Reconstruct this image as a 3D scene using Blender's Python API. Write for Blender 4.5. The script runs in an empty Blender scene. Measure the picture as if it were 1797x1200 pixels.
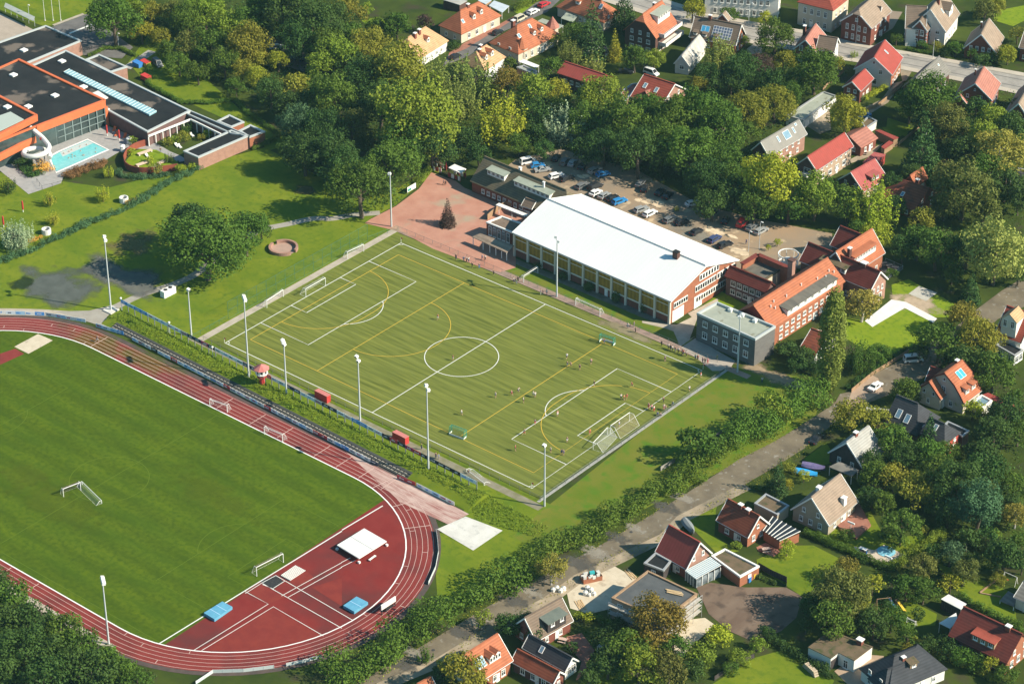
import bpy, bmesh, math, random
from mathutils import Vector, Matrix
random.seed(7)
sc = bpy.context.scene
C = sc.collection
R = math.radians

# ---------------------------------------------------------------- camera, sky, sun, exposure
AZ, EL, ROLL, FPX = 2.266749702, 0.552701168, -0.001432547, 4680.828
CAM = Vector((367.1298, -420.1004, 348.3323))
cd = bpy.data.cameras.new('camera')
cam = bpy.data.objects.new('camera', cd); C.objects.link(cam)
fwd = Vector((math.cos(AZ)*math.cos(EL), math.sin(AZ)*math.cos(EL), -math.sin(EL)))
rgt = Vector((math.sin(AZ), -math.cos(AZ), 0)); up = rgt.cross(fwd)
r2 = rgt*math.cos(ROLL)+up*math.sin(ROLL); u2 = -rgt*math.sin(ROLL)+up*math.cos(ROLL)
M = Matrix((r2, u2, -fwd)).transposed().to_4x4(); M.translation = CAM
cam.matrix_world = M
cd.sensor_width = 36; cd.lens = 36*FPX/1797; cd.clip_end = 5000; cd.clip_start = 1
sc.camera = cam
SUN_AZ, SUN_EL = math.atan2(0.385, 0.922), R(36)
w = bpy.data.worlds.new('World'); sc.world = w; w.use_nodes = True
nt = w.node_tree; bg = nt.nodes['Background']
sky = nt.nodes.new('ShaderNodeTexSky'); sky.sky_type = 'NISHITA'; sky.sun_disc = False
sky.sun_elevation = SUN_EL; sky.sun_rotation = math.pi/2-SUN_AZ; sky.air_density = 1.0; sky.dust_density = 1.0
tint = nt.nodes.new('ShaderNodeMix'); tint.data_type = 'RGBA'; tint.blend_type = 'MULTIPLY'; tint.inputs[0].default_value = 1; tint.inputs[7].default_value = (0.55,0.97,1.08,1)
nt.links.new(sky.outputs[0], tint.inputs[6]); nt.links.new(tint.outputs[2], bg.inputs[0]); bg.inputs[1].default_value = 0.08
sd = bpy.data.lights.new('sun', 'SUN'); sd.energy = 5.0; sd.angle = R(0.5); sd.color = (1.0, 0.90, 0.74)
so = bpy.data.objects.new('sun', sd); C.objects.link(so)
sv = Vector((math.cos(SUN_AZ)*math.cos(SUN_EL), math.sin(SUN_AZ)*math.cos(SUN_EL), math.sin(SUN_EL)))
so.rotation_euler = sv.to_track_quat('Z', 'Y').to_euler(); so.location = (0, 0, 200)
sc.view_settings.view_transform = 'Standard'; sc.view_settings.look = 'None'
sc.view_settings.exposure = 0.68; sc.view_settings.gamma = 1
sc.cycles.max_bounces = 5; sc.cycles.transparent_max_bounces = 6

# ---------------------------------------------------------------- survey: photo pixel -> point of the place at height z
TO = dict(A=(0,0),B=(600,0),C=(1197,0),D=(0,400),E=(600,400),F=(1197,400),H=(0,800),I=(600,800),J=(1197,800))
TO6 = dict(a=(660,0),b=(940,0),c=(1200,0),d=(1497,0),e=(1270,180),f=(1497,200),g=(1200,380),h=(1380,380),i=(1180,500),j=(1497,520),k=(1400,650),l=(880,260),m=(1120,260),n=(0,180),o=(960,540),p=(640,280),q=(580,900),r=(880,650),s=(380,500))
def px(t, x, y):
    if t in TO: return TO[t][0]+x/2.995, TO[t][1]+y/2.995
    return TO6[t][0]+x/5.99, TO6[t][1]+y/5.99
def Gp(X, Y, z=0):
    d = fwd*FPX+r2*(X-898.5)-u2*(Y-600)
    return CAM+d*((z-CAM.z)/d.z)
def G(t, x, y, z=0): return Gp(*px(t, x, y), z)
def pxm(p): return FPX/((p-CAM).dot(fwd))          # photo pixels per metre at p
RG = Vector((rgt.x, rgt.y, 0)); FG = Vector((fwd.x, fwd.y, 0)).normalized()

# ---------------------------------------------------------------- materials
MATS = {}
def lin(c): return tuple(((v/12.92) if v <= 0.04045 else ((v+0.055)/1.055)**2.4) for v in c)
def mat(name, c1, c2=None, scale=1.0, rough=0.85, stretch=None, detail=4, bump=0.0, spec=0.12, metal=0, rand=0.0, trans=0.0, ramp=(0.35,0.65), bands=None, c3=None, s3=0.05, r3=(0.45,0.6)):
    if name in MATS: return MATS[name]
    m = bpy.data.materials.new(name); m.use_nodes = True; n = m.node_tree.nodes; L = m.node_tree.links
    b = n['Principled BSDF']; b.inputs['Roughness'].default_value = rough; b.inputs['Metallic'].default_value = metal
    b.inputs['Specular IOR Level'].default_value = spec
    tc = n.new('ShaderNodeTexCoord'); src = tc.outputs['Object']
    col = None
    rgb = n.new('ShaderNodeRGB'); rgb.outputs[0].default_value = (*c1, 1); col = rgb.outputs[0]
    if c2 is not None:
        mp = n.new('ShaderNodeMapping'); L.new(src, mp.inputs[0])
        if stretch: mp.inputs['Scale'].default_value = stretch
        nz = n.new('ShaderNodeTexNoise'); nz.inputs['Scale'].default_value = scale; nz.inputs['Detail'].default_value = detail
        nz.inputs['Roughness'].default_value = 0.6
        L.new(mp.outputs[0], nz.inputs[0])
        rp = n.new('ShaderNodeMapRange'); rp.inputs[1].default_value = ramp[0]; rp.inputs[2].default_value = ramp[1]
        L.new(nz.outputs['Fac'], rp.inputs[0])
        mx = n.new('ShaderNodeMix'); mx.data_type = 'RGBA'; L.new(rp.outputs[0], mx.inputs[0])
        mx.inputs[6].default_value = (*c1, 1); mx.inputs[7].default_value = (*c2, 1); col = mx.outputs[2]
        if bump:
            bp = n.new('ShaderNodeBump'); bp.inputs['Strength'].default_value = bump; bp.inputs['Distance'].default_value = 0.3
            L.new(nz.outputs['Fac'], bp.inputs['Height']); L.new(bp.outputs[0], b.inputs['Normal'])
    if c3 is not None:
        nz = n.new('ShaderNodeTexNoise'); nz.inputs['Scale'].default_value = s3; nz.inputs['Detail'].default_value = 5
        L.new(src, nz.inputs[0])
        rp = n.new('ShaderNodeMapRange'); rp.inputs[1].default_value = r3[0]; rp.inputs[2].default_value = r3[1]
        L.new(nz.outputs['Fac'], rp.inputs[0])
        mx = n.new('ShaderNodeMix'); mx.data_type = 'RGBA'; L.new(rp.outputs[0], mx.inputs[0])
        L.new(col, mx.inputs[6]); mx.inputs[7].default_value = (*c3, 1); col = mx.outputs[2]
    if bands:                                # (axis, spacing, strength): courses of tiles, boards, mown strips
        ax, sp, st = bands
        sx = n.new('ShaderNodeSeparateXYZ'); L.new(src, sx.inputs[0])
        a = n.new('ShaderNodeMath'); a.operation = 'MULTIPLY'; a.inputs[1].default_value = 2*math.pi/sp
        L.new(sx.outputs[ax], a.inputs[0])
        s = n.new('ShaderNodeMath'); s.operation = 'SINE'; L.new(a.outputs[0], s.inputs[0])
        r = n.new('ShaderNodeMapRange'); r.inputs[1].default_value = -1; r.inputs[2].default_value = 1
        r.inputs[3].default_value = 1-st; r.inputs[4].default_value = 1.0; L.new(s.outputs[0], r.inputs[0])
        mx = n.new('ShaderNodeMix'); mx.data_type = 'RGBA'; mx.blend_type = 'MULTIPLY'; mx.inputs[0].default_value = 1
        L.new(col, mx.inputs[6]); L.new(r.outputs[0], mx.inputs[7]); col = mx.outputs[2]
    if rand:
        oi = n.new('ShaderNodeObjectInfo'); hs = n.new('ShaderNodeHueSaturation')
        r = n.new('ShaderNodeMapRange'); r.inputs[3].default_value = 0.5-0.03*rand; r.inputs[4].default_value = 0.5+0.03*rand
        L.new(oi.outputs['Random'], r.inputs[0]); L.new(r.outputs[0], hs.inputs['Hue'])
        a = n.new('ShaderNodeMath'); a.operation = 'MULTIPLY'; a.inputs[1].default_value = 7.31; L.new(oi.outputs['Random'], a.inputs[0])
        f = n.new('ShaderNodeMath'); f.operation = 'FRACT'; L.new(a.outputs[0], f.inputs[0])
        r = n.new('ShaderNodeMapRange'); r.inputs[3].default_value = 1-0.25*rand; r.inputs[4].default_value = 1+0.25*rand
        L.new(f.outputs[0], r.inputs[0]); L.new(r.outputs[0], hs.inputs['Value'])
        L.new(col, hs.inputs['Color']); col = hs.outputs[0]
    L.new(col, b.inputs['Base Color'])
    if trans:
        t = n.new('ShaderNodeBsdfTranslucent'); L.new(col, t.inputs['Color'])
        ms = n.new('ShaderNodeMixShader'); ms.inputs[0].default_value = trans
        L.new(b.outputs[0], ms.inputs[1]); L.new(t.outputs[0], ms.inputs[2]); L.new(ms.outputs[0], n['Material Output'].inputs[0])
    MATS[name] = m
    return m
def plain(name, c, rough=0.6, **k): return mat(name, c, rough=rough, **k)

# ---------------------------------------------------------------- mesh building
class MB:
    def __init__(s): s.v = []; s.f = []; s.m = []
    def face(s, pts, mi=0):
        k = len(s.v); s.v += [tuple(p) for p in pts]; s.f.append(tuple(range(k, k+len(pts)))); s.m.append(mi)
    def faces(s, verts, faces, mi=0):
        k = len(s.v); s.v += [tuple(p) for p in verts]
        for f in faces: s.f.append(tuple(k+i for i in f)); s.m.append(mi)
    def box(s, x0, x1, y0, y1, z0, z1, mi=0):
        s.faces([(x0,y0,z0),(x1,y0,z0),(x1,y1,z0),(x0,y1,z0),(x0,y0,z1),(x1,y0,z1),(x1,y1,z1),(x0,y1,z1)],
                [(3,2,1,0),(4,5,6,7),(0,1,5,4),(1,2,6,5),(2,3,7,6),(3,0,4,7)], mi)
    def beam(s, a, b, wd, ht, mi=0):            # a bar of rectangular section from a to b, its top ht above the line
        a, b = Vector(a), Vector(b); d = (b-a).normalized()
        n = d.cross(Vector((0,0,1)));  n = n.normalized() if n.length > 1e-6 else Vector((1,0,0))
        q = n.cross(d); n = n*wd/2; q = q*ht/2
        P = [a-n-q, a+n-q, a+n+q, a-n+q, b-n-q, b+n-q, b+n+q, b-n+q]
        s.faces(P, [(0,1,2,3),(7,6,5,4),(4,5,1,0),(5,6,2,1),(6,7,3,2),(7,4,0,3)], mi)
    def prism(s, poly, z0, z1, mi=0, top=True, bottom=False, mt=None):
        k = len(poly); A = sum(poly[i][0]*poly[(i+1)%k][1]-poly[(i+1)%k][0]*poly[i][1] for i in range(k))
        if A < 0: poly = list(reversed(poly))
        lo = [(p[0],p[1],z0) for p in poly]; hi = [(p[0],p[1],z1) for p in poly]
        s.faces(lo+hi, [(i,(i+1)%k,k+(i+1)%k,k+i) for i in range(k)], mi)
        if top: s.face(hi, mi if mt is None else mt)
        if bottom: s.face(list(reversed(lo)), mi)
    def slab(s, poly, th, mi=0):                # poly of 3D points, thickened straight down
        n = Vector((0,0,0))
        for i in range(len(poly)):
            a, b = Vector(poly[i]), Vector(poly[(i+1)%len(poly)]); n += a.cross(b)
        if n.z < 0: poly = list(reversed(poly))
        k = len(poly); lo = [(p[0],p[1],p[2]-th) for p in poly]
        s.face(poly, mi); s.face(list(reversed(lo)), mi)
        s.faces([tuple(p) for p in poly]+lo, [(k+i,k+(i+1)%k,(i+1)%k,i) for i in range(k)], mi)
    def tube(s, pts, r, n=6, mi=0, cap=True):
        pts = [Vector(p) for p in pts]; rs = r if isinstance(r, (list, tuple)) else [r]*len(pts); rings = []
        for i, p in enumerate(pts):
            d = (pts[min(i+1,len(pts)-1)]-pts[max(i-1,0)]).normalized()
            a = d.cross(Vector((0,0,1)) if abs(d.z) < 0.95 else Vector((1,0,0))).normalized(); b = d.cross(a)
            rings.append([p+(a*math.cos(2*math.pi*j/n)+b*math.sin(2*math.pi*j/n))*rs[i] for j in range(n)])
        V = [q for ring in rings for q in ring]
        F = [(i*n+j, (i+1)*n+j, (i+1)*n+(j+1)%n, i*n+(j+1)%n) for i in range(len(pts)-1) for j in range(n)]
        if cap: F += [tuple(range(n)), tuple(reversed(range((len(pts)-1)*n, len(pts)*n)))]
        s.faces(V, F, mi)
    def mesh(s, name, mats):
        me = bpy.data.meshes.new(name); me.from_pydata(s.v, [], s.f)
        for m in (mats if isinstance(mats, (list, tuple)) else [mats]): me.materials.append(m)
        if any(s.m): me.polygons.foreach_set('material_index', s.m)
        me.update(); return me
    def build(s, name, mats, parent=None): return put(name, s.mesh(name, mats), parent)
def put(name, me, parent=None, loc=None, rz=None):
    o = bpy.data.objects.new(name, me); C.objects.link(o)
    if parent is not None: o.parent = parent
    if loc is not None: o.location = loc
    if rz is not None: o.rotation_euler = (0,0,rz)
    return o
def tag(o, label=None, cat=None, group=None, kind=None):
    if label: o['label'] = label
    if cat: o['category'] = cat
    if group: o['group'] = group
    if kind: o['kind'] = kind
    return o
def thing(name, label, cat, loc=(0,0,0), rz=0, group=None):
    o = bpy.data.objects.new(name, None); C.objects.link(o); o.empty_display_size = 0.5
    o.location = loc; o.rotation_euler = (0,0,rz); return tag(o, label, cat, group)
KIDS = {}
def copy_tree(o, loc=None, rz=None, scale=None, mats=None):   # a thing with copies of its parts and sub-parts
    def rec(x, par):
        c = x.copy(); C.objects.link(c)
        if par is not None: c.parent = par
        for ch in x.children: rec(ch, c)
        return c
    c = rec(o, None)
    if loc is not None: c.location = loc
    if rz is not None: c.rotation_euler = (0,0,rz)
    if scale is not None: c.scale = scale
    return c
SHN = [0]
def sheet(name, pts, z, m, kind='structure', label=None, cat=None):
    SHN[0] += 1; z += (SHN[0]%13)*0.0007
    b = MB(); k = len(pts)
    A = sum(pts[i][0]*pts[(i+1)%k][1]-pts[(i+1)%k][0]*pts[i][1] for i in range(k))
    if A < 0: pts = list(reversed(pts))
    b.face([(p[0],p[1],z) for p in pts])
    o = b.build(name, m); tag(o, label, cat, None, kind); return o
def strip(mb, pts, wd, z, mi=0, closed=False):  # a flat ribbon along a polyline
    pts = [Vector((p[0],p[1],0)) for p in pts]; k = len(pts); L_ = []; R_ = []
    for i in range(k):
        a = pts[(i-1)%k] if (closed or i) else pts[i]; b = pts[(i+1)%k] if (closed or i < k-1) else pts[i]
        d = (b-a).normalized(); n = Vector((-d.y,d.x,0))*wd/2; L_.append(pts[i]+n); R_.append(pts[i]-n)
    for i in range(k if closed else k-1):
        j = (i+1)%k
        mb.face([(R_[i].x,R_[i].y,z),(R_[j].x,R_[j].y,z),(L_[j].x,L_[j].y,z),(L_[i].x,L_[i].y,z)], mi)
def road(name, pts, wd, z, m):
    b = MB(); strip(b, pts, wd, z); return tag(b.build(name, m), kind='structure')
def arc(cx, cy, r, a0, a1, n=32): return [(cx+r*math.cos(R(a0+(a1-a0)*i/n)), cy+r*math.sin(R(a0+(a1-a0)*i/n))) for i in range(n+1)]
def smooth(pts, n=6):                            # Catmull-Rom through the points
    P = [Vector((p[0],p[1],p[2] if len(p) > 2 else 0)) for p in pts]; out = []
    for i in range(len(P)-1):
        a, b, c, d = P[max(i-1,0)], P[i], P[i+1], P[min(i+2,len(P)-1)]
        for k in range(n):
            t = k/n; out.append(0.5*((2*b)+(c-a)*t+(2*a-5*b+4*c-d)*t*t+(3*b-a-3*c+d)*t**3))
    return out+[P[-1]]
def Q(t, *xy): return [G(t, xy[i], xy[i+1]) for i in range(0, len(xy), 2)]
# ---------------------------------------------------------------- palette
lawn = mat('lawn', (0.105,0.16,0.010), (0.165,0.20,0.014), 0.09, stretch=(1,1.6,1), c3=(0.08,0.135,0.010), s3=0.6, r3=(0.5,0.75), rough=0.95, spec=0.1)
garden = mat('garden_ground', (0.033,0.052,0.010), (0.062,0.085,0.012), 0.12, c3=(0.055,0.05,0.026), s3=0.16, r3=(0.56,0.7), rough=0.95, spec=0.1, detail=8)
bright = mat('bright_lawn', (0.16,0.235,0.012), (0.2,0.26,0.016), 0.3, c3=(0.11,0.18,0.012), s3=0.8, r3=(0.5,0.7), rough=0.95, spec=0.1)
meadow = mat('meadow', (0.105,0.155,0.012), (0.16,0.165,0.025), 0.10, c3=(0.08,0.165,0.012), s3=0.35, r3=(0.5,0.7), rough=0.95, spec=0.1, detail=8)
infield = mat('infield', (0.056,0.1,0.005), (0.098,0.142,0.006), 0.16, stretch=(0.3,1.7,1), c3=(0.048,0.09,0.005), s3=0.9, r3=(0.42,0.75), rough=0.95, spec=0.1, detail=9, bands=(1,7.2,0.13))
turf = mat('artificial_turf', (0.076,0.098,0.015), (0.195,0.212,0.042), 0.8, stretch=(0.09,1.5,1), c3=(0.15,0.175,0.037), s3=0.06, r3=(0.35,0.9), ramp=(.3,.6), bands=(1,2.4,.12), rough=0.95, spec=0.1, detail=9)
red = mat('red_track', (0.2,0.03,0.025), (0.23,0.04,0.034), 0.5, stretch=(1,1,1), c3=(0.13,0.028,0.026), s3=0.12, r3=(0.45,0.7), rough=0.85, spec=0.2)
red_d = mat('red_apron', (0.185,0.02,0.017), (0.21,0.028,0.023), 0.25, c3=(0.12,0.028,0.026), s3=0.07, r3=(0.45,0.65), rough=0.85, spec=0.2)
red_n = mat('red_apron_renewed', (0.225,0.038,0.028), (0.19,0.03,0.025), 0.4, rough=0.85)
worn = mat('worn_track', (0.3,0.13,0.11), (0.55,0.42,0.36), 0.35, stretch=(0.4,1.5,1), rough=0.9, detail=8)
asphalt = mat('asphalt', (0.14,0.115,0.082), (0.205,0.17,0.118), 0.25, c3=(0.28,0.26,0.22), s3=0.7, r3=(0.6,0.72), rough=0.9, detail=8)
dark_asphalt = mat('dark_asphalt', (0.12,0.115,0.11), (0.17,0.16,0.15), 0.3, rough=0.9)
street_m = mat('street_asphalt', (0.27,0.25,0.22), (0.36,0.33,0.29), 0.3, rough=0.9)
gravel = mat('gravel', (0.3,0.235,0.16), (0.42,0.34,0.24), 0.3, c3=(0.2,0.17,0.12), s3=0.1, r3=(0.46,0.62), rough=0.95, detail=8)
carpark_m = mat('car_park_gravel', (0.34,0.235,0.145), (0.24,0.2,0.15), 0.07, c3=(0.5,0.38,0.24), s3=0.22, r3=(0.6,0.68), rough=0.95, detail=8)
brickpave = mat('brick_paving', (0.40,0.19,0.135), (0.47,0.25,0.18), 0.22, c3=(0.36,0.28,0.2), s3=0.12, r3=(0.55,0.68), rough=0.9, detail=8)
terrace_m = mat('terrace_brick', (0.28,0.12,0.085), (0.36,0.17,0.12), 0.8, rough=0.9)
pave = mat('grey_paving', (0.3,0.29,0.275), (0.37,0.355,0.335), 0.6, rough=0.9)
path_m = mat('path_sand', (0.36,0.31,0.24), (0.46,0.4,0.32), 0.4, rough=0.95)
concrete = mat('concrete', (0.55,0.53,0.48), (0.65,0.63,0.57), 0.35, c3=(0.46,0.45,0.41), s3=0.5, r3=(0.58,0.7), rough=0.9)
concrete_w = mat('pale_concrete', (0.66,0.65,0.6), (0.74,0.73,0.69), 0.5, rough=0.9)
sand = mat('sand', (0.52,0.44,0.32), (0.6,0.52,0.39), 0.5, c3=(0.4,0.33,0.24), s3=0.4, r3=(0.58,0.7), rough=0.95)
soil = mat('soil', (0.14,0.095,0.068), (0.2,0.145,0.105), 0.25, stretch=(1,0.3,1), c3=(0.09,0.065,0.05), s3=0.3, r3=(0.52,0.66), rough=0.95, detail=9)
white = mat('white_paint', (0.8,0.79,0.75), rough=0.7)
line_w = mat('white_marking', (0.72,0.72,0.66), rough=0.8)
line_t = mat('track_marking', (0.55,0.38,0.33), rough=0.8)
line_y = mat('yellow_marking', (0.62,0.42,0.06), rough=0.8)
line_f = mat('faded_marking', (0.105,0.155,0.014), rough=0.9)
mud = mat('mud', (0.085,0.09,0.085), (0.13,0.135,0.115), 0.4, stretch=(1,0.35,1), rough=0.75, detail=8)

def soft(name, c, pts, z, edge=0.3, ns=0.25, amt=1.0, c2=None, kind='structure', rough=0.95):   # a worn or wet patch whose edge breaks up
    xs = [p[0] for p in pts]; ys = [p[1] for p in pts]
    m = mat(name+'_soft%d' % len(MATS), c, c2 or tuple(v*1.35 for v in c), 0.4, rough=rough, detail=8)
    n = m.node_tree.nodes; L = m.node_tree.links
    tc = n.new('ShaderNodeTexCoord'); mp = n.new('ShaderNodeMapping'); mp.inputs['Location'].default_value = (-1,-1,0); mp.inputs['Scale'].default_value = (2,2,0)
    L.new(tc.outputs['Generated'], mp.inputs[0])
    ln = n.new('ShaderNodeVectorMath'); ln.operation = 'LENGTH'; L.new(mp.outputs[0], ln.inputs[0])
    nz = n.new('ShaderNodeTexNoise'); nz.inputs['Scale'].default_value = ns; nz.inputs['Detail'].default_value = 8; L.new(tc.outputs['Object'], nz.inputs[0])
    a = n.new('ShaderNodeMath'); a.operation = 'MULTIPLY_ADD'; a.inputs[1].default_value = 1.6; L.new(nz.outputs['Fac'], a.inputs[0]); L.new(ln.outputs['Value'], a.inputs[2])
    r = n.new('ShaderNodeMapRange'); r.inputs[1].default_value = 1.75-edge; r.inputs[2].default_value = 1.75-edge-0.35; r.inputs[3].default_value = 0; r.inputs[4].default_value = amt
    L.new(a.outputs[0], r.inputs[0]); L.new(r.outputs[0], n['Principled BSDF'].inputs['Alpha'])
    SHN[0] += 1; z += (SHN[0]%13)*0.0009
    b = MB(); b.face([(min(xs),min(ys),z),(max(xs),min(ys),z),(max(xs),max(ys),z),(min(xs),max(ys),z)])
    return tag(b.build(name, m), kind=kind)
def softp(name, c, t, x, y, rx, ry, z=0.05, **k):
    p = G(t, x, y); return soft(name, c, [(p.x-rx,p.y-ry),(p.x+rx,p.y+ry)], z, **k)
def PP(*xy): return [Gp(xy[i], xy[i+1]) for i in range(0, len(xy), 2)]

# ---------------------------------------------------------------- the ground and what is laid on it
b = MB(); b.face([(-1500,-1500,0),(1500,-1500,0),(1500,1500,0),(-1500,1500,0)])
tag(b.build('ground', garden), kind='structure')
sheet('lawn', PP(-20,470,330,292,470,262,560,310,700,330,760,290,775,300,735,325,695,360,648,385,705,405,400,592,330,640,190,560,-20,548), 0.03, lawn)
sheet('lawn', PP(-20,300,190,330,540,240,470,265,330,292,-20,470), 0.025, lawn)
sheet('lawn', PP(225,110,262,60,330,110,430,200,500,240,540,245,470,265,440,230,330,180,255,145), 0.025, lawn)
sheet('lawn', PP(-20,-20,170,-20,155,28,80,48,-20,10), 0.025, lawn)
sheet('infield', [(-73-36.5*math.cos(R(a)), -92+36.5*math.sin(R(a))) for a in range(-90,91,6)]+[(26.5,-55.5),(26.5,-128.5)], 0.04, infield)
sheet('red_apron', [(26.5,-55.5)]+[(14.9+36.5*math.cos(R(a)), -92+36.5*math.sin(R(a))) for a in range(71,-72,-4)]+[(26.5,-128.5)], 0.04, red_d)
IN = 36.5; OUT = 36.5+1.22*5+0.35
def oval(r): return [(14.9,-92+r), *[(-73+r*math.cos(R(a)), -92+r*math.sin(R(a))) for a in range(90,271,5)], *[(14.9+r*math.cos(R(a)), -92+r*math.sin(R(a))) for a in range(-90,91,5)]]
b = MB(); o1, o2 = oval(IN), oval(OUT)
for i in range(len(o1)):
    j = (i+1)%len(o1); b.face([(*o1[i],0.05),(*o2[i],0.05),(*o2[j],0.05),(*o1[j],0.05)][::-1])
tag(b.build('running_track', red), kind='structure')
b = MB(); o1, o2 = oval(OUT), oval(OUT+1.3)
for i in range(len(o1)):
    j = (i+1)%len(o1); b.face([(*o1[i],0.045),(*o2[i],0.045),(*o2[j],0.045),(*o1[j],0.045)][::-1])
tag(b.build('track_margin', mat('track_margin', (0.075,0.06,0.055), (0.11,0.08,0.07), 0.6)), kind='structure')
ye = [G('I',395,165), G('I',650,318), G('I',500,385)]
sheet('sprint_track', [(6,-48.8),(35,-49.2),(ye[1].x,-49.6),(ye[1].x-1,-55.6),(30,-56)], 0.055, worn)
b = MB()
for k in range(6):
    r = IN+1.22*k+ (0.0); strip(b, oval(r), 0.3 if k == 0 else 0.11, 0.075, 0 if k == 0 else 1, True)
    if k: strip(b, [(14,-92+r),(ye[1].x-1,-92.4+r)], 0.14, 0.079, 1)
for a in (62,50,38,30,20,10,0,-10,-20,-62,-70,-78,-86,95,104,113,122,130,140,150):
    k = random.randint(0,4); cx = 14.9 if a < 91 else -73; r = IN+1.22*k
    b.face([(cx+(r+q)*math.cos(R(a+s)), -92+(r+q)*math.sin(R(a+s)), 0.083) for q, s in ((0,0),(1.22,0),(1.22,.22),(0,.22))], 1)
for x in (-74,-30,-19,-10,2,9,16,23):
    for s in (1,-1):
        if s < 0 and x > -5: continue
        b.box(x,x+0.15,-92+s*37,-92+s*42.4,0.06,0.083,1)
for a in (80,66,52):
    strip(b, [(14.9+q*math.cos(R(a)), -92+q*math.sin(R(a))) for q in (36.6,42.6)], 0.2, 0.087, 1)
tag(b.build('track_marking', [white, line_t]), kind='structure')
b = MB()
def seg(t, *xy, w=0.16, m=0, z=0.079): strip(b, Q(t, *xy), w, z, m)
seg('H',838,985,1797,395, w=0.3, m=0); seg('I',0,390,215,262, w=0.3)
seg('H',1380,670,1797,905); seg('I',0,830,55,862); seg('H',1020,1020,1410,778,1285,710); seg('H',1060,1022,1437,792,1700,945)
seg('H',1480,735,1797,560); seg('I',-3,560,45,535); seg('H',1510,745,1797,585); seg('I',-5,585,70,548)
seg('H',1450,628,1797,830); seg('H',1380,675,1440,700); seg('H',1290,722,1375,668,1450,628); seg('H',1437,695,1500,655)
tag(b.build('apron_marking', line_w), kind='structure')
for t, q in (('H',(1300,712,1375,672,1500,740,1410,778)),('H',(1640,690,1797,640,1797,790)),('H',(1040,1020,1437,792,1700,945,1380,1030)),('H',(1500,640,1620,610,1650,640,1560,690))):
    sheet('apron_patch', Q(t,*q), 0.062, red_n)
sheet('runway_mat', Q('H',1365,660,1450,625,1490,660,1440,700), 0.066, mat('black_mat',(0.03,0.03,0.032),(0.05,0.05,0.05),2))
b = MB()                                            # faint lines of the grass pitch
def fl(pts, w=0.14): strip(b, pts, w, 0.07, 0)
X0, X1, Y0, Y1 = -80.5, 25.3, -126.5, -57.3
fl([(X0,Y0),(X1,Y0),(X1,Y1),(X0,Y1)]+[(X0,Y0)]); fl([((X0+X1)/2,Y0),((X0+X1)/2,Y1)]); cy = (Y0+Y1)/2
fl(arc((X0+X1)/2, cy, 9.15, 0, 360, 40))
for xx, s in ((X0,1),(X1,-1)):
    fl([(xx,cy-20.16),(xx+s*16.5,cy-20.16),(xx+s*16.5,cy+20.16),(xx,cy+20.16)]); fl([(xx,cy-9.16),(xx+s*5.5,cy-9.16),(xx+s*5.5,cy+9.16),(xx,cy+9.16)])
    fl(arc(xx+s*11, cy, 9.15, -53 if s > 0 else 127, 53 if s > 0 else 233, 12))
tag(b.build('faded_pitch_marking', line_f), kind='structure')
sheet('path', [(-90,-135.3),(19,-135.3),(19,-133.4),(-90,-133.4)], 0.1, path_m)

# artificial pitch
sheet('artificial_pitch', [(-53.9,-34.6),(53.2,-34.6),(53.2,36.3),(-53.9,36.3)], 0.04, turf)
W = MB(); Y = MB(); hl, hb = 49.4, 32.7
def wl(pts, w=0.2, mb=None, z=0.07): strip(mb or W, pts, w, z)
wl([(-hl,-hb),(hl,-hb),(hl,hb),(-hl,hb)], mb=None); wl([(-hl,hb),(-hl,-hb)]); wl([(0,-hb),(0,hb)], z=0.073); wl(arc(0,0,9.15,0,360,64), z=0.076)
for xx, s in ((-hl,1),(hl,-1)):
    wl([(xx,-20.16),(xx+s*16.5,-20.16),(xx+s*16.5,20.16),(xx,20.16)], z=0.073); wl([(xx,-9.16),(xx+s*5.5,-9.16),(xx+s*5.5,9.16),(xx,9.16)], z=0.073)
    wl(arc(xx+s*11, 0, 9.15, -53 if s > 0 else 127, 53 if s > 0 else 233, 20), z=0.076)
    for yy, t in ((-hb,1),(hb,-1)): wl(arc(xx, yy, 1, *sorted((0 if s > 0 else 180, 90*t if s > 0 else 180-90*t)), 6), 0.14, z=0.079)
tag(W.build('pitch_marking', line_w), kind='structure')
def yl(pts, w=0.16, z=0.085): strip(Y, pts, w, z)
yx0, yx1, yy0, yy1 = -45.7, 45.7, -27.6, 27.6
yl([(yx0,yy0),(yx1,yy0),(yx1,yy1),(yx0,yy1)]); yl([(yx0,yy1),(yx0,yy0)]); yl([(-22.9,yy0),(-22.9,yy1)], z=0.088); yl([(22.9,yy0),(22.9,yy1)], z=0.088)
for xx, s in ((yx0,1),(yx1,-1)):
    a = arc(xx,1.83,14.63,90,0,20)+arc(xx,-1.83,14.63,0,-90,20) if s > 0 else arc(xx,1.83,14.63,90,180,20)+arc(xx,-1.83,14.63,180,270,20)
    yl(a, z=0.091)
yl(arc(-22.9,0,14.6,-90,90,40), z=0.091)
tag(Y.build('hockey_marking', line_y), kind='structure')
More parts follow.
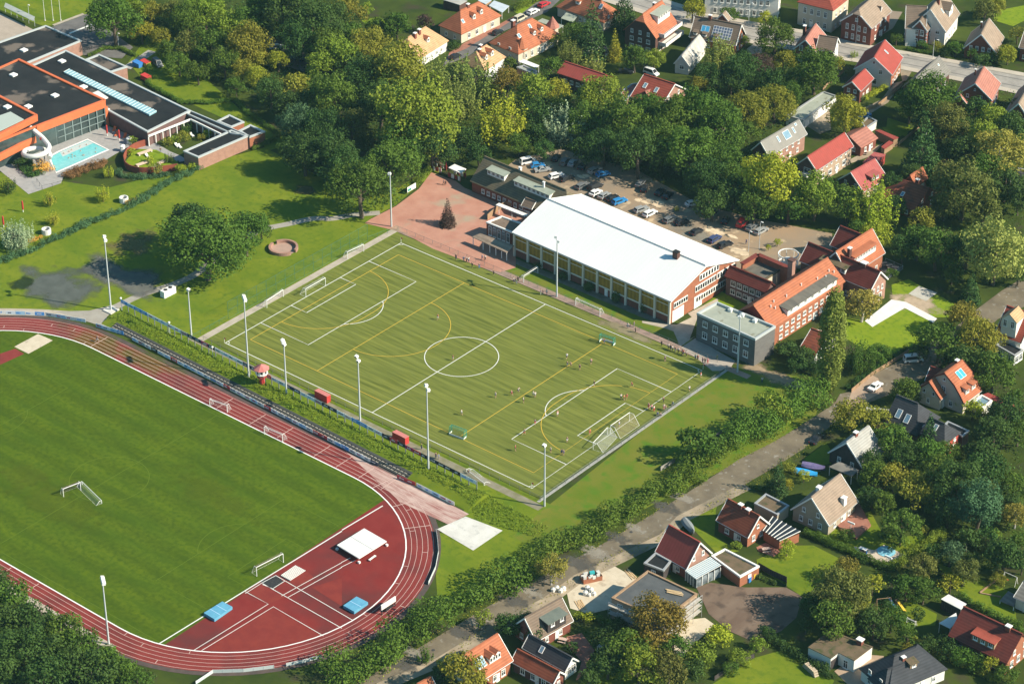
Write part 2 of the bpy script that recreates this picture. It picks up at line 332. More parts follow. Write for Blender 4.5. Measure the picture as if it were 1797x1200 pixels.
# margins round the pitch
sheet('path', [(-56.3,-36),(-54.2,-36),(-54.2,37),(-56.3,37)], 0.045, path_m)
sheet('path', [(-58,36.6),(60,36.6),(60,38.6),(-58,39.2)], 0.05, mat('pink_path',(0.36,0.25,0.2),(0.27,0.2,0.16),0.5,detail=8))
sheet('path', [(-58,-37.4),(56,-38.6),(56,-36.4),(-58,-35.6)], 0.05, mat('moss_path',(0.27,0.24,0.18),(0.18,0.17,0.09),0.4,detail=8))
sheet('lawn', [(-58,-39.6),(60,-41),(60,-34.9),(-58,-34.9)], 0.03, lawn)
sheet('kerb_strip', [(53.5,-36),(54.3,-36),(54.3,37),(53.5,37)], 0.06, mat('kerb_grey',(0.3,0.29,0.26),(0.4,0.39,0.35),1.2))
sheet('lawn', [(-22,38.6),(48,39),(34,45),(-21,46)], 0.035, meadow)
sheet('path', [(-20.9,43.6),(30,43.2),(30,45.6),(-20.9,45.8)], 0.04, mat('wall_strip',(0.2,0.19,0.16),(0.12,0.12,0.08),0.5))
sheet('meadow', PP(958,890,1210,690,1290,645,1400,660,1440,690,1430,735,1330,795,1180,868,1020,950,960,985,900,940), 0.03, meadow)
sheet('meadow', PP(830,850,930,880,960,885,1000,905,1020,950,940,995,850,1050,770,1090,765,1010,770,935,800,935), 0.028, lawn)
sheet('concrete_pad', Q('I',500,385,650,318,845,392,690,497), 0.07, concrete)
sheet('sand_pit', Q('D',75,625,200,558,278,592,150,662), 0.06, sand)
sheet('long_jump_runway', Q('D',-10,665,80,635,128,662,-10,725), 0.06, red)
softp('dirt', (0.34,0.25,0.16), 'F', 500, 785, 26, 4, 0.06, amt=0.8)
softp('dirt', (0.24,0.2,0.12), 'E', 1490, 540, 14, 3, 0.06, amt=0.8)
# wet hollow, worn grass
softp('wet_hollow', (0.10,0.105,0.1), 'D', 660, 250, 23, 10, 0.05, ns=0.12, edge=0.25, c2=(0.15,0.15,0.125), amt=0.92)
softp('wet_hollow', (0.085,0.095,0.085), 'D', 300, 300, 21, 13, 0.053, ns=0.12, edge=0.3, amt=0.9)
softp('worn_grass', (0.15,0.12,0.05), 'D', 700, 80, 10, 12, 0.056, amt=0.7)
softp('worn_grass', (0.12,0.1,0.04), 'A', 1600, 1000, 5, 5, 0.05, amt=0.8)
softp('dark_patch', (0.02,0.035,0.012), 'D', 115, 290, 5, 6, 0.057, amt=0.9)  # one isolated darker patch with a broken edge
for x,y,a_,b_ in ((300,1050,26,12),(800,700,22,8),(500,600,20,9),(1100,1000,24,9),(150,900,14,8)): softp('worn_grass', (0.10,0.135,0.010), 'D' if y < 800 else 'H', x, y if y < 800 else y-800, a_, b_, 0.062, ns=.2, edge=.35, amt=.35)
# paths, plaza, car park, streets
road('path', smooth(Q('D',-20,440,200,445,420,460)), 3.2, 0.05, path_m)
sheet('path', Q('D',290,440,470,435,640,395,560,470,590,520,640,560,520,512,450,490), 0.055, mat('grey_path',(0.3,0.275,0.23),(0.36,0.33,0.28),0.4))
road('path', smooth(Q('D',560,440,640,400,750,350,930,290,1040,235,1180,120,1290,60)+Q('B',-430,1210,-290,1180,-150,1150,-50,1150,60,1130,200,1120)), 2.4, 0.052, mat('grey_path',(0,0,0)))
sheet('plaza', PP(640,392,650,385,695,362,735,332,757,303,800,318,815,330,925,375,925,402,905,420,905,470,878,478,846,470,800,452,760,437,705,408), 0.06, brickpave)
sheet('car_park', PP(890,292,905,280,985,262,1120,300,1230,360,1330,385,1460,410,1470,470,1290,475,1240,470,1020,355,940,320), 0.05, carpark_m)
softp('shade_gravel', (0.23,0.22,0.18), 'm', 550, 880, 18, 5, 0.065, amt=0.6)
for x,y in ((150,545),(1440,548),(1570,550),(1510,570),(1660,570),(1640,605),(840,300),(890,295)):
    softp('puddle_dry', (0.55,0.43,0.29), 'l', x, y, 2.0, 1.2, 0.068, ns=0.8, edge=0.1)
for x,y,r_ in ((800,875,5),(990,930,2.2),(1060,1080,5),(30,550,2),(200,600,3)):
    softp('puddle_dry', (0.55,0.43,0.29), 'm', x, y, r_, r_*0.5, 0.068, ns=0.6, edge=0.1)
RU = Q('I',40,1215,400,1010,700,830,1000,655,1180,565,1400,445,1797,205)+Q('J',300,18)+Q('F',480,1125,600,1052,800,925,830,872,900,858,1010,768,1180,680,1300,610,1440,520,1560,420,1680,330,1830,240)
RL = Q('I',130,1215,500,1062,620,985,800,882,1070,752,1190,662,1400,542,1700,402,1797,342)+Q('J',330,150,480,62)+Q('F',640,1160,800,1022,860,965,1080,880,1250,800,1420,680,1560,570,1660,480,1830,400)
sheet('road', RU+RL[::-1], 0.05, asphalt)
b = MB(); strip(b, Q('I',200,1215,520,1080,650,1000,830,890,1080,765,1180,690,1250,640,1420,560,1700,425)+Q('J',0,330,340,158), 3.0, 0.056); tag(b.build('verge', gravel), kind='structure')
for x,y,r_ in ((620,930,5),(900,760,6),(1250,560,7),(1450,430,5),(1700,270,6),(300,1090,6)): softp('road_repair', (.09,.085,.075), 'I', x, y, r_, r_*.5, .075, ns=.5, edge=.2, amt=.7); softp('road_repair', (.3,.27,.22), 'I', x+90, y-50, r_*.8, r_*.35, .078, ns=.9, edge=.15, amt=.6)
b = MB()
for x,y in ((480,1020),(1010,745),(1404,440),(1520,400)):
    p = G('I',x,y); b.face([(p.x+.4*math.cos(a*.785),p.y+.4*math.sin(a*.785),.085) for a in range(8)])
tag(b.build('manhole_cover', mat('iron_cover',(.06,.06,.06))), kind='structure')
ST = PP(1080,-25,1236,25,1350,48,1420,58,1497,78,1584,93,1680,110,1830,138); SL = PP(1060,0,1235,55,1307,72,1390,86,1484,104,1580,119,1680,139,1830,172)
sheet('street', ST+SL[::-1], 0.05, street_m)
b = MB()
for f_ in (0.3,0.7): strip(b, [a.lerp(c,f_) for a, c in zip(ST,SL)], 0.35, 0.065, 0)
tag(b.build('street_marking', mat('street_line',(0.16,0.15,0.14))), kind='structure')
b = MB(); strip(b, [v for v in ST], 2.4, 0.13); strip(b, [v for v in SL], 2.4, 0.13)
tag(b.build('pavement', mat('pavement',(0.42,0.37,0.3),(0.5,0.44,0.36),0.4)), kind='structure')
sheet('side_street', Q('a',1500,170,1800,-60,2000,-60,1797,130,1350,330,960,600,700,700,770,560), 0.045, dark_asphalt)
sheet('pavement', Q('a',1440,180,1500,175,1300,300,940,520,760,590,770,560,910,465), 0.065, terrace_m)
sheet('driveway', Q('d',420,880,560,850,640,720,480,700,520,860,370,1080,180,1200,60,1160,300,1050), 0.05, gravel)
sheet('forecourt', Q('e',850,235,1110,60,1130,290,1010,335), 0.055, gravel)
sheet('forecourt', Q('e',1330,600,1560,480,1680,430,1560,560,1340,640), 0.05, gravel)
sheet('driveway', Q('d',330,110,520,130,420,300,200,440,240,300), 0.05, mat('pink_drive',(0.3,0.23,0.17),(0.24,0.19,0.14),0.3))
sheet('driveway', Q('b',680,560,830,480,640,560,500,620,420,700,560,600), 0.05, gravel)
sheet('pavement', Q('c',660,520,820,400,820,560,690,580), 0.07, path_m)
sheet('garden_lawn', Q('C',1640,60,1800,30,1800,110,1740,140,1640,110), 0.05, bright)
sheet('garden_lawn', Q('F',850,470,960,490,1170,420,1330,480,1300,500,1240,640,1060,705,860,580), 0.05, bright)
sheet('garden_lawn', Q('F',1100,300,1190,270,1430,400,1430,470,1330,470,1110,400), 0.045, bright)
softp('dirt', (0.4,0.31,0.22), 'F', 1230, 400, 11, 7, 0.06, amt=0.9)
sheet('concrete_slab', Q('F',1190,347,1245,306,1342,342,1282,385), 0.08, mat('slab',(0.42,0.4,0.34),(0.48,0.46,0.4),0.6))
sheet('terrace', Q('F',960,490,1100,378,1175,390,1340,478,1320,500,1170,422,1000,522), 0.1, concrete_w)
sheet('forecourt', Q('i',90,660,240,560,660,800,620,860,500,905,420,905,280,790), 0.06, mat('school_pave',(0.36,0.31,0.26),(0.42,0.37,0.31),0.5))
sheet('path', Q('o',1000,140,1360,180,1520,100,1480,60,1797,-100,1797,-30,1580,110,1500,330,1560,300,1400,410,1330,250,1250,220,1000,160), 0.055, path_m)
sheet('garden_lawn', Q('g',200,940,400,790,560,880,700,960,480,1000,330,890), 0.05, bright)
sheet('soil_plot', Q('J',75,690,150,665,330,690,545,690,632,738,600,850,520,920,380,978,250,920,140,830), 0.05, soil)
sheet('building_site', Q('I',1170,660,1260,600,1400,560,1540,640,1640,720,1420,800,1300,830,1200,800), 0.045, sand)
sheet('building_site', Q('J',-30,1080,170,885,120,850,30,860,-60,960), 0.05, sand)
sheet('garden_lawn', Q('J',390,545,560,470,690,470,830,540,720,690,625,735,545,680,400,590), 0.045, lawn)
sheet('garden_lawn', Q('J',10,335,180,265,170,420,300,500,190,520), 0.04, lawn)
sheet('garden_lawn', Q('J',160,1197,380,1060,560,1010,800,1180,780,1215,100,1240), 0.04, lawn)
sheet('garden_lawn', Q('J',690,420,990,290,1060,420,1290,420,1100,600,1000,560), 0.035, lawn)
sheet('garden_lawn', Q('J',1080,800,1200,760,1340,830,1330,890,1180,900), 0.035, lawn)
sheet('garden_lawn', Q('J',1330,560,1560,640,1740,720,1760,880,1500,760), 0.035, lawn)
sheet('garden_lawn', Q('I',1250,1197,1350,1040,1500,1100,1600,1240), 0.035, lawn)
sheet('garden_lawn', Q('k',60,930,300,760,420,960,200,1010), 0.04, lawn)
sheet('garden_lawn', Q('B',100,110,200,90,260,150,130,130), 0.04, bright)
sheet('garden_lawn', Q('B',900,60,1090,-20,1030,20,950,90), 0.04, bright)
sheet('garden_lawn', Q('C',1080,620,1200,660,1180,720,1070,690), 0.04, lawn)
sheet('garden_lawn', Q('f',300,140,640,150,500,240,400,250), 0.045, lawn)
sheet('terrace', Q('I',1180,950,1260,930,1330,1020,1280,1100,1300,1130,1230,1180,1260,1080,1190,1000), 0.07, terrace_m)
sheet('terrace', Q('J',390,480,440,455,520,500,480,530,400,500), 0.07, terrace_m)
sheet('terrace', Q('J',800,1130,930,1040,1060,1050,1060,1150,960,1200,870,1200), 0.06, mat('site_yard',(0.36,0.26,0.18),(0.42,0.31,0.22),0.6))
sheet('terrace', Q('J',905,475,1010,495,1060,467,1177,522,1130,560,1080,555,1020,560,905,510), 0.06, mat('pool_tiles',(0.5,0.42,0.33),(0.56,0.48,0.38),0.8))
sheet('driveway', Q('F',890,862,1000,775,1030,790,1060,860,850,970), 0.07, mat('entry',(0.34,0.24,0.17),(0.4,0.3,0.22),0.4))
# swimming hall grounds
sheet('pool_deck', Q('A',190,700,540,650,790,760,830,760,950,830,930,850,840,790,660,780,560,840,345,905,320,965,150,1022,-10,890,-10,840,130,800), 0.06, pave)
sheet('pool_water', Q('A',312,803,460,740,562,790,296,903,264,830), 0.12, mat('pool_water',(0.14,0.5,0.52),(0.19,0.58,0.59),0.7,rough=0.15,spec=0.5))
sheet('pool_step', Q('A',316,803,400,768,462,742,490,755,330,826), 0.125, mat('pool_step',(0.5,0.5,0.47),(0.42,0.55,0.54),1.0))
b = MB(); pe = Q('A',306,800,460,735,570,790,294,910,258,828); strip(b, pe+[pe[0]], 0.7, 0.14); tag(b.build('pool_edge', white), kind='structure')
sheet('forecourt', Q('A',260,150,455,75,560,150,700,250,640,310,430,290), 0.05, dark_asphalt)
sheet('forecourt', Q('A',-20,60,180,160,-20,240), 0.05, mat('bike_yard',(0.36,0.3,0.24),(0.42,0.35,0.28),0.4))
b = MB(); strip(b, Q('A',365,178,490,128), 0.8, 0.07); tag(b.build('street_marking', line_w), kind='structure')
b = MB(); strip(b, Q('A',280,135,440,75), 1.2, 0.07); tag(b.build('kerb', path_m), kind='structure')
road('path', smooth(Q('A',800,270,740,310,665,360)), 3, 0.05, pave)
road('path', smooth(Q('A',775,745,850,790,940,830,960,850)), 2.0, 0.065, pave)
sheet('dark_yard', Q('A',1400,180,1700,330,1600,380,1440,330), 0.04, dark_asphalt)
# ---------------------------------------------------------------- building kit
def bricks(n, a, k=0.8): return mat(n, a, tuple(v*k for v in a), 0.9, detail=6, rough=0.9, bands=(2,0.45,0.07))
brick_red = bricks('red_brick', (0.23,0.085,0.06)); brick_dark = bricks('dark_brick', (0.13,0.07,0.058)); brick_orange = bricks('orange_brick', (0.38,0.15,0.085))
brick_pink = bricks('pink_brick', (0.40,0.23,0.175)); brick_pale = bricks('pale_brick', (0.48,0.36,0.26)); brick_purple = bricks('purple_brick', (0.19,0.115,0.105))
cream = mat('cream_render', (0.60,0.53,0.41), (0.5,0.44,0.34), 0.3); white_r = mat('white_render', (0.74,0.72,0.66), (0.64,0.62,0.56), 0.3)
beige = mat('beige_render', (0.40,0.34,0.25), (0.34,0.29,0.21), 0.3); timber_d = mat('dark_timber', (0.06,0.05,0.048), (0.09,0.075,0.07), 1, bands=(0,0.6,0.3))
timber_g = mat('grey_timber', (0.13,0.125,0.12), (0.19,0.18,0.165), 1.5, stretch=(0.3,0.3,4), bands=(2,0.6,0.15)); timber = mat('brown_timber', (0.3,0.19,0.11), (0.36,0.24,0.15), 1.2)
red_wood = mat('red_wood', (0.35,0.06,0.05), (0.28,0.05,0.04), 1)
def tiles(n, a, c3=None, k=0.78, s=0.5): return mat(n, a, tuple(v*k for v in a), s, detail=8, rough=0.8, bands=(2,0.42,0.22), c3=c3, s3=0.35, r3=(0.55,0.7))
t_orange = tiles('orange_tiles', (0.47,0.165,0.085), (0.38,0.14,0.08)); t_tan = tiles('bleached_tiles', (0.60,0.37,0.2), (0.54,0.28,0.14)); t_red = tiles('red_tiles', (0.38,0.09,0.06), (0.31,0.075,0.055))
t_darkred = tiles('dark_red_tiles', (0.22,0.055,0.042), (0.16,0.05,0.04)); t_pink = tiles('pinkish_tiles', (0.46,0.2,0.15), (0.4,0.17,0.13)); t_brown = tiles('brown_tiles', (0.23,0.17,0.125), (0.17,0.13,0.1))
t_tanbrown = tiles('sandy_tiles', (0.36,0.27,0.2), (0.3,0.23,0.17)); t_slate = tiles('slate', (0.065,0.068,0.075), (0.05,0.052,0.058)); t_grey = tiles('grey_tiles', (0.25,0.235,0.205), (0.2,0.19,0.17))
t_pale = tiles('pale_grey_roofing', (0.44,0.43,0.39), (0.36,0.34,0.3)); t_rust = tiles('rusty_tiles', (0.31,0.09,0.05), (0.15,0.06,0.045), s=0.4); t_olive = tiles('olive_tiles', (0.2,0.165,0.105), (0.13,0.12,0.09))
felt = mat('roof_felt', (0.016,0.018,0.02), (0.03,0.031,0.032), 0.12, c3=(0.16,0.13,0.105), s3=0.1, r3=(0.6,0.66), rough=0.9, detail=8); felt_moss = mat('mossy_felt', (0.17,0.12,0.075), (0.10,0.085,0.05), 0.5, c3=(0.07,0.08,0.03), s3=0.6, r3=(0.52,0.66), rough=0.95, detail=8)
felt_green = mat('green_grey_felt', (0.30,0.32,0.26), (0.36,0.38,0.31), 0.4, c3=(0.22,0.21,0.15), s3=0.5, r3=(0.62,0.7)); felt_grey = mat('grey_felt', (0.085,0.09,0.092), (0.11,0.115,0.115), 0.5); felt_wood = mat('weathered_boards', (0.17,0.155,0.125), (0.11,0.105,0.09), 0.8, stretch=(1,0.3,1), detail=8)
copper_green = mat('green_roofing', (0.33,0.36,0.29), (0.27,0.3,0.24), 0.6); sheet_red = mat('red_sheet', (0.36,0.075,0.06), (0.31,0.07,0.055), 0.6, bands=(0,0.8,0.1)); sheet_white = mat('white_sheet_roof', (0.80,0.79,0.76), (0.74,0.735,0.71), 0.09, rough=0.6, detail=8, stretch=(1,.25,1), bands=(0,1.3,0.018))
glass = mat('window_glass', (0.025,0.03,0.034), rough=0.12, spec=0.6); glass_b = mat('sky_glass', (0.16,0.27,0.34), (0.22,0.33,0.4), 0.8, rough=0.15, spec=0.6); trim_w = mat('white_trim', (0.78,0.77,0.72), rough=0.6); metal = mat('grey_metal', (0.42,0.43,0.43), rough=0.4, metal=0.3); dark = mat('dark_metal', (0.045,0.045,0.048), rough=0.5)
solar = mat('solar_cell', (0.10,0.13,0.2), (0.13,0.16,0.23), 2, rough=0.2, spec=0.6); solar_b = mat('blue_collector', (0.06,0.33,0.58), (0.08,0.38,0.62), 2, rough=0.2); fascia_o = mat('orange_fascia', (0.66,0.17,0.07), (0.6,0.15,0.06), 0.5, rough=0.5)
WC = {}
def win_mesh(w, h, fr, gl, bars):
    k = (round(w,2), round(h,2), fr.name, gl.name, bars)
    if k not in WC:
        a = MB(); a.face([(-w/2,-.03,0),(w/2,-.03,0),(w/2,-.03,h),(-w/2,-.03,h)]); t = 0.13 if min(w,h) > 0.7 else 0.09; b = MB()
        for x0,x1,z0,z1 in ((-w/2,w/2,-.02,t),(-w/2,w/2,h-t,h+.02),(-w/2,-w/2+t,t,h-t),(w/2-t,w/2,t,h-t)): b.box(x0,x1,-.1,.03,z0,z1)
        for i in range(1, bars): x = -w/2+w*i/bars; b.box(x-.04,x+.04,-.09,.03,t,h-t)
        if h > 1.1: b.box(-w/2+t,w/2-t,-.085,.02,h*.64,h*.64+.07)
        b.box(-w/2-.08,w/2+.08,-.2,.03,-.1,-.02)
        WC[k] = (a.mesh('window', gl), b.mesh('frame', fr))
    return WC[k]
def window(par, x, y, z, rz, w=1.0, h=1.2, fr=None, gl=None, bars=None, name='window'):   # outward is local -y
    a, b = win_mesh(w, h, fr or trim_w, gl or glass, bars or (2 if w > 0.85 else 1) if w < 1.7 else bars or int(w/0.8))
    o = put(name, a, par, (x,y,z), rz); put('frame', b, o); return o
DC = {}
def door(par, x, y, z, rz, w=1.0, h=2.1, m=None, name='door'):
    k = (w,h,(m or trim_w).name)
    if k not in DC:
        b = MB(); b.box(-w/2,w/2,-.08,.02,0,h); c = MB(); c.box(w*.3,w*.3+.06,-.16,-.08,h*.45,h*.45+.15); DC[k] = (b.mesh('door', m or trim_w), c.mesh('handle', dark))
    o = put(name, DC[k][0], par, (x,y,z), rz); put('handle', DC[k][1], o); return o
def chimney(par, x, y, z0, z1, s=0.8, m=None, cap=None):
    b = MB(); b.box(-s/2,s/2,-s*.4,s*.4,0,z1-z0); o = b.build('chimney', m or brick_red, par); o.location = (x,y,z0)
    b = MB(); b.box(-s/2-.1,s/2+.1,-s*.4-.1,s*.4+.1,z1-z0,z1-z0+.18); b.build('chimney_cap', cap or trim_w, o); return o
class House: pass
def house_w(label, r1, r2, w, hr, he, wall, roof, name='house', cat='house', hip=((0,0),(0,0)), ov=0.4, prof=None, trim=True, g=None, s=None, chim=(), dorm=(), sky=(), fr=None, gl=None, base=None, group=None, ch_m=None, trim_m=None, dz=0.0):
    H = House(); H.w = w; H.hr, H.he = hr, he
    d = (r2-r1); d.z = 0; L_ = d.length; rz = math.atan2(d.y, d.x); mid = (r1+r2)/2
    t = thing(name, label, cat, (mid.x,mid.y,dz), rz, group); H.t = t; H.rz = rz
    (kA,dA),(kB,dB) = hip; dA = dA if dA else (w*kA if kA else 0); dB = dB if dB else (w*kB if kB else 0)
    uA, uB = -L_/2-dA, L_/2+dB; H.uA, H.uB = uA, uB
    dh = hr-he; P = [(0,hr),(.48*w,hr-.34*dh),(.82*w,hr-.74*dh),(w,he)] if prof == 'bell' else [(0,hr),(w,he)]; H.P = P
    def zat(v):
        v = abs(v)
        for (a,za),(b_,zb) in zip(P,P[1:]):
            if v <= b_+1e-6: return za+(zb-za)*(v-a)/(b_-a)
        return P[-1][1]
    def vat(z):
        for (a,za),(b_,zb) in zip(P,P[1:]):
            if z >= zb-1e-6: return a+(b_-a)*(za-z)/(za-zb)
        return P[-1][0]
    H.zat = zat
    th = 0.22; rb = MB()
    zA = hr-kA*(hr-he); zB = hr-kB*(hr-he); wA, wB = (vat(zA) if kA else 0), (vat(zB) if kB else 0)
    for sg in (1,-1):
        if len(P) == 2:
            poly = [(-L_/2,0,hr),(L_/2,0,hr)]
            if kB: poly.append((uB,sg*wB,zB))
            if not kB or kB < 1: poly.append((uB,sg*w,he))
            if not kA or kA < 1: poly.append((uA,sg*w,he))
            if kA: poly.append((uA,sg*wA,zA))
            rb.slab(poly, th)
        else:
            for (a,za),(b_,zb) in zip(P,P[1:]): rb.slab([(uA,sg*a,za),(uB,sg*a,za),(uB,sg*b_,zb),(uA,sg*b_,zb)], th)
    if kA: rb.slab([(-L_/2,0,hr),(uA,wA,zA),(uA,-wA,zA)], th)
    if kB: rb.slab([(L_/2,0,hr),(uB,wB,zB),(uB,-wB,zB)], th)
    rb.beam((-L_/2,0,hr+.05),(L_/2,0,hr+.05),0.35,0.2); rf = rb.build('roof', roof, t); H.roof = rf
    wb = MB(); vi = w-ov; a0, b0 = uA+ov, uB-ov; H.a0, H.b0, H.vi = a0, b0, vi; zw = zat(vi)-th+.02; H.zw = zw
    gm = wall[1] if isinstance(wall, tuple) else wall; wm = wall[0] if isinstance(wall, tuple) else wall
    for sg in (1,-1):
        q = [(a0,sg*vi,0),(b0,sg*vi,0),(b0,sg*vi,zw),(a0,sg*vi,zw)]; wb.face(q if sg < 0 else q[::-1], 0)
    for uu, k_, wk, zk in ((a0,kA,wA,zA),(b0,kB,wB,zB)):
        pl = [(uu,-vi,0),(uu,vi,0),(uu,vi,zw)]
        for v_, z_ in reversed(P):
            if k_ == 0 and v_ < vi-0.05: pl.append((uu,v_,z_-th+.02))
        if 0 < k_ < 1: pl += [(uu,wk,zk-th),(uu,-wk,zk-th)]
        for v_, z_ in P:
            if k_ == 0 and 0 < v_ < vi-0.05: pl.append((uu,-v_,z_-th+.02))
        pl.append((uu,-vi,zw)); wb.face(pl if uu > 0 else pl[::-1], 1)
    wb.build('wall', [wm, gm], t)
    if trim:
        for uu, k_, zk in ((uA,kA,zA),(uB,kB,zB)):
            if k_ >= 1: continue
            bb = MB(); du = -.06 if uu < 0 else .06
            for sg in (1,-1):
                for (a,za),(b_,zb) in zip(P,P[1:]):
                    aa, zz = (vat(zk), zk) if k_ and a == 0 else (a, za)
                    bb.beam((uu+du,sg*aa,zz-.12),(uu+du,sg*b_,zb-.12),0.12,0.34)
            bb.build('bargeboard', trim_m or trim_w, t)
        gb = MB()
        for sg in (1,-1): gb.tube([(uA,sg*(w+.05),he-.15),(uB,sg*(w+.05),he-.15)],0.09,5)
        gb.build('gutter', metal, t)
    cdir = Vector((0.64,-0.767)); ux = Vector((math.cos(rz),math.sin(rz))); vx = Vector((-ux.y,ux.x))
    H.sg = 1 if vx.dot(cdir) > 0 else -1; H.eg = 1 if ux.dot(cdir) > 0 else -1
    fr = fr or trim_w
    def row(face, z, n, ww=1.0, hh=1.25, a=-.8, b_=.8):
        for i in range(n):
            f = a+(b_-a)*(i+.5)/n
            if face in 'LR':
                sg = 1 if face == 'L' else -1
                if z+hh > zw+.05: return
                window(t, (a0+b0)/2+f*(b0-a0)/2, sg*(vi+.02), z, math.pi if sg > 0 else 0, ww, hh, fr, gl)
            else:
                uu, r_ = (b0+.02, math.pi/2) if face == 'B' else (a0-.02, -math.pi/2)
                y = f*vi
                if abs(y)+ww/2 > vi or z+hh+.3 > zat(abs(y)+ww/2): continue
                window(t, uu, y, z, r_, ww, hh, fr, gl)
    H.row = row; gf = 'B' if H.eg > 0 else 'A'; sf = 'L' if H.sg > 0 else 'R'; H.gf, H.sf = gf, sf
    if g is None: g = [(0.9,2),(3.4,2,0.9,1.1)] if hr-he > 2.5 or he > 4.5 else [(0.9,2)]
    if s is None: s = [(0.9,max(2,int((b0-a0)/3)))]+([(3.5,max(2,int((b0-a0)/3)))] if he > 5 else [])
    for q in g: row(gf, *q)
    for q in s: row(sf, *q)
    of = 'R' if sf == 'L' else 'L'; og = 'A' if gf == 'B' else 'B'
    row(of, 0.9, 2); row(og, 0.9, 2)
    door(t, (a0+b0)/2+0.1*(b0-a0), H.sg*(vi+.02), 0, math.pi if H.sg > 0 else 0)
    for c in chim:                                # (fraction along the ridge, fraction of half-width toward the viewer, height over the ridge)
        u = c[0]*L_/2; v = c[1]*w*H.sg; chimney(t, u, v, zat(v)-.6, hr+c[2], c[3] if len(c) > 3 else .9, ch_m)
    H.Lr = L_
    for q in dorm: dormer(H, *q)
    for q in sky: rooflight(H, *q)
    return H
def slope_pt(H, u, f, sg): v = sg*f*H.w; return Vector((u, v, H.zat(v)))
def dormer(H, fu, f, wd, ht, kind='flat', n=1, wallm=None, roofm=None, side=0, back=None, hh=None):
    sg = side or H.sg; u = fu*H.Lr/2; vf = f*H.w; z0 = H.zat(vf); zt = z0+ht; k = sg
    # run back to where the roof slope reaches the dormer's top
    vb = 0.0
    for i in range(60):
        v = vf*(1-i/60)
        if H.zat(v) > zt+.1: vb = v; break
    wallm = wallm or trim_w; roofm = roofm or copper_green
    o = MB(); o.box(-wd/2,wd/2,0,vf-vb,-.4,ht); d = o.build('dormer', wallm, H.t)
    d.location = (u, sg*vf, z0); d.rotation_euler = (0,0,math.pi if sg > 0 else 0)
    r = MB()
    if kind == 'gable':
        dep = vf*0.9; e = wd/2+.2; p = wd*.45
        r.slab([(-e,-.25,ht-.1),(0,-.25,ht+p),(0,dep,ht+p),(-e,dep,ht-.1)], .12); r.slab([(0,-.25,ht+p),(e,-.25,ht-.1),(e,dep,ht-.1),(0,dep,ht+p)], .12)
        g = MB(); g.face([(-wd/2,.0,ht),(wd/2,0,ht),(0,0,ht+p-.1)]); g.build('dormer_gable', wallm, d)
    else:
        r.slab([(-wd/2-.25,-.35,ht+.02),(wd/2+.25,-.35,ht+.02),(wd/2+.25,vf-vb+.1,ht+.3),(-wd/2-.25,vf-vb+.1,ht+.3)], .2)
    r.build('dormer_roof', roofm, d)
    hh = hh or min(1.1, ht-.4); ww = min(1.0, wd/n*.75)
    for i in range(n): window(d, -wd/2+wd*(i+.5)/n, -.02, ht-hh-.2, 0, ww, hh)
    return d
def rooflight(H, fu, f, wd, ln, m=None, side=0, name='skylight', cells=None, fr=None):
    sg = side or H.sg; u = fu*H.Lr/2; v0 = f*H.w; dz = H.zat(v0+.01)-H.zat(v0-.01); sl = math.atan2(-dz, .02)
    b = MB(); b.box(-wd/2,wd/2,-ln/2,ln/2,0.0,.08); o = b.build(name, m or glass_b, H.t)
    o.location = (u, sg*v0, H.zat(v0)+.04); o.rotation_euler = (-sl*sg, 0, 0)
    c = MB(); t = 0.12
    if cells:
        for i in range(cells[0]+1): x = -wd/2+wd*i/cells[0]; c.box(x-.05,x+.05,-ln/2,ln/2,.08,.1)
        for i in range(cells[1]+1): y = -ln/2+ln*i/cells[1]; c.box(-wd/2,wd/2,y-.05,y+.05,.08,.105)
    else:
        for x0,x1,y0,y1 in ((-wd/2-t,wd/2+t,-ln/2-t,-ln/2),(-wd/2-t,wd/2+t,ln/2,ln/2+t),(-wd/2-t,-wd/2,-ln/2,ln/2),(wd/2,wd/2+t,-ln/2,ln/2)): c.box(x0,x1,y0,y1,-.02,.11)
    c.build('frame', fr or trim_w, o); return o
def house(label, tl, q, hr, he, wall, roof, **k):
    pit = k.pop('pit', 0); wo = k.pop('w', 0)
    def fit(h_):
        r1 = G(tl,q[0],q[1],h_); r2_ = G(tl,q[2],q[3],h_); e = G(tl,q[4],q[5],he)
        d = (r2_-r1); d.z = 0; n = Vector((-d.y,d.x,0)).normalized(); return r1, r2_, abs((e-r1).dot(n))
    r1, r2_, w = fit(hr); an = math.degrees(math.atan2(hr-he,w))
    if not wo and (pit or not 25 < an < 53):                 # choose the ridge height that gives the roof a believable pitch
        best = None
        for i in range(1,160):
            h_ = he+i*.06; f_ = fit(h_); a_ = math.degrees(math.atan2(h_-he,f_[2])); c_ = abs(a_-(pit or 45))
            if best is None or c_ < best[0]: best = (c_,h_)
        hr = best[1]; r1, r2_, w = fit(hr)
    if wo: w = wo
    d = r2_-r1; DBG.append((label[:50], round(math.hypot(d.x,d.y),1), round(w,1), round(hr,1), round(math.degrees(math.atan2(hr-he,w))), round(math.degrees(math.atan2(d.y,d.x)))))
    return house_w(label, r1, r2_, w, hr, he, wall, roof, **k)
DBG = []
def house_g(label, tl, q, depth, hr, he, wall, roof, **k):     # from the foot of the wall that faces the viewer
    a = G(tl,q[0],q[1]); b_ = G(tl,q[2],q[3]); d = (b_-a).normalized(); n = Vector((-d.y,d.x,0))
    if n.dot(Vector((0.64,-0.767,0))) > 0: n = -n
    ov = k.get('ov',0.4); hip = k.get('hip')
    off = n*(depth/2); ins = d*(depth/2) if hip and hip[0][0] == 1 else -d*ov
    return house_w(label, a+off+ins, b_+off-ins, depth/2+ov, hr, he, wall, roof, **k)
def poly4(tl, q, h): return [G(tl,q[i],q[i+1],h) for i in range(0,len(q),2)]
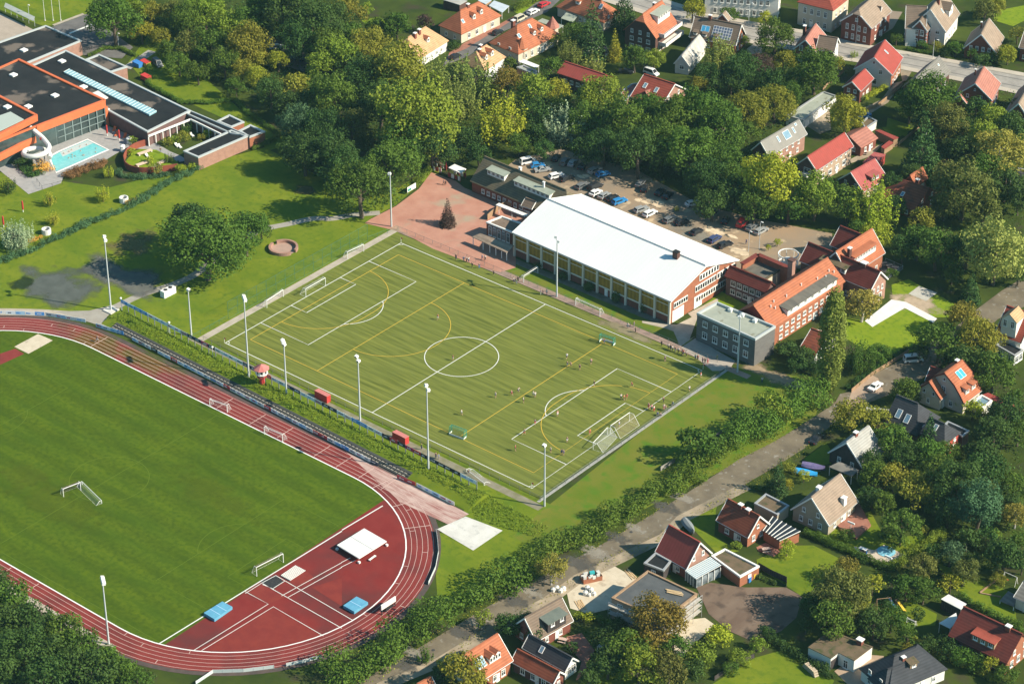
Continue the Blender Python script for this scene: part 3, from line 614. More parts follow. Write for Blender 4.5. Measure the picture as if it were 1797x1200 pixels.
def flat(label, tl, q, h, wall, roof, name='building', cat='building', rim=None, par=0.35, rect=True, wins=None, parent=None, part='wall', group=None, base=0.0, rimw=0.35):
    P = poly4(tl, q, h) if tl else [Vector((a[0],a[1],h)) for a in q]
    if rect and len(P) == 3: P.append(P[0]+P[2]-P[1])
    c = sum(P, Vector())/len(P)
    if parent is None: t = thing(name, label, cat, (c.x,c.y,0), 0, group); o_ = Vector((c.x,c.y,0))
    else: t = parent; o_ = t.location
    L_ = [(p.x-o_.x,p.y-o_.y) for p in P]
    A = sum(L_[i][0]*L_[(i+1)%len(L_)][1]-L_[(i+1)%len(L_)][0]*L_[i][1] for i in range(len(L_)))
    rev = A < 0
    if rev: L_.reverse()
    b = MB(); b.prism(L_, base, h-par*.2, top=False); b.build(part, wall, t)
    b = MB(); b.face([(x,y,h-par) for x,y in L_]); b.build('roof', roof, t)
    b = MB(); k = len(L_); inn = []
    for i in range(k):
        p, a, n_ = Vector(L_[i]), Vector(L_[i-1]), Vector(L_[(i+1)%k]); e1 = (p-a).normalized(); e2 = (n_-p).normalized()
        m1 = Vector((-e1.y,e1.x)); m2 = Vector((-e2.y,e2.x)); bi = (m1+m2); bi = bi/max(0.3,bi.length_squared)*2; inn.append(p+bi*rimw)
    out = [Vector(p)-(inn[i]-Vector(p))*0.25 for i, p in enumerate(L_)]
    for i in range(k):
        j = (i+1)%k
        b.face([(*out[i],h),(*out[j],h),(*inn[j],h),(*inn[i],h)]); b.face([(*inn[i],h),(*inn[j],h),(*inn[j],h-par-.1),(*inn[i],h-par-.1)]); b.face([(*out[j],h),(*out[i],h),(*out[i],h-par-.05),(*out[j],h-par-.05)])
    b.build('parapet', rim or metal, t)
    for wq in wins or ():                        # (edge number, z, count, width, height)
        i, z, n = wq[:3]; i = (len(L_)-2-i)%len(L_) if rev else i; ww, hh = (wq[3:5] if len(wq) > 4 else (1.0,1.2)); a, e = Vector(L_[i]), Vector(L_[(i+1)%k]); d = e-a; nn = Vector((d.y,-d.x)).normalized()
        fn = wq[5] if len(wq) > 5 else None; lo, hi = (wq[6] if len(wq) > 6 else (0.06,0.94))
        for j in range(n):
            p = a+d*(lo+(hi-lo)*(j+.5)/n)+nn*.03
            if fn: door(t, p.x,p.y,base+z, math.atan2(d.y,d.x), ww, hh, fn, 'garage_door' if ww > 2 else 'door')
            else: window(t, p.x,p.y,z, math.atan2(d.y,d.x), ww, hh)
    t['_poly'] = 0; del t['_poly']
    return t, L_
def leanto(label, tl, q, hs, m, name='lean_to', cat='shed', posts=True, th=.15, wall=None, post_m=None, parent=None):   # a roof plane on posts: corners with their heights
    P = [G(tl,q[2*i],q[2*i+1],hs[i]) for i in range(len(q)//2)]; c = sum(P,Vector())/len(P)
    t = thing(name, label, cat, (c.x,c.y,0)); L_ = [(p.x-c.x,p.y-c.y,p.z) for p in P]
    b = MB(); b.slab(L_, th); b.build('roof', m, t)
    if wall:
        b = MB(); Lw = [(x*.95,y*.95) for x,y,z in L_]; b.prism(Lw, 0, min(hs)-th-.05, top=False); b.build('wall', wall, t)
    elif posts:
        for x,y,z in L_:
            b = MB(); b.tube([(x*.93,y*.93,0),(x*.93,y*.93,z-th)],.09,6); b.build('post', post_m or trim_w, t)
    return t
# ---------------------------------------------------------------- houses of the upper town
FH = ((1,0),(1,0))
h = house('cream villa with broad orange hipped roof and two white dormers beside the side street', 'a', (885,112,1085,20,910,357), 9, 3.3, cream, t_orange, hip=FH, trim=False, chim=[(-.2,0,.9)], dorm=[(-.3,.62,1.3,1.5,'gable',1,white_r,t_orange),(.55,.55,1.3,1.5,'gable',1,white_r,t_orange)], g=[(0.8,2)], s=[(0.7,4,1.3,1.7)])
rooflight(h, -1.35, .5, .8, 1.1)
house('house with sun-bleached tan hipped roof and red chimneys behind the feathery trees', 'a', (335,397,525,282,600,530), 8.5, 3.3, white_r, t_tan, hip=FH, trim=False, chim=[(-.45,.15,.6),(.1,.1,.8)], dorm=[(.35,.6,1.4,1.4,'gable',1,white_r,t_orange)])
h = house('cream villa with orange hipped roof, corner turret and white dormers', 'a', (1480,268,1640,192,1600,522), 9, 3.5, cream, t_orange, hip=FH, trim=False, chim=[(-.9,-.3,.9,1.1)], dorm=[(.1,.62,1.3,1.3,'gable',1,white_r,t_orange),(1.1,.6,1.3,1.3,'gable',1,white_r,t_orange)], sky=[(.2,.25,.8,1.2),(-1.5,.4,.9,1.2)], s=[(0.6,5,1.1,1.8)])
def turret(H, tl, x, y, r_, hw, hp, wm, rm):
    g0 = G(tl,x,y); lp = H.t.matrix_basis.inverted() if False else None
    dx, dy = g0.x-H.t.location.x, g0.y-H.t.location.y; c_, s_ = math.cos(-H.rz), math.sin(-H.rz); lx, ly = dx*c_-dy*s_, dx*s_+dy*c_
    k = 8; pl = [(lx+r_*math.cos(2*math.pi*i/k+.39), ly+r_*math.sin(2*math.pi*i/k+.39)) for i in range(k)]
    b = MB(); b.prism(pl, 0, hw); o = b.build('turret', wm, H.t)
    b = MB(); pr = [(lx+(r_+.35)*math.cos(2*math.pi*i/k+.39), ly+(r_+.35)*math.sin(2*math.pi*i/k+.39), hw) for i in range(k)]
    for i in range(k): b.face([pr[i],pr[(i+1)%k],(lx,ly,hp)])
    b.build('turret_roof', rm, o)
    for i in range(k):
        a = 2*math.pi*i/k+.39+math.pi/k; window(o, lx+(r_*.93+.02)*math.cos(a), ly+(r_*.93+.02)*math.sin(a), 1, a+math.pi/2, .7, 1.5)
turret(h, 'a', 1530, 625, 1.9, 4.2, 7.4, cream, t_orange); turret(h, 'b', 175, 425, 1.9, 4.6, 8, cream, t_pink)
house('small tan roofed house with white gabled dormers in front of the turret villa', 'a', (1050,548,1165,472,1350,665), 8.3, 4.4, white_r, t_tan, w=4.8, hip=((1,2.5),(1,3)), trim=False, chim=[(-.6,.1,.5),(.1,-.1,.8)], dorm=[(-.6,.6,1.5,1.6,'gable',1,white_r,t_orange),(.5,.6,1.5,1.6,'gable',1,white_r,t_orange)])
leanto('white flat roofed annex with pale sheets below the small tan roofed house', 'a', (1130,790,1240,705,1295,745,1180,830), (2.6,2.8,2.8,2.6), sheet_white, 'annex', 'annex', wall=white_r)
leanto('white carport roof beside the turret villa', 'a', (1500,650,1550,625,1715,690,1680,715), (2.5,2.5,2.4,2.4), sheet_white, 'carport', 'carport')
flat('low garage with pale flat roof beside the white carport', 'a', (1480,705,1550,685,1690,745,1690,790), 2.6, brick_pink, felt_green, 'garage', 'garage')
house('low house with orange hipped roof by the tall spruce at the frame top', 'b', (430,-80,690,5,460,155), 8.5, 3.2, cream, t_orange, hip=FH, trim=False, dorm=[(-.5,.55,1.6,1.2,'flat',1,white_r,t_orange)], sky=[(1.2,.3,.9,1.4)])
leanto('carport with pale green flat roof beside the low orange roofed house', 'b', (265,195,325,130,450,160,390,235), (2.6,2.6,2.5,2.5), copper_green, 'carport', 'carport')
leanto('long grey carport roof behind the turret villa', 'b', (20,225,70,195,295,270,240,305), (2.4,2.4,2.4,2.4), felt_green, 'carport', 'carport')
leanto('pale blue sheet carport roof behind the broad hipped villa', 'a', (1185,60,1240,8,1400,65,1325,135), (2.5,2.5,2.4,2.4), mat('pale_blue_sheet',(0.5,0.56,0.6),(0.42,0.48,0.52),.5), 'carport', 'carport')
leanto('grey shed roof partly red at the frame top', 'a', (700,0,760,-40,960,10,880,55), (3,3,2.6,2.6), t_pale, 'shed', 'shed', wall=brick_dark)
leanto('small pale shed roof behind the broad hipped villa', 'a', (1070,10,1110,-20,1215,5,1150,45), (2.6,2.6,2.5,2.5), mat('pale_blue_sheet',(0,0,0)), 'shed', 'shed', wall=timber)
h = house('three storey dark brick apartment house with orange roof and white balconies', 'b', (1125,152,1330,7,1290,392), 11.8, 5.8, (brick_dark,brick_dark), t_orange, name='apartment_house', hip=((.3,1.6),(0,0)), trim=False, g=[(0.7,3,1.5,1.3),(3.2,3,1.3,1.3),(5.7,3,.9,1.2)], s=[(0.7,4,1.6,2)], chim=[(.35,-.1,.5)], sky=[(-1.1,-.4,.4,.6)])
b = dormer(h, .15, .62, h.Lr*.62, 2.7, 'flat', 5, white_r, felt_green)
for z0, ex in ((5.6,1.0),(2.8,1.6)):
    m_ = MB(); y0, y1 = h.vi, h.vi+ex+1; a_, b_ = h.a0+h.Lr*.16, h.b0+.3
    m_.box(a_,b_,y0,y1,z0-.2,z0); m_.box(a_,b_,y1-.12,y1,z0,z0+1); m_.box(a_,a_+.12,y0,y1-.12,z0,z0+1); m_.box(b_-.12,b_,y0,y1-.12,z0,z0+1)
    if h.sg < 0: m_.v = [(x,-y,z) for x,y,z in m_.v]; m_.f = [f[::-1] for f in m_.f]
    m_.build('balcony', white_r, h.t)
house('long low house with bright red roof half hidden by a light green tree', 'b', (305,648,735,788,365,815), 6.2, 4, brick_dark, sheet_red, trim=False, s=[(1.6,5,1.2,1.2)])
h = house('house with dark red roof, two skylights and pink gable near the dense green row', 'b', (1140,780,1465,885,1200,1082), 7.5, 3, brick_pink, t_red, sky=[(-.55,.42,.9,1.5),(.2,.45,.9,1.5)])
house('small cross wing with pink roof in front of the dark red roof', 'b', (1270,925,1150,960,1335,1050), 5.2, 2.8, brick_pink, t_pink, name='annex', cat='annex', trim=False, g=[], s=[])
flat('flat red roofed annex beside the dark red roofed house', 'b', (890,965,1010,880,1100,870,940,1062), 3, brick_pink, mat('flat_red',(0.42,0.16,0.12),(0.36,0.13,0.1),.4), 'annex', 'annex', rect=False)
house('white gabled chalet with pale grey corrugated roof and covered terrace', 'b', (1537,592,1722,368,1640,665), 6, 3.2, white_r, mat('pale_corrugated',(0.56,0.54,0.49),(0.4,0.37,0.32),.5,stretch=(1,.3,1),detail=8), name='chalet', ov=.3, g=[(1.6,1,1.4,1.3)])
house('small dark roofed shed with pink gable among shrubs', 'b', (700,490,740,480,690,570), 4, 2.6, brick_pink, t_slate, name='shed', cat='shed', g=[], s=[], trim=False)
house('low white garage with dark roof behind the spruce', 'b', (440,470,640,400,505,525), 3.4, 2.4, white_r, t_slate, w=2.6, name='garage', cat='garage', g=[], s=[], trim=False)
h = house('brown tiled house carrying a large grid of solar panels by the main street', 'c', (118,172,608,265,300,435), 8.5, 3.5, (brick_orange,brick_orange), t_brown, sky=[], chim=[(-.35,0,1.2)], s=[(.9,4)], g=[(.9,2),(3.6,2)])
rooflight(h, .3, .55, 6.0, 3.7, solar, name='solar_panel', cells=(7,4)); rooflight(h, -.42, .5, 2.6, 1.9, solar_b, name='solar_panel', cells=(2,1))
for f_ in (-.78,-.38,.1): dormer(h, f_, .86, 1.2, 1.0, 'flat', 1, white_r, t_brown)
house('small front gable with sandy roof behind the solar panel house', 'c', (408,150,440,118,475,215), 8, 4.5, brick_red, t_tanbrown, name='annex', cat='annex', g=[], s=[])
house_g('long white villa behind a hedge across the main street at the frame top', 'c', (215,150,985,205), 10, 12, 7.5, white_r, t_orange, name='villa', hip=FH, trim=False, s=[(0.8,9,1.1,1.7),(4.3,9,1.1,1.7)], g=[(.8,2,1.1,1.7),(4.3,2,1.1,1.7)])
house_g('cream two storey villa with red hipped roof facing the main street', 'c', (1212,262,1530,342), 11, 11.5, 7.6, cream, t_red, name='villa', hip=FH, trim=False, s=[(0.7,4,1.1,1.9),(4.4,4,1.1,1.9)], g=[(.9,3),(4.4,3)], dorm=[(0,.5,1.6,1.4,'flat',1,white_r,t_red)])
h = house('red brick house with pink roof and a cross gable beside the main street', 'c', (1277,422,1390,252,1398,540), 9, 4.6, brick_red, t_pink, chim=[(.35,-.7,.6,1.0)], g=[(.9,2,1.1,1.7),(4.3,2,1.1,1.7)])
house('cross wing with rusty brown roof on the pink roofed brick house', 'c', (1425,372,1620,402,1560,552), 8.0, 4.9, wall=(brick_orange,white_r), roof=t_brown, w=3.4, name='annex', cat='annex')
h = house('ornate red brick villa with rows of arched white framed windows', 'd', (62,102,250,-60,215,290), 10.5, 6, brick_red, t_tanbrown, name='villa', hip=((.25,1.5),(0,0)), g=[(1,4,.9,1.7),(4,4,.9,1.7),(7,1,.9,1)], s=[(1,3),(4,3)])
house('white gabled wing on the ornate red brick villa', 'd', (165,55,300,75,180,180), 8.6, 5.6, wall=(brick_pink,white_r), roof=t_brown, w=1.9, name='annex', cat='annex', g=[(1,2),(5,1)])
h = house('large white and brick villa with steep gables and loggia facing the street', 'd', (812,102,960,-90,972,350), 11.5, 5, (white_r,white_r), t_tanbrown, name='villa', chim=[(-.1,.1,.9,1),(.55,-.1,1,1.1)], g=[(.9,3,1.2,1.7),(3.7,3,1.3,1.2)], sky=[(-.2,.4,.5,1.4)])
dormer(h, .25, .75, 4, 2.4, 'gable', 1, white_r, t_brown)
h = house('brick bay with quoined corners on the front of the large white villa', 'd', (703,217,770,120,803,303), 9, 5.8, (brick_red,brick_red), t_brown, name='annex', cat='annex', g=[(.9,2,1.2,1.8),(3.9,2,1.2,1.8)], s=[])
bq = MB()
for z_ in range(0, 12):
    for sg in (1,-1):
        if z_ % 2: continue
        x_ = h.a0 if h.eg < 0 else h.b0; bq.box(x_-.08,x_+.08,sg*h.vi-.3,sg*h.vi+.1,z_*.5,z_*.5+.5)
bq.build('quoin_pattern', trim_w, h.t)
house('brown roofed wing on the far side of the large white villa', 'd', (560,60,780,70,535,150), 9, 6, white_r, t_brown, name='annex', cat='annex', g=[], s=[])
house('brick house with sandy roof and four small gable windows beyond the street', 'd', (1347,362,1432,197,1522,527), 8.6, 3.2, brick_red, t_tanbrown, g=[(3,4,.9,1.3)], chim=[(.3,-.3,.3,.5)])
house('red roofed house with white upper gable and brick ground floor by the driveway', 'd', (222,607,337,422,412,795), 9.5, 4.8, (brick_orange,white_r), sheet_red, g=[(.8,1,2.4,1.8),(4.2,2,1.1,1.5),(7.2,1,.8,1)], sky=[(.2,.3,.5,1.4)])
house('small red roofed brick annex in front of the white gabled house', 'C', (893,430,962,363,948,472), 6.6, 4.2, brick_red, sheet_red, name='annex', cat='annex', g=[(.8,2,1,1.2),(3,2,.9,1.1)])
house('large dark roofed barn house behind the round green tree', 'd', (660,820,908,592,1030,760), 10, 4, brick_dark, t_grey, name='barn_house', trim=False, g=[(1,2,1.6,1.2)], sky=[(.6,.3,.5,.5)])
house('brick house with pink red roof and a small round gable window', 'd', (1285,880,1380,702,1462,1060), 9, 4.5, brick_red, t_pink, g=[(1,2,1,1.3),(4.2,2,.8,1),(6.6,1,.5,.6)], chim=[(.45,-.35,.2,.4)])
house('low annex with pale pink roof at the foot of the round window house', 'd', (1125,1005,1197,932,1165,1118), 5.6, 3, brick_red, t_pink, name='annex', cat='annex', g=[], s=[])
house('dark roofed house at the edge of the picture beyond the dense trees', 'C', (1768,545,1850,405,1835,640), 9, 4, brick_red, t_tanbrown, chim=[(0,0,.4,.5)])
house_g('red brick house cut by the frame beside the yellow street tree', 'd', (1745,640,1900,670), 9, 8, 4.4, brick_red, t_brown)
t, L_ = flat('long white garage row with green grey flat roof and red brown doors', 'C', (742,480,812,503,637,630,548,607), 3, white_r, felt_green, 'garage_row', 'garages', rect=False, wins=[(1,0,7,2.6,2.2,mat('garage_door',(0.72,0.7,0.66)))])
t, L_ = flat('small pale garage with black and white doors beside the yellow tree', 'f', (130,150,90,90,160,20,250,70), 2.6, white_r, felt_moss, 'garage', 'garage', rect=False)
h = house('grey roofed house with dark gable and square roof window below the garage row', 'e', (387,416,790,182,505,552), 8.5, 5, (brick_pink,brick_dark), mat('grey_sheet_roof',(0.27,0.255,0.225),(0.23,0.22,0.195),.3), g=[(1,2,1,1.4),(3.6,2,.8,1.2)], s=[(.9,4),(3.3,5,.9,1.1)], sky=[(.18,.42,2.6,2.2),(-.25,.4,.6,1.6),(.55,.4,.6,1.6)])
rooflight(h, .75, .15, .9, .7, glass_b, cells=(1,1))
h = house('long pale house with bright red roof and a balcony on its dark gable', 'e', (880,571,1272,319,985,710), 8.6, 5.4, (brick_pale,brick_purple), sheet_red, g=[(3.4,1,2.2,1.6)], s=[(1.2,4,1.8,1.5),(4.2,6,.7,.8)])
bm = MB(); x_ = (h.a0 if h.eg < 0 else h.b0); ex = 1.6*h.eg; bm.box(min(x_,x_+ex),max(x_,x_+ex),-1,h.vi,2.9,3.05); bm.box(min(x_+ex,x_+ex*1.07),max(x_+ex,x_+ex*1.07),-1,h.vi,3.05,4); bm.build('balcony', white_r, h.t)
house('low outbuilding with faded red roof and yard behind the long pale house', 'e', (1322,357,1502,252,1430,488), 5.2, 3, brick_red, t_pink, name='outbuilding', trim=False)
h = house('steep house with weathered crimson roof and big sloping dormer', 'e', (1334,735,1590,592,1452,948), 7.6, 3.4, (brick_pink,brick_dark), mat('crimson_roof',(0.4,0.115,0.1),(0.33,0.085,0.08),.6,bands=(0,.8,.12),detail=8))
dormer(h, .15, .8, 3.6, 1.6, 'flat', 2, brick_dark, mat('crimson_roof',(0,0,0)))
leanto('lean to with striped red roof behind the crimson roofed house', 'e', (1460,625,1580,520,1705,545,1600,650), (3,3.2,2.8,2.7), mat('crimson_roof',(0,0,0)), wall=red_wood)
leanto('narrow red roofed shed beside the lawn behind the yellow tree', 'f', (228,172,280,165,480,248,430,270), (2.6,2.8,2.8,2.6), sheet_red, 'shed', 'shed', wall=timber)
leanto('open crate like red roofed hut in the paved yard', 'f', (295,345,380,280,425,300,330,370), (1.8,2,2,1.8), sheet_red, 'hut', 'shed', wall=timber)
house('orange tiled bungalow with hipped roof beside the brown autumn tree', 'f', (592,712,800,782,560,985), 6.8, 2.9, brick_red, t_rust, name='bungalow', hip=((1,0),(0,0)), trim=False, chim=[(-.5,-.25,.4)], sky=[(-.9,.55,.7,1.2)])
house('small orange tiled wing behind the hipped bungalow', 'f', (600,648,735,560,700,738), 5.6, 2.9, brick_red, t_orange, name='bungalow', trim=False)
house('hexagonal garden pavilion with dusky red roof in the shade', 'f', (1005,462,1012,462,1010,545), 4, 2.4, timber, t_darkred, name='pavilion', cat='pavilion', hip=FH, trim=False, ov=.5, g=[], s=[])
house('tall narrow shed with mossy pitched roof at the garden end', 'f', (725,120,800,65,770,140), 4.4, 3, timber, t_tanbrown, name='shed', cat='shed', g=[], s=[], trim=False)
# ---------------------------------------------------------------- the sports hall
a_ = [Vector((-22.7,46.6,0)), Vector((30.4,45.0,0)), Vector((31.6,72.4,0)), Vector((-21.3,74.2,0))]
H = house_w('huge sports hall with white sheet roof, yellow window bays and orange gable', (a_[0]+a_[3])/2, (a_[1]+a_[2])/2, 14.0, 11.2, 7, (brick_red,brick_orange), sheet_white, name='sports_hall', cat='sports hall', ov=0.5, g=[], s=[], trim=True)
ywin = mat('ochre_glazing', (0.40,0.24,0.04), (0.30,0.19,0.035), 1.2, rough=0.5, bands=(0,1.25,.3)); n_ = 11
for i in range(n_+1):
    x_ = H.a0+(H.b0-H.a0)*i/n_; b = MB(); b.box(x_-.28,x_+.28,-H.vi-.5,-H.vi,0,6.6); b.build('pillar', mat('cream_post',(0.62,0.56,0.46)), H.t)
    if i < n_:
        xm = x_+(H.b0-H.a0)/n_/2; b = MB(); b.box(xm-2.0,xm+2.0,-H.vi-.12,-H.vi,2.4,6.3); o = b.build('window', ywin, H.t)
        b = MB()
        for z_ in (2.35,5.2,6.3): b.box(xm-2.02,xm+2.02,-H.vi-.2,-H.vi-.12,z_,z_+.12)
        b.build('frame', trim_w, o)
        b = MB(); b.box(xm-2.02,xm+2.02,-H.vi-.16,-H.vi,2.05,2.3); b.build('sill', mat('cream_post',(0,0,0)), H.t)
def hband(y0, y1, z0, z1, n):
    b = MB(); b.box(H.b0,H.b0+.15,y0,y1,z0,z1); o = b.build('window_band', trim_w, H.t)
    for i in range(n):
        y_ = y0+(y1-y0)*(i+.5)/n; c = MB(); c.box(H.b0+.15,H.b0+.2,y_-.33,y_+.33,z0+.3,z1-.25); c.build('window', glass, o)
hband(-2.0,6.0,7.4,9.2,7); hband(-3.6,5.0,4.7,6.5,9); hband(5.4,12.8,4.7,6.5,7); hband(-3.2,12.8,1.5,3.2,16); hband(-12.2,-6.6,3.9,5.5,6)
for y_, w_, h_ in ((-10.3,4.6,3.3),(-2.2,3.2,3.4)): door(H.t, H.b0+.02, y_, 0, math.pi/2, w_, h_, trim_w, 'garage_door')
p_ = G('E',1757,158,10.7)-H.t.location; c_, s_ = math.cos(-H.rz), math.sin(-H.rz); chimney(H.t, p_.x*c_-p_.y*s_, p_.x*s_+p_.y*c_, 9, 12.5, 1.5, brick_dark, felt)
b = MB(); b.tube([(-26.5,0,11.35),(26.3,0,11.35)],.16,6); b.build('ridge_cap', mat('ridge_grey',(0.55,0.56,0.53)), H.t)
# ---------------------------------------------------------------- the old school by the plaza
h = house('long brick school house with olive tiled roof and two green dormers by the plaza', 'B', (750,822,1180,1000,657,945), 8.6, 3.4, brick_red, t_olive, name='school', cat='school', hip=((0,0),(.5,3)), g=[(1,2)], s=[(1,13,1.1,1.3)], trim=False)
dormer(h, -.52, .55, 6.2, 1.7, 'flat', 4, trim_w, copper_green); dormer(h, .36, .55, 12.5, 1.7, 'flat', 8, trim_w, copper_green)
chimney(h.t, -2, .3, 8, 9.4, .7, trim_w); chimney(h.t, 8, -1.5, 7, 9.2, .5, trim_w)
house('small brick porch with brown gabled roof joining the old school', 'p', (1690,402,1800,440,1640,470), 4.9, 3.4, brick_red, t_brown, w=2.0, name='annex', cat='annex', s=[(1,2,1,1.2)], g=[])
t, L_ = flat('brick changing block with brown flat roof and tall white windows by the hall', 'p', (1280,655,1440,592,1720,690,1548,762), 4.6, brick_red, t_brown, 'changing_block', 'building', rect=False, rim=trim_w, wins=[(0,1.2,2,1,2.4),(3,1.0,5,1.1,2.8)])
t = leanto('covered entrance with striped sandy roof on white posts beside the hall', 'p', (1125,812,1215,775,1572,905,1492,980), (2.5,3.3,3.3,2.5), t_tanbrown, 'canopy', 'canopy', posts=False)
for f_ in (0,.3,.5,.68,.85,1):
    p_ = G('p',1140,815,2.5).lerp(G('p',1492,975,2.5),f_)-t.location; b = MB(); b.tube([(p_.x,p_.y,0),(p_.x,p_.y,2.4)],.12,6); b.build('post', trim_w, t)
b = MB(); q_ = Q('p',1290,640,1400,540,1490,500,1540,520); L2 = [(v.x,v.y) for v in q_]
for i in range(3): b.beam((*L2[i],.9),(*L2[i+1],.9),.12,1.8)
tag(b.build('wooden_fence', timber), 'brown wooden garden fence between the plaza and the hall', 'fence')
t = thing('covered_walkway', 'long white flat walkway roof between the old school and the hall', 'walkway', (G('p',1550,540)).to_tuple()); b = MB(); p1, p2 = G('p',1395,470,2.8)-t.location, G('p',1700,590,2.8)-t.location; b.beam(p1,p2,1.4,.25); b.build('roof', trim_w, t)
for f_ in (.05,.5,.95):
    q_ = p1.lerp(p2,f_); b = MB(); b.tube([(q_.x,q_.y,0),(q_.x,q_.y,2.7)],.08,6); b.build('post', trim_w, t)
for lab, q_ in (('ticket booth under a white canopy beside the old school',(880,85,945,48,1066,98,1005,142)),('ticket booth under a mossy canopy in the tree shade',(690,-10,740,-30,862,15,800,55))):
    t = leanto(lab, 'p', q_, (3,3.1,3.1,3), trim_w if 'white' in lab else felt_moss, 'ticket_booth', 'booth', th=.3, post_m=red_wood)
    b = MB()
    for i in range(4):
        b.box(-2.2+i*1.15,-1.3+i*1.15,-1.4,-1.3,0.3,1.6, i%2); b.box(-2.2+i*1.15,-1.3+i*1.15,1.1,1.2,0.3,1.6,(i+1)%2)
    o = b.build('panel', [red_wood, trim_w], t); o.rotation_euler = (0,0,.05)
# ---------------------------------------------------------------- the new school by the hall
h = house('long school wing with dark brown red tiled roof and pale gable behind the birch', 'h', (233,269,990,577,905,782), 12, 5.6, (brick_purple,brick_pink), t_darkred, name='school', cat='school', g=[(.8,1,3.6,1.8),(3.6,3,.8,1.3),(7,2,.5,1.2)], s=[(1,9,1.1,1.4)], chim=[(.55,0,.6,1.6)], sky=[(.1,.55,1.2,2)], ch_m=brick_dark)
dormer(h, -.12, .78, 8, 1.6, 'flat', 6, trim_w, felt_moss)
h = house('long school wing with bright orange roof and a flat white ribbon dormer', 'g', (730,930,1515,432,960,1160), 10.5, 5.8, (brick_orange,mat('red_cladding',(0.22,0.035,0.03),(0.18,0.03,0.025),.8)), t_orange, name='school', cat='school', trim=False, s=[(0.9,10,1.3,1.2),(3.3,10,1.3,1.2)], g=[(6,2,.5,1.0)])
d_ = dormer(h, .12, .93, h.Lr*.66, 1.9, 'flat', 7, trim_w, felt_wood, hh=1.0)
for f_ in (-.72,-.66,-.6,.12,.5,.68,.82,-.3,.9): b = MB(); b.tube([(0,0,0),(0,0,.7)],.16,6); o = b.build('vent', trim_w, h.t); o.location = slope_pt(h, f_*h.Lr/2, random.uniform(.25,.55), h.sg)
h = house('link building with dark red tiled roof between the hall and the orange wing', 'g', (482,512,925,690,620,703), 8, 5.5, brick_purple, t_darkred, name='school', cat='school', trim=False, s=[(.9,5,1.5,1.4),(3.3,5,1.5,1.5)], g=[])
flat('flat roofed school block with weathered boards behind the link building', 'g', (612,545,785,440,1020,550,850,665), 6.6, cream, felt_wood, 'school_block', 'school', rect=False, rim=felt_moss)
t = thing('parapet_wall', 'red brick parapet walls round the flat school roof', 'wall', G('g',800,480,0).to_tuple())
for q_ in ((612,500,778,400),(778,400,1105,540)):
    a1, b1 = G('g',q_[0],q_[1],8)-t.location, G('g',q_[2],q_[3],8)-t.location; b = MB(); b.beam(a1-Vector((0,0,4)),b1-Vector((0,0,4)),.5,8); b.build('wall', brick_orange, t)
    b = MB(); off = Vector((0,0,.1)); b.beam(a1+off,b1+off,1.4,.2); b.build('roof', t_darkred, t)
t = thing('brick_chimney', 'square brick chimney shaft beside the flat school roof', 'chimney', G('g',1125,640,6).to_tuple()[:2]+(0,)); b = MB(); b.box(-.7,.7,-.7,.7,0,11); b.build('shaft', brick_pink, t); b = MB(); b.box(-.85,.85,-.85,.85,11,11.3); b.build('chimney_cap', brick_dark, t)
h = house('old school house with dark tiled roof under the yellow green trees', 'h', (566,97,800,192,470,305), 10, 4.6, brick_dark, t_darkred, name='school', cat='school', g=[], s=[])
h = house('school house with orange roof, wide dormer and terrace facing the garden', 'h', (520,372,903,128,1052,372), 10.5, 5, (brick_orange,brick_red), t_orange, name='school', cat='school', s=[(.8,5,1.1,1.6)], g=[(.8,3,1.1,1.8),(3.8,2,1,1.6)])
dormer(h, .05, .75, 9.5, 2.2, 'flat', 8, trim_w, t_orange); chimney(h.t, -h.Lr*.3, h.sg*2, 6, 11, 1.0, brick_dark)
c = G('g',1100,385,4.5); t = thing('spiral_staircase', 'round white staircase tower with ring rail beside the car park', 'staircase', (c.x,c.y,0)); b = MB(); b.prism([(2.2*math.cos(a*.35),2.2*math.sin(a*.35)) for a in range(18)],0,1.4,mt=0); b.build('base', concrete, t)
for z_, nm in ((4.3,'ring_rail'),(1.6,'ring_rail')):
    b = MB(); b.tube([(2.6*math.cos(R(a)),2.6*math.sin(R(a)),z_) for a in range(0,361,15)],.16,6); b.build(nm, trim_w, t)
for a in range(0,360,45): b = MB(); b.tube([(2.6*math.cos(R(a)),2.6*math.sin(R(a)),0),(2.6*math.cos(R(a)),2.6*math.sin(R(a)),4.3)],.08,5); b.build('post', trim_w, t)
b = MB(); b.tube([(0,0,0),(0,0,3)],.9,10); b.build('core', concrete_w, t)
t, L_ = flat('grey timber clad school cube with pale green flat roof beside the pitch corner', 'i', (470,175,1082,430,872,562,260,292), 8, timber_g, felt_green, 'school_block', 'school', rect=False, par=.6, rim=mat('zinc',(0.45,0.48,0.47),rough=.5), wins=[(2,1.6,5,1.5,1.8),(2,4.9,5,1.5,1.6)])
for x_,y_ in ((610,275),(735,328),(865,388)): p_ = G('i',x_,y_,7.4)-t.location; b = MB(); b.box(-.5,.5,-.5,.5,7.3,8.1); b.faces([(-.4,-.4,8.1),(.4,-.4,8.1),(.4,.4,8.1),(-.4,.4,8.1),(0,0,8.5)],[(0,1,4),(1,2,4),(2,3,4),(3,0,4)]); o = b.build('roof_vent', trim_w, t); o.location = (p_.x,p_.y,0)
house('small house with steep rusty red roof hiding behind the tall poplar', 'i', (1462,455,1640,522,1400,710), 6.2, 2.7, white_r, t_rust, g=[(.8,1)], s=[(.8,1,1.4,1.2)])
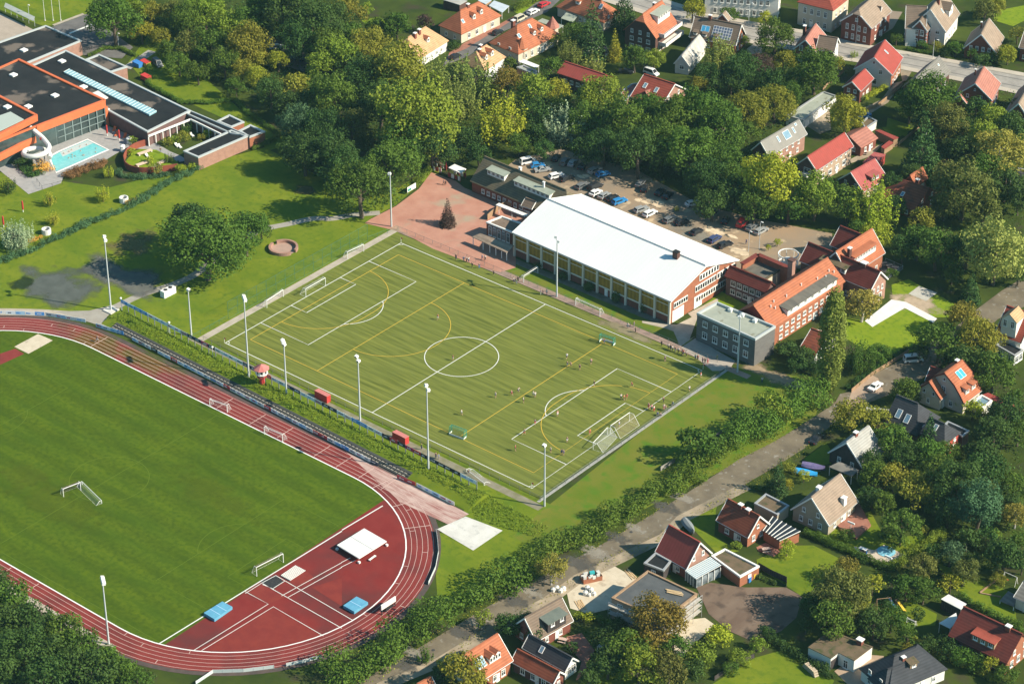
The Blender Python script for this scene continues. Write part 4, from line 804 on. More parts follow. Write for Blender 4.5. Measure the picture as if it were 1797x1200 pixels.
# ---------------------------------------------------------------- houses on the lower lane
h = house('white gabled villa with red tiled roof and corner porch at the frame edge', 'j', (1617,97,1900,190,1512,405), 9.5, 4, white_r, t_red, name='villa', s=[(.8,3,1.2,1.7)])
dormer(h, -.62, .7, 1.7, 1.6, 'gable', 1, white_r, t_tan); dormer(h, -.1, .92, 4.0, 4.6, 'gable', 2, white_r, t_tan, hh=1.9)
flat('porch with dark flat roof and white columns on the white gabled villa', 'j', (1500,505,1590,450,1790,560,1700,620), 2.9, white_r, felt, 'porch', 'porch', rect=False, wins=[(3,.4,2,1.4,1.9),(2,.4,2,1.4,1.9)])
h = house('cream house with bell shaped orange roof and blue solar panels by the lane', 'j', (962,805,1150,668,1090,1185), 10.8, 3.2, (cream,cream), t_orange, prof='bell', g=[(.8,2,1,1.5),(3.8,1,1.2,1.7),(7,1,.7,.9)], ov=.3, trim_m=t_darkred, chim=[(.5,-.05,.7,.9)])
rooflight(h, .05, .33, 2.5, 2.2, solar_b, name='solar_panel', cells=(2,1))
for f_ in (-.35,.35): dormer(h, f_, .86, 1.5, 1.7, 'flat', 1, white_r, t_orange)
h = house('lower cream gable with orange eaves joined to the bell roofed house', 'j', (800,900,880,835,880,1120), 8.6, 3.4, (cream,cream), t_orange, name='annex', cat='annex', trim_m=t_darkred, g=[(3.4,2,.7,1),(.9,1,.9,1.4)], s=[])
house('dark brown rear wing behind the bell roofed house', 'j', (815,735,940,775,750,880), 7.5, 4, cream, t_darkred, name='annex', cat='annex', g=[], s=[])
leanto('long raspberry red carport roof beside the bell roofed house', 'j', (1350,1035,1420,1010,1830,1190,1770,1215), (2.6,2.8,2.8,2.6), sheet_red, 'carport', 'carport')
flat('pale glass roofed conservatory beside the bell roofed house', 'F', (1530,905,1575,875,1630,905,1580,945), 2.7, white_r, glass_b, 'conservatory', 'conservatory', rim=trim_w, rect=False)
h = house('dark slate roofed house with two skylights beside the lane bend', 'k', (1040,256,1265,347,1255,690), 8.4, 3.4, brick_red, t_slate, hip=((0,0),(1,3.4)), trim=False, s=[(.8,3,1.3,1.5)], sky=[(-.1,.55,1.1,2),(.75,.6,1.1,2)])
b_ = MB(); p_ = G('k',905,335,3); b_.box(-4,4,-.5,.5,0,.9); o = b_.build('concrete_trough', concrete_w); o.location = (p_.x,p_.y,0); o.rotation_euler = (0,0,math.atan2(0.767,0.64)-.35); tag(o, 'long pale concrete wall block beside the dark slate roof', 'wall')
h = house('house with black roof, one skylight and painted red wall among the trees', 'k', (1382,487,1545,560,1545,775), 7.4, 4.6, (mat('painted_red_wall',(0.5,0.09,0.07),(0.42,0.08,0.06),.5),mat('painted_red_wall',(0,0,0))), t_slate, hip=((0,0),(1,2.6)), trim=False, sky=[(.3,.4,.8,1.5)])
h.row(h.gf, 1, 2); h.row(h.gf, 3, 2, .9, 1)
flat('dark flat roofed annex beside the painted red wall', 'k', (1540,560,1580,530,1800,630,1730,690), 3.4, brick_dark, felt, 'annex', 'annex', rect=False)
h = house('steep pale grey roofed house with black timber gable and three white windows', 'k', (512,756,745,580,652,1038), 9, 2.7, (timber_d,timber_d), t_pale, g=[(1.2,2,1.0,1.4),(4.6,2,.8,1.2)], chim=[(-.15,-.02,.8,1)], ov=.3)
leanto('terrace roof of old grey sheets in front of the black timber gable', 'k', (325,1010,440,955,640,1045,570,1110), (2.4,2.6,2.6,2.4), t_grey, 'terrace_roof', 'terrace roof')
h = house('large beige house with sandy brown roof and tall white chimney above a terrace', 'J', (679,218,832,93,797,346), 8.4, 3, beige, t_tanbrown, g=[(.9,3,1.0,1.4),(3.6,2,.9,1.2)], chim=[(-.35,-.1,.5,1.1),(.3,.75,-2.6,1.2)], ch_m=trim_w)
b = MB(); q_ = Q('J',800,350,930,255,992,370,915,440,838,400); b.prism([(v.x,v.y) for v in q_],0,.5); tag(b.build('garden_terrace', terrace_m), 'raised red tiled terrace beside the large beige house', 'terrace')
flat('brown mossy flat roofed double garage beside the large beige house', 'J', (380,246,440,196,562,258,500,306), 3, beige, felt_moss, 'garage', 'garage', rect=False)
h = house('brick cottage with weathered rust brown roof and two white topped chimneys', 'J', (241,224,408,314,340,425), 7, 3, (brick_red,brick_orange), t_rust, chim=[(-.15,.05,.5,1),(.35,.1,.4,1)], g=[(.8,2,1,1.4),(3.6,1,.7,.9)], s=[(.8,2,1.2,1.2)], name='cottage')
t = leanto('conservatory with black glass roof and white bars beside the brick cottage', 'J', (425,392,478,316,622,394,512,446), (2.5,3,3,2.5), mat('black_glass',(0.03,0.035,0.04),rough=.15,spec=.6), 'conservatory', 'conservatory', wall=brick_orange)
P_ = [G('J',425,392,2.56),G('J',478,316,3.06),G('J',622,394,3.06),G('J',512,446,2.56)]
for i in range(7):
    f_ = i/6; b = MB(); b.beam(P_[0].lerp(P_[3],f_)-t.location, P_[1].lerp(P_[2],f_)-t.location,.14,.12); b.build('glazing_bar', trim_w, t)
h = house('red roofed house with pinkish gable and white conservatory by the soil plot', 'I', (1719,361,1883,453,1642,497), 8, 3, (brick_red,brick_pink), sheet_red, g=[(3.7,2,.8,1.2)], s=[(.8,2,1.2,1.3)])
t = leanto('white conservatory with blue glass roof on the pinkish gable', 'J', (16,602,150,530,205,572,72,645), (2.6,3.2,3.2,2.6), glass_b, 'conservatory', 'conservatory', wall=mat('conservatory_glass',(0.3,0.34,0.36),(0.1,0.12,0.13),.9,rough=.2))
P_ = [G('J',16,602,2.66),G('J',150,530,3.26),G('J',205,572,3.26),G('J',72,645,2.66)]
for i in range(8):
    f_ = i/7; b = MB(); b.beam(P_[0].lerp(P_[3],f_)-t.location, P_[1].lerp(P_[2],f_)-t.location,.12,.1); b.build('glazing_bar', trim_w, t)
for f_ in (0,.25,.5,.75,1):
    for a1, b1 in ((P_[0],P_[3]),(P_[3],P_[2])): q_ = a1.lerp(b1,f_)-t.location; b = MB(); b.beam((q_.x*.97,q_.y*.97,0),(q_.x*.97,q_.y*.97,2.6),.14,.14); b.build('post', trim_w, t)
flat('dark timber box annex beside the red roofed house', 'I', (1588,560,1648,505,1730,550,1690,600), 3, timber_d, felt, 'annex', 'annex', rect=False, wins=[(3,.8,1,1.1,1.2)])
flat('brick garage with mossy brown flat roof beside the soil plot', 'J', (155,522,225,485,405,576,305,632), 2.9, brick_orange, felt_moss, 'garage', 'garage', rect=False, rim=trim_w, wins=[(2,0,1,1,2.1,trim_w)])
t, L_ = flat('unfinished house with dark flat roof and scaffolding on the building site', 'I', (1418,742,1608,600,1868,722,1690,860), 5.6, brick_pale, felt_grey, 'unfinished_house', 'house', rect=False, rim=timber, wins=[(3,.6,4,1.6,1.8),(3,3.4,4,1.4,1.3),(2,.6,3,1.2,1.5)])
def scaffold(label, a, b2, off, hs):
    a, b2 = a.copy(), b2.copy(); a.z = b2.z = 0; d = (b2-a).normalized(); n = Vector((d.y,-d.x,0)); L = (b2-a).length
    if n.dot(Vector((0.64,-0.767,0))) < 0: n = -n
    t = thing('scaffold', label, 'scaffold', a.to_tuple()); k = max(2,int(L/2.5))
    for i in range(k+1):
        for s_ in (off, off+1.0):
            p_ = d*(L*i/k)+n*s_; b = MB(); b.tube([p_,p_+Vector((0,0,hs[-1]+1))],.05,5); b.build('pole', metal, t)
    for z_ in hs:
        b = MB(); b.beam(n*(off+.5)+Vector((0,0,z_)), d*L+n*(off+.5)+Vector((0,0,z_)), .95,.1); b.build('deck', mat('deck_boards',(0.4,0.37,0.31),(0.5,0.46,0.4),1), t)
        b = MB(); b.tube([n*(off+1)+Vector((0,0,z_+1)), d*L+n*(off+1)+Vector((0,0,z_+1))],.05,5); b.build('rail', metal, t)
scaffold('scaffold on the shaded side of the unfinished house', G('I',1418,742,5.6), G('I',1690,860,5.6), .3, (2.2,4.2))
scaffold('scaffold with pale decks on the sunny end of the unfinished house', G('I',1690,860,5.6), G('I',1868,722,5.6), .3, (1.6,3.2,4.8))
h = house('grey brown tiled house with a glass roofed box dormer beside the lane', 'I', (960,850,1155,742,1120,918), 7, 2.9, brick_red, t_brown, g=[(.9,2)], s=[(.8,2)])
dormer(h, .15, .95, 5.2, 2.6, 'flat', 2, timber_d, mat('greenish_glass',(0.16,0.18,0.15),(0.12,0.14,0.12),.6,rough=.3))
house('long low barn with black roof and white gable windows', 'I', (985,935,1212,1058,1160,1122), 6, 2.7, (brick_dark,white_r), t_slate, name='barn', cat='barn', g=[(.8,2,1.2,1.9)], sky=[(-.25,.5,.8,1.3)])
house('low barn with rusty red tiled roof and white edged gable', 'I', (922,1012,1145,1130,888,1078), 5.6, 2.7, (brick_dark,brick_red), t_rust, name='barn', cat='barn', g=[(.8,1),(3,1,.7,.8)], s=[(.6,3,1.2,1.6)])
h = house('bright orange roofed house with paired white dormers by the lower lane', 'I', (640,1045,820,932,893,1077), 8, 3.4, (brick_orange,white_r), t_orange, g=[(.8,2),(3.8,1)], s=[(.7,3,1.2,1.6)], sky=[])
rooflight(h, -.5, .5, 2.6, 2.2, glass_b, cells=(2,1))
for f_ in (.05,.36): dormer(h, f_, .7, 1.7, 1.7, 'gable', 2, trim_w, t_orange)
house('low orange roofed rear wing of the bright orange house', 'I', (605,1050,640,1030,600,1075), 5, 3, brick_orange, t_rust, name='annex', cat='annex', g=[], s=[])
house('orange roof tip of a house at the bottom frame edge', 'I', (395,1197,470,1157,500,1215), 6, 3, brick_orange, t_orange, g=[], s=[])
house('orange roofed extension at the bottom edge below the paired dormers', 'I', (740,1170,800,1210,730,1225), 5, 3, brick_orange, t_rust, name='annex', cat='annex', g=[], s=[])
flat('white bungalow with mossy brown flat roof and open carport', 'J', (664,1003,780,915,1000,1000,905,1072,822,1030,782,1060), 3.2, white_r, felt_moss, 'bungalow', 'bungalow', rect=False, rim=felt_moss, par=.1, wins=[(3,.1,1,1.2,2.1),(4,.1,1,2.4,2.2,timber_d)])
p_ = G('J',935,985,3.2); t = thing('roof_chimney', 'brick chimney on the white bungalow roof', 'chimney', (p_.x,p_.y,3.0)); b = MB(); b.box(-.6,.6,-.5,.5,0,1.3); b.build('shaft', brick_red, t); b = MB(); b.box(-.75,.75,-.65,.65,1.3,1.5); b.build('chimney_cap', trim_w, t)
h = house('slate hipped bungalow with small dormer at the bottom frame edge', 'J', (1115,1050,1228,1003,1320,1150), 7.4, 3, white_r, t_slate, name='bungalow', hip=FH, trim=False, chim=[(-.4,.2,-.3,.8)], dorm=[(.1,.55,1.8,1.2,'flat',1,timber,felt_moss)])
house('slate roofed front wing of the hipped bungalow', 'J', (1080,1120,1180,1080,1130,1215), 6, 3, white_r, t_slate, name='annex', cat='annex', hip=((1,0),(0,0)), trim=False, g=[], s=[])
h = house('long house with oxblood roof and wide red tiled dormer by the hedge', 'J', (1479,789,1790,935,1690,1083), 8, 3.4, (brick_red,brick_orange), t_darkred, g=[(.8,3,1.2,1.6),(3.6,2,.9,1.2)], s=[(.7,5,1,1.5)], chim=[(.55,.05,.6,1.1)], trim=False)
dormer(h, .08, .8, 5.4, 1.7, 'flat', 3, timber, t_red)
leanto('pale carport roof beside the oxblood roofed house', 'J', (1350,876,1440,822,1450,858,1410,905), (2.6,2.7,2.7,2.6), concrete_w, 'carport', 'carport')
leanto('bleached shed roof behind the oxblood roofed house', 'J', (1360,750,1400,725,1495,775,1465,805), (2.5,2.6,2.6,2.5), concrete_w, 'shed', 'shed', wall=timber_d)
house('grey tiled house corner at the frame edge beside the swing', 'J', (1797,655,1900,700,1755,745), 5, 3, white_r, t_grey, g=[], s=[])
leanto('low reddish awning beside the grey tiled corner', 'J', (1668,758,1715,708,1765,735,1745,790), (.9,2.2,2.2,1.2), t_grey, 'awning', 'awning')
leanto('pale garden shelter among the shrubs near the black barn', 'I', (1340,995,1405,960,1420,985,1380,1020), (2.2,2.3,2.3,2.2), concrete_w, 'shelter', 'shelter')
flat('dark slate roof corner at the frame edge under the tan willow', 'f', (1650,720,1740,560,1830,590,1830,780), 3.4, brick_dark, t_slate, 'house', 'house', rect=False)
# ---------------------------------------------------------------- swimming hall
PBL = 'swimming hall with black flat roofs, orange fascia and long blue skylight'
c = G('A',400,450); t = thing('swimming_hall', PBL, 'swimming hall', (c.x,c.y,0)); SW = t
def pool_block(q, hh, wall, roof=felt, rim=None, rect=False, par=.35, rimw=.5, base=0, wins=None):
    return flat(None, 'A', q, hh, wall, roof, parent=SW, rim=rim, rect=rect, par=par, rimw=rimw, base=base, wins=wins)
zinc = mat('zinc', (0,0,0)); glassw = mat('pool_glazing', (0.03,0.045,0.045), (0.06,0.085,0.08), 0.4, rough=0.15, spec=0.6)
pool_block((-60,240,240,134,427,213,150,327,-60,430), 4.9, brick_pink, rim=zinc)
pool_block((150,350,345,264,1000,580,775,692), 4.6, brick_purple, rim=zinc)
pool_block((450,312,520,285,668,350,580,378), 4.4, brick_pink, rim=zinc)
pool_block((-200,440,95,310,550,525,190,662,-150,800), 8.2, glassw, rim=fascia_o)
pool_block((-200,560,-10,500,192,605,-10,705,-200,800), 9.6, glassw, rim=fascia_o)
def on_sw(m_, nm, mt): o = m_.build(nm, mt, SW); return o
def fascia(q, z0, z1, hh, nm='fascia', mt=fascia_o, th=.3):
    P_ = [G('A',q[i],q[i+1],hh)-SW.location for i in range(0,len(q),2)]; b = MB()
    for a1, b1 in zip(P_,P_[1:]): a1.z = b1.z = (z0+z1)/2; b.beam(a1,b1,th,z1-z0)
    return b.build(nm, mt, SW)
fascia((550,525,190,662), 5.9, 8.25, 8.2, th=.7); fascia((192,605,-150,780), 7.2, 9.65, 9.6, th=.7); fascia((175,640,-150,805), 3.2, 5.2, 9.6, th=.8); fascia((95,310,550,525), 7.5, 8.25, 8.2, th=.7); fascia((-10,500,192,605), 8.6, 9.65, 9.6, th=.7)
for x_,y_ in ((550,525),): p_ = G('A',x_,y_,8.2)-SW.location; b = MB(); b.box(p_.x-.5,p_.x+.5,p_.y-.5,p_.y+.5,0,6); on_sw(b,'pillar',fascia_o)
p_ = G('A',160,690,0)-SW.location; p2 = G('A',192,605,9.6)-SW.location; b = MB(); b.box(p2.x-2.2,p2.x+.2,p2.y-.6,p2.y+.2,0,7.2); on_sw(b,'pillar',concrete)
for i in range(9):
    f_ = i/8; p_ = G('A',200,655,8.2).lerp(G('A',545,530,8.2),f_)-SW.location; b = MB(); b.beam((p_.x,p_.y,0),(p_.x,p_.y,6),.3,.3); on_sw(b,'mullion',mat('glazing_grey',(0.2,0.25,0.24)))
for z_ in (2.0,4.0):
    b = MB(); a1, b1 = G('A',195,657,8.2)-SW.location, G('A',545,531,8.2)-SW.location; a1.z = b1.z = z_; b.beam(a1,b1,.2,.18); on_sw(b,'transom',mat('glazing_grey',(0,0,0)))
P_ = [G('A',*q_,4.7)-SW.location for q_ in ((335,380),(365,364),(823,583),(785,604))]; b = MB(); b.prism([(v.x,v.y) for v in P_],4.2,4.75); o = on_sw(b,'skylight',mat('skylight_blue',(0.24,0.42,0.47),(0.3,0.5,0.55),.5,rough=.25))
b = MB()
for i in range(31): a1, b1 = P_[0].lerp(P_[3],i/30), P_[1].lerp(P_[2],i/30); a1.z = b1.z = 4.8; b.beam(a1,b1,.08,.08)
b.build('glazing_bar', trim_w, o)
for x_,y_,hh in ((325,320,4.6),(70,392,8.2),(288,500,8.2),(148,558,8.2),(125,262,4.9),(438,455,4.6),(38,560,9.6),(555,575,4.6)):
    p_ = G('A',x_,y_,hh)-SW.location; b = MB(); b.box(p_.x-.9,p_.x+.9,p_.y-.9,p_.y+.9,hh-.5,hh+.1); on_sw(b,'roof_light',trim_w)
P_ = [G('A',*q_,4.7)-SW.location for q_ in ((480,490),(515,475),(568,510),(530,525))]; b = MB(); b.prism([(v.x,v.y) for v in P_],4.2,4.6); on_sw(b,'hatch',concrete_w)
P_ = [G('A',*q_,9.3)-SW.location for q_ in ((-30,620),(55,590),(125,630),(0,690))]; b = MB(); b.prism([(v.x,v.y) for v in P_],8.5,9.45); on_sw(b,'roof_light',mat('pale_roof_glass',(0.4,0.45,0.4)))
# garden court wing
pool_block((965,793,1215,683,1300,715,1042,826), 4.2, brick_pink, rim=zinc)
pool_block((1000,580,985,598,1215,700,1310,712), 4.2, brick_purple, rim=zinc, rimw=.3)
pool_block((1140,635,1205,603,1282,640,1215,667), 3.4, brick_orange, rim=zinc); pool_block((1255,686,1315,655,1392,690,1310,720), 3.6, brick_orange, rim=zinc)
a1, b1 = G('A',778,700,4.2)-SW.location, G('A',1000,612,4.2)-SW.location; c1 = G('A',1160,690,4.2)-SW.location
for q1, q2, n_ in ((a1,b1,6),(b1,c1,5)):
    b = MB(); e1, e2 = q1.copy(), q2.copy(); e1.z = e2.z = 3.2; b.beam(e1,e2,.4,.5); on_sw(b,'lintel',trim_w)
    for i in range(n_+1): p_ = q1.lerp(q2,i/n_); b = MB(); b.beam((p_.x,p_.y,0),(p_.x,p_.y,3),.25,.25); on_sw(b,'post',trim_w)
# ---------------------------------------------------------------- trees, hedges, bushes
import numpy as np
rng = np.random.default_rng(11)
def leafmat(n, c, t=.27):
    c = (c[0]*2.2,c[1]*2.2,c[2]*1.15)
    return mat('leaf_'+n, c, tuple(v*.62 for v in c), .55, detail=3, rough=.7, spec=.18, rand=.5, trans=t, ramp=(.3,.7))
LEAF = dict(oak=leafmat('oak',(.052,.09,.02)), dark=leafmat('dark',(.032,.062,.022)), lime=leafmat('lime',(.115,.15,.028)), olive=leafmat('olive',(.14,.14,.03)), yellow=leafmat('yellow',(.19,.19,.03)), gold=leafmat('gold',(.165,.15,.05)),
  autumn=leafmat('autumn',(.125,.1,.03)), brown=leafmat('brown',(.085,.092,.035)), copper=leafmat('copper',(.05,.03,.045)), silver=leafmat('silver',(.2,.25,.27)), feather=leafmat('feather',(.13,.155,.06)), willow=leafmat('willow',(.24,.25,.11)),
  conifer=leafmat('conifer',(.03,.06,.026),.1), poplar=leafmat('poplar',(.12,.14,.045)), blue=leafmat('blue',(.05,.095,.075)), hedge=leafmat('hedge',(.062,.105,.022)), bright=leafmat('bright',(.19,.22,.03)), grass=leafmat('grass',(.105,.15,.02)), straw=leafmat('straw',(.44,.25,.09)), heath=leafmat('heath',(.15,.09,.06)))
bark = mat('bark', (.09,.07,.05), (.14,.11,.08), 2); bark_w = mat('birch_bark', (.5,.48,.43), (.2,.18,.15), 3)
def leaves_mesh(name, pts, nrm, size, m):
    n = len(pts); a = np.cross(nrm, rng.normal(size=(n,3))); a /= np.linalg.norm(a,axis=1)[:,None]+1e-9; b = np.cross(nrm, a)
    s = (size*rng.uniform(.6,1.25,n))[:,None]; e = rng.uniform(.55,.9,n)[:,None]
    V = np.stack([pts-a*s*.5, pts-b*s*e*.5+nrm*s*.06, pts+a*s*.5, pts+b*s*e*.5+nrm*s*.06], 1).reshape(-1,3)
    me = bpy.data.meshes.new(name); me.vertices.add(4*n); me.vertices.foreach_set('co', V.astype(np.float32).ravel())
    me.loops.add(4*n); me.loops.foreach_set('vertex_index', np.arange(4*n,dtype=np.int32)); me.polygons.add(n)
    me.polygons.foreach_set('loop_start', np.arange(0,4*n,4,dtype=np.int32)); me.polygons.foreach_set('loop_total', np.full(n,4,dtype=np.int32))
    if m: me.materials.append(m)
    me.update(calc_edges=True); return me
def blob(c, rad, n, flat=1.0, jit=.5):          # points through a clump with outward facing leaves
    d = rng.normal(size=(n,3)); d /= np.linalg.norm(d,axis=1)[:,None]; r = rng.uniform(.35,1,n)**.5
    p = c+d*(r*rad)[:,None]*np.array([1,1,flat]); nn = d+rng.normal(size=(n,3))*jit+np.array([0,0,.25]); nn /= np.linalg.norm(nn,axis=1)[:,None]
    return p, nn
def crown(shape, r, leaf, dens):
    P = []; N = []
    if shape == 'round' or shape == 'bush':
        b = r*(.92 if shape == 'round' else .75); k = int(26+r*5); cz = 0.0
        cs = []
        lob = rng.normal(size=(6,3)); lob /= np.linalg.norm(lob,axis=1)[:,None]
        for i in range(k):
            d = rng.normal(size=3); d /= np.linalg.norm(d)
            if d[2] < -.55: d[2] *= -.6; d /= np.linalg.norm(d)
            bump = .92+.27*max(lob@d)-.2*rng.random(); q = rng.uniform(.5,.86)
            cs.append((d*np.array([r,r,b])*q*bump, r*rng.uniform(.2,.36)))
        for c, rad in cs:
            p, n_ = blob(c, rad, int(dens*rad*rad*4*3.14/(leaf*leaf)), .75); P.append(p); N.append(n_)
    elif shape == 'upright':                     # many steep plumes
        for i in range(int(16+r*4)):
            a = rng.uniform(0,6.28); q = rng.uniform(0,.8)**.7*r; zb = -r*.5+rng.uniform(0,.3)*r; h = (1.55-.75*q/r)*r*rng.uniform(.75,1.1)
            for t in np.linspace(0,1,7):
                c = np.array([np.cos(a)*q*(1+.25*t),np.sin(a)*q*(1+.25*t),zb+h*t]); rad = r*.2*(1.05-.75*t)
                p, n_ = blob(c, rad, int(dens*rad*rad*10/(leaf*leaf)), 1.5); n_[:,2] += .2; P.append(p); N.append(n_)
    elif shape == 'cone':
        for lv in np.linspace(0,1,13):
            rr = r*(1-lv)*rng.uniform(.85,1.1)+.12*r; z = -r*1.4+lv*r*3.6; m_ = max(4,int(9*(1-lv)+3))
            for j in range(m_):
                a = 6.28*j/m_+rng.uniform(0,.5); c = np.array([np.cos(a)*rr*.66,np.sin(a)*rr*.66,z-.1*rr]); rad = rr*.36+.06*r
                p, n_ = blob(c, rad, int(dens*rad*rad*9/(leaf*leaf)), .6); P.append(p); N.append(n_)
    elif shape == 'column':
        for lv in np.linspace(0,1,24):
            rr = r*(np.sin(3.14*min(1,(lv*.86+.1)))**.6)*rng.uniform(.9,1.05); z = lv*r*6.2-r*2.6
            for j in range(7):
                a = 6.28*j/7+rng.uniform(0,.8); c = np.array([np.cos(a)*rr*.6,np.sin(a)*rr*.6,z+rng.uniform(-.2,.2)*r]); rad = r*.36
                p, n_ = blob(c, rad, int(dens*rad*rad*7/(leaf*leaf)), 1.7); P.append(p); N.append(n_)
    return np.concatenate(P), np.concatenate(N)
def trunk(r, H, zc, seed):
    rn = random.Random(seed); b = MB(); t0 = max(.12,r*.055)
    b.tube([(0,0,0),(rn.uniform(-.1,.1)*r,rn.uniform(-.1,.1)*r,zc*.6),(0,0,zc+.3*r)],[t0*1.3,t0,t0*.4],7)
    for i in range(6):
        a = i*1.05+rn.random(); z = zc*.5+rn.random()*r*.5
        b.tube([(0,0,z),(math.cos(a)*r*.35,math.sin(a)*r*.35,z+r*.3),(math.cos(a)*r*.7,math.sin(a)*r*.7,zc+r*.25*rn.random())],[t0*.5,t0*.35,t0*.12],5)
    return b.mesh('trunk', bark)
# prototypes: (shape, nominal radius): crown mesh list, trunk mesh list, crown centre over ground, half height
PROTO = {}
for shape, r_, leaf, var, zc in (('round',2.2,.36,2,2.5),('round',4.5,.5,3,4.7),('round',8.0,.66,3,8.0),('round',12.0,.8,2,11.2),('upright',2.5,.36,2,2.2),('upright',6.5,.55,3,5.2),('bush',1.3,.27,2,.85),('bush',3.0,.4,3,1.9),('cone',2.2,.34,2,3.4),('cone',3.6,.45,2,5.6),('column',2.9,.42,1,9.2)):
    for v in range(var):
        p, n_ = crown(shape, r_, leaf, {'round':.62,'bush':.62,'column':1.5,'upright':.62}.get(shape,.7))
        PROTO.setdefault(shape,[]).append((r_, leaves_mesh('crown', p, n_, leaf, LEAF['oak']), trunk(r_, zc, zc, len(PROTO)*7+v) if shape != 'bush' else None, zc))
KIND = dict(oak='round', dark='round', lime='round', olive='round', yellow='round', gold='round', autumn='round', brown='round', copper='round', silver='upright', feather='upright', willow='round', conifer='cone', poplar='column', blue='round', bright='round', hedge='bush', heath='bush')
DESC = dict(oak='deep green', dark='dark green', lime='light green', olive='olive green', yellow='yellow leaved', gold='golden', autumn='orange brown', brown='russet tinged', copper='purple leaved', silver='silvery', feather='feathery', willow='straw coloured', conifer='dark pointed', poplar='tall columnar', blue='bluish green', bright='bright green', hedge='dense green', heath='brownish')
LM = [(n_, G(t_,x_,y_)) for n_, t_, x_, y_ in (('the swimming hall wing','A',900,560),('the swimming hall entrance','A',300,260),('the garden court wing','A',1150,800),('the outdoor pool','A',430,820),('the broad hipped villa','a',1000,380),('the bleached tan roof','a',550,520),('the turret villa','a',1550,560),('the small tan roofed house','a',1200,640),('the balcony apartment house','b',1150,480),('the long red roofed house','b',480,840),('the two skylight roof','b',1250,1040),('the corrugated chalet','b',1600,660),('the solar panel house','c',350,430),('the long white villa','c',700,180),('the cream villa','c',1370,290),('the pink roofed brick house','c',1330,640),('the ornate brick villa','d',100,440),('the large white villa','d',770,480),('the four window brick house','d',1340,570),('the white gabled red house','d',270,850),('the dark barn house','d',800,1000),('the round window house','d',1400,1050),('the garage row','C',700,580),('the grey roofed house','e',500,600),('the long pale house','e',1100,750),('the crimson roofed house','e',1450,950),('the tiled bungalow','f',620,950),('the garden pavilion','f',1010,520),('the sports hall','E',1100,150),('the car park','m',500,800),('the old school','B',900,960),('the ticket booths','p',850,90),('the plaza','p',700,550),('the spiral staircase','g',1100,420),('the birch side gable','h',1000,850),('the orange school wing','i',1300,430),('the timber school cube','i',650,700),('the bell roofed house','j',950,1000),('the porch villa','j',1650,560),('the dark slate house','k',1150,650),('the painted red wall','k',1600,850),('the black timber gable','k',540,980),('the beige house','J',750,330),('the brick cottage','J',300,420),('the garden pool','J',1080,510),('the soil plot','J',350,780),('the unfinished house','I',1650,800),('the grey brown tiled house','I',1080,900),('the black roofed barn','I',1100,1080),('the paired dormer house','I',800,1080),('the white bungalow','J',820,1030),('the slate bungalow','J',1180,1130),('the oxblood roofed house','J',1600,980),('the brick fire pit','D',1490,100),('the grass pitch corner','H',500,960),('the running track curve','I',250,700),('the wet hollow','D',500,260),('the swing frame','J',1720,640))]
LABELQ = []          # label these at the end: (object, description, position)
def label_later(o, desc, p): LABELQ.append((o, desc, Vector((p[0],p[1],0))))
TREES = []
def tree(tl, x, y, wpx, kind, shape=None, name=None, flat_=1.0, base=False, pale=False):
    s_ = 5.99 if tl in TO6 else 2.995
    g0 = G(tl,x,y); r = wpx/2/s_/pxm(g0)*1.16; shape = shape or KIND[kind]
    c = [q for q in PROTO[shape]]; best = min(abs(math.log(q[0]/r)) for q in c); c = [q for q in c if abs(math.log(q[0]/r)) < best+.05]
    r0, cm, tm, zc = random.choice(c); k = r/r0
    z_ = zc*k; p = G(tl,x,y,z_ if not base else 0)
    o = bpy.data.objects.new(name or {'conifer':'conifer_tree','poplar':'poplar_tree','willow':'willow_tree','silver':'poplar_tree'}.get(kind,'bush' if shape == 'bush' else 'tree'), None if tm else cm); C.objects.link(o)
    kz = k*flat_*random.uniform(.92,1.08)
    o.location = (p.x,p.y,z_*0 if tm else zc*kz); o.rotation_euler = (0,0,random.uniform(0,6.28)); o.scale = (k*random.uniform(.9,1.1),k*random.uniform(.9,1.1),kz)
    if tm:
        t_ = put('trunk', tm, o)
        if pale or kind == 'gold': t_.material_slots[0].link = 'OBJECT'; t_.material_slots[0].material = bark_w
        cr = put('crown', cm, o, (0,0,zc))
    else: cr = o
    cr.material_slots[0].link = 'OBJECT'; cr.material_slots[0].material = LEAF[kind]
    sz = ('small ' if r < 2.4 else '' if r < 4.5 else 'broad ' if r < 7.5 else 'huge ') if shape not in ('column','cone') else ('small ' if r < 1.8 else '')
    nm = 'bush' if not tm else 'conifer' if kind == 'conifer' else 'tree'
    o['category'] = 'bush' if nm == 'bush' else 'tree'; o['group'] = 'garden bushes' if nm == 'bush' else 'trees round the sports ground'
    TREES.append((p.x,p.y,r)); label_later(o, sz+DESC[kind]+' '+nm, p); return o
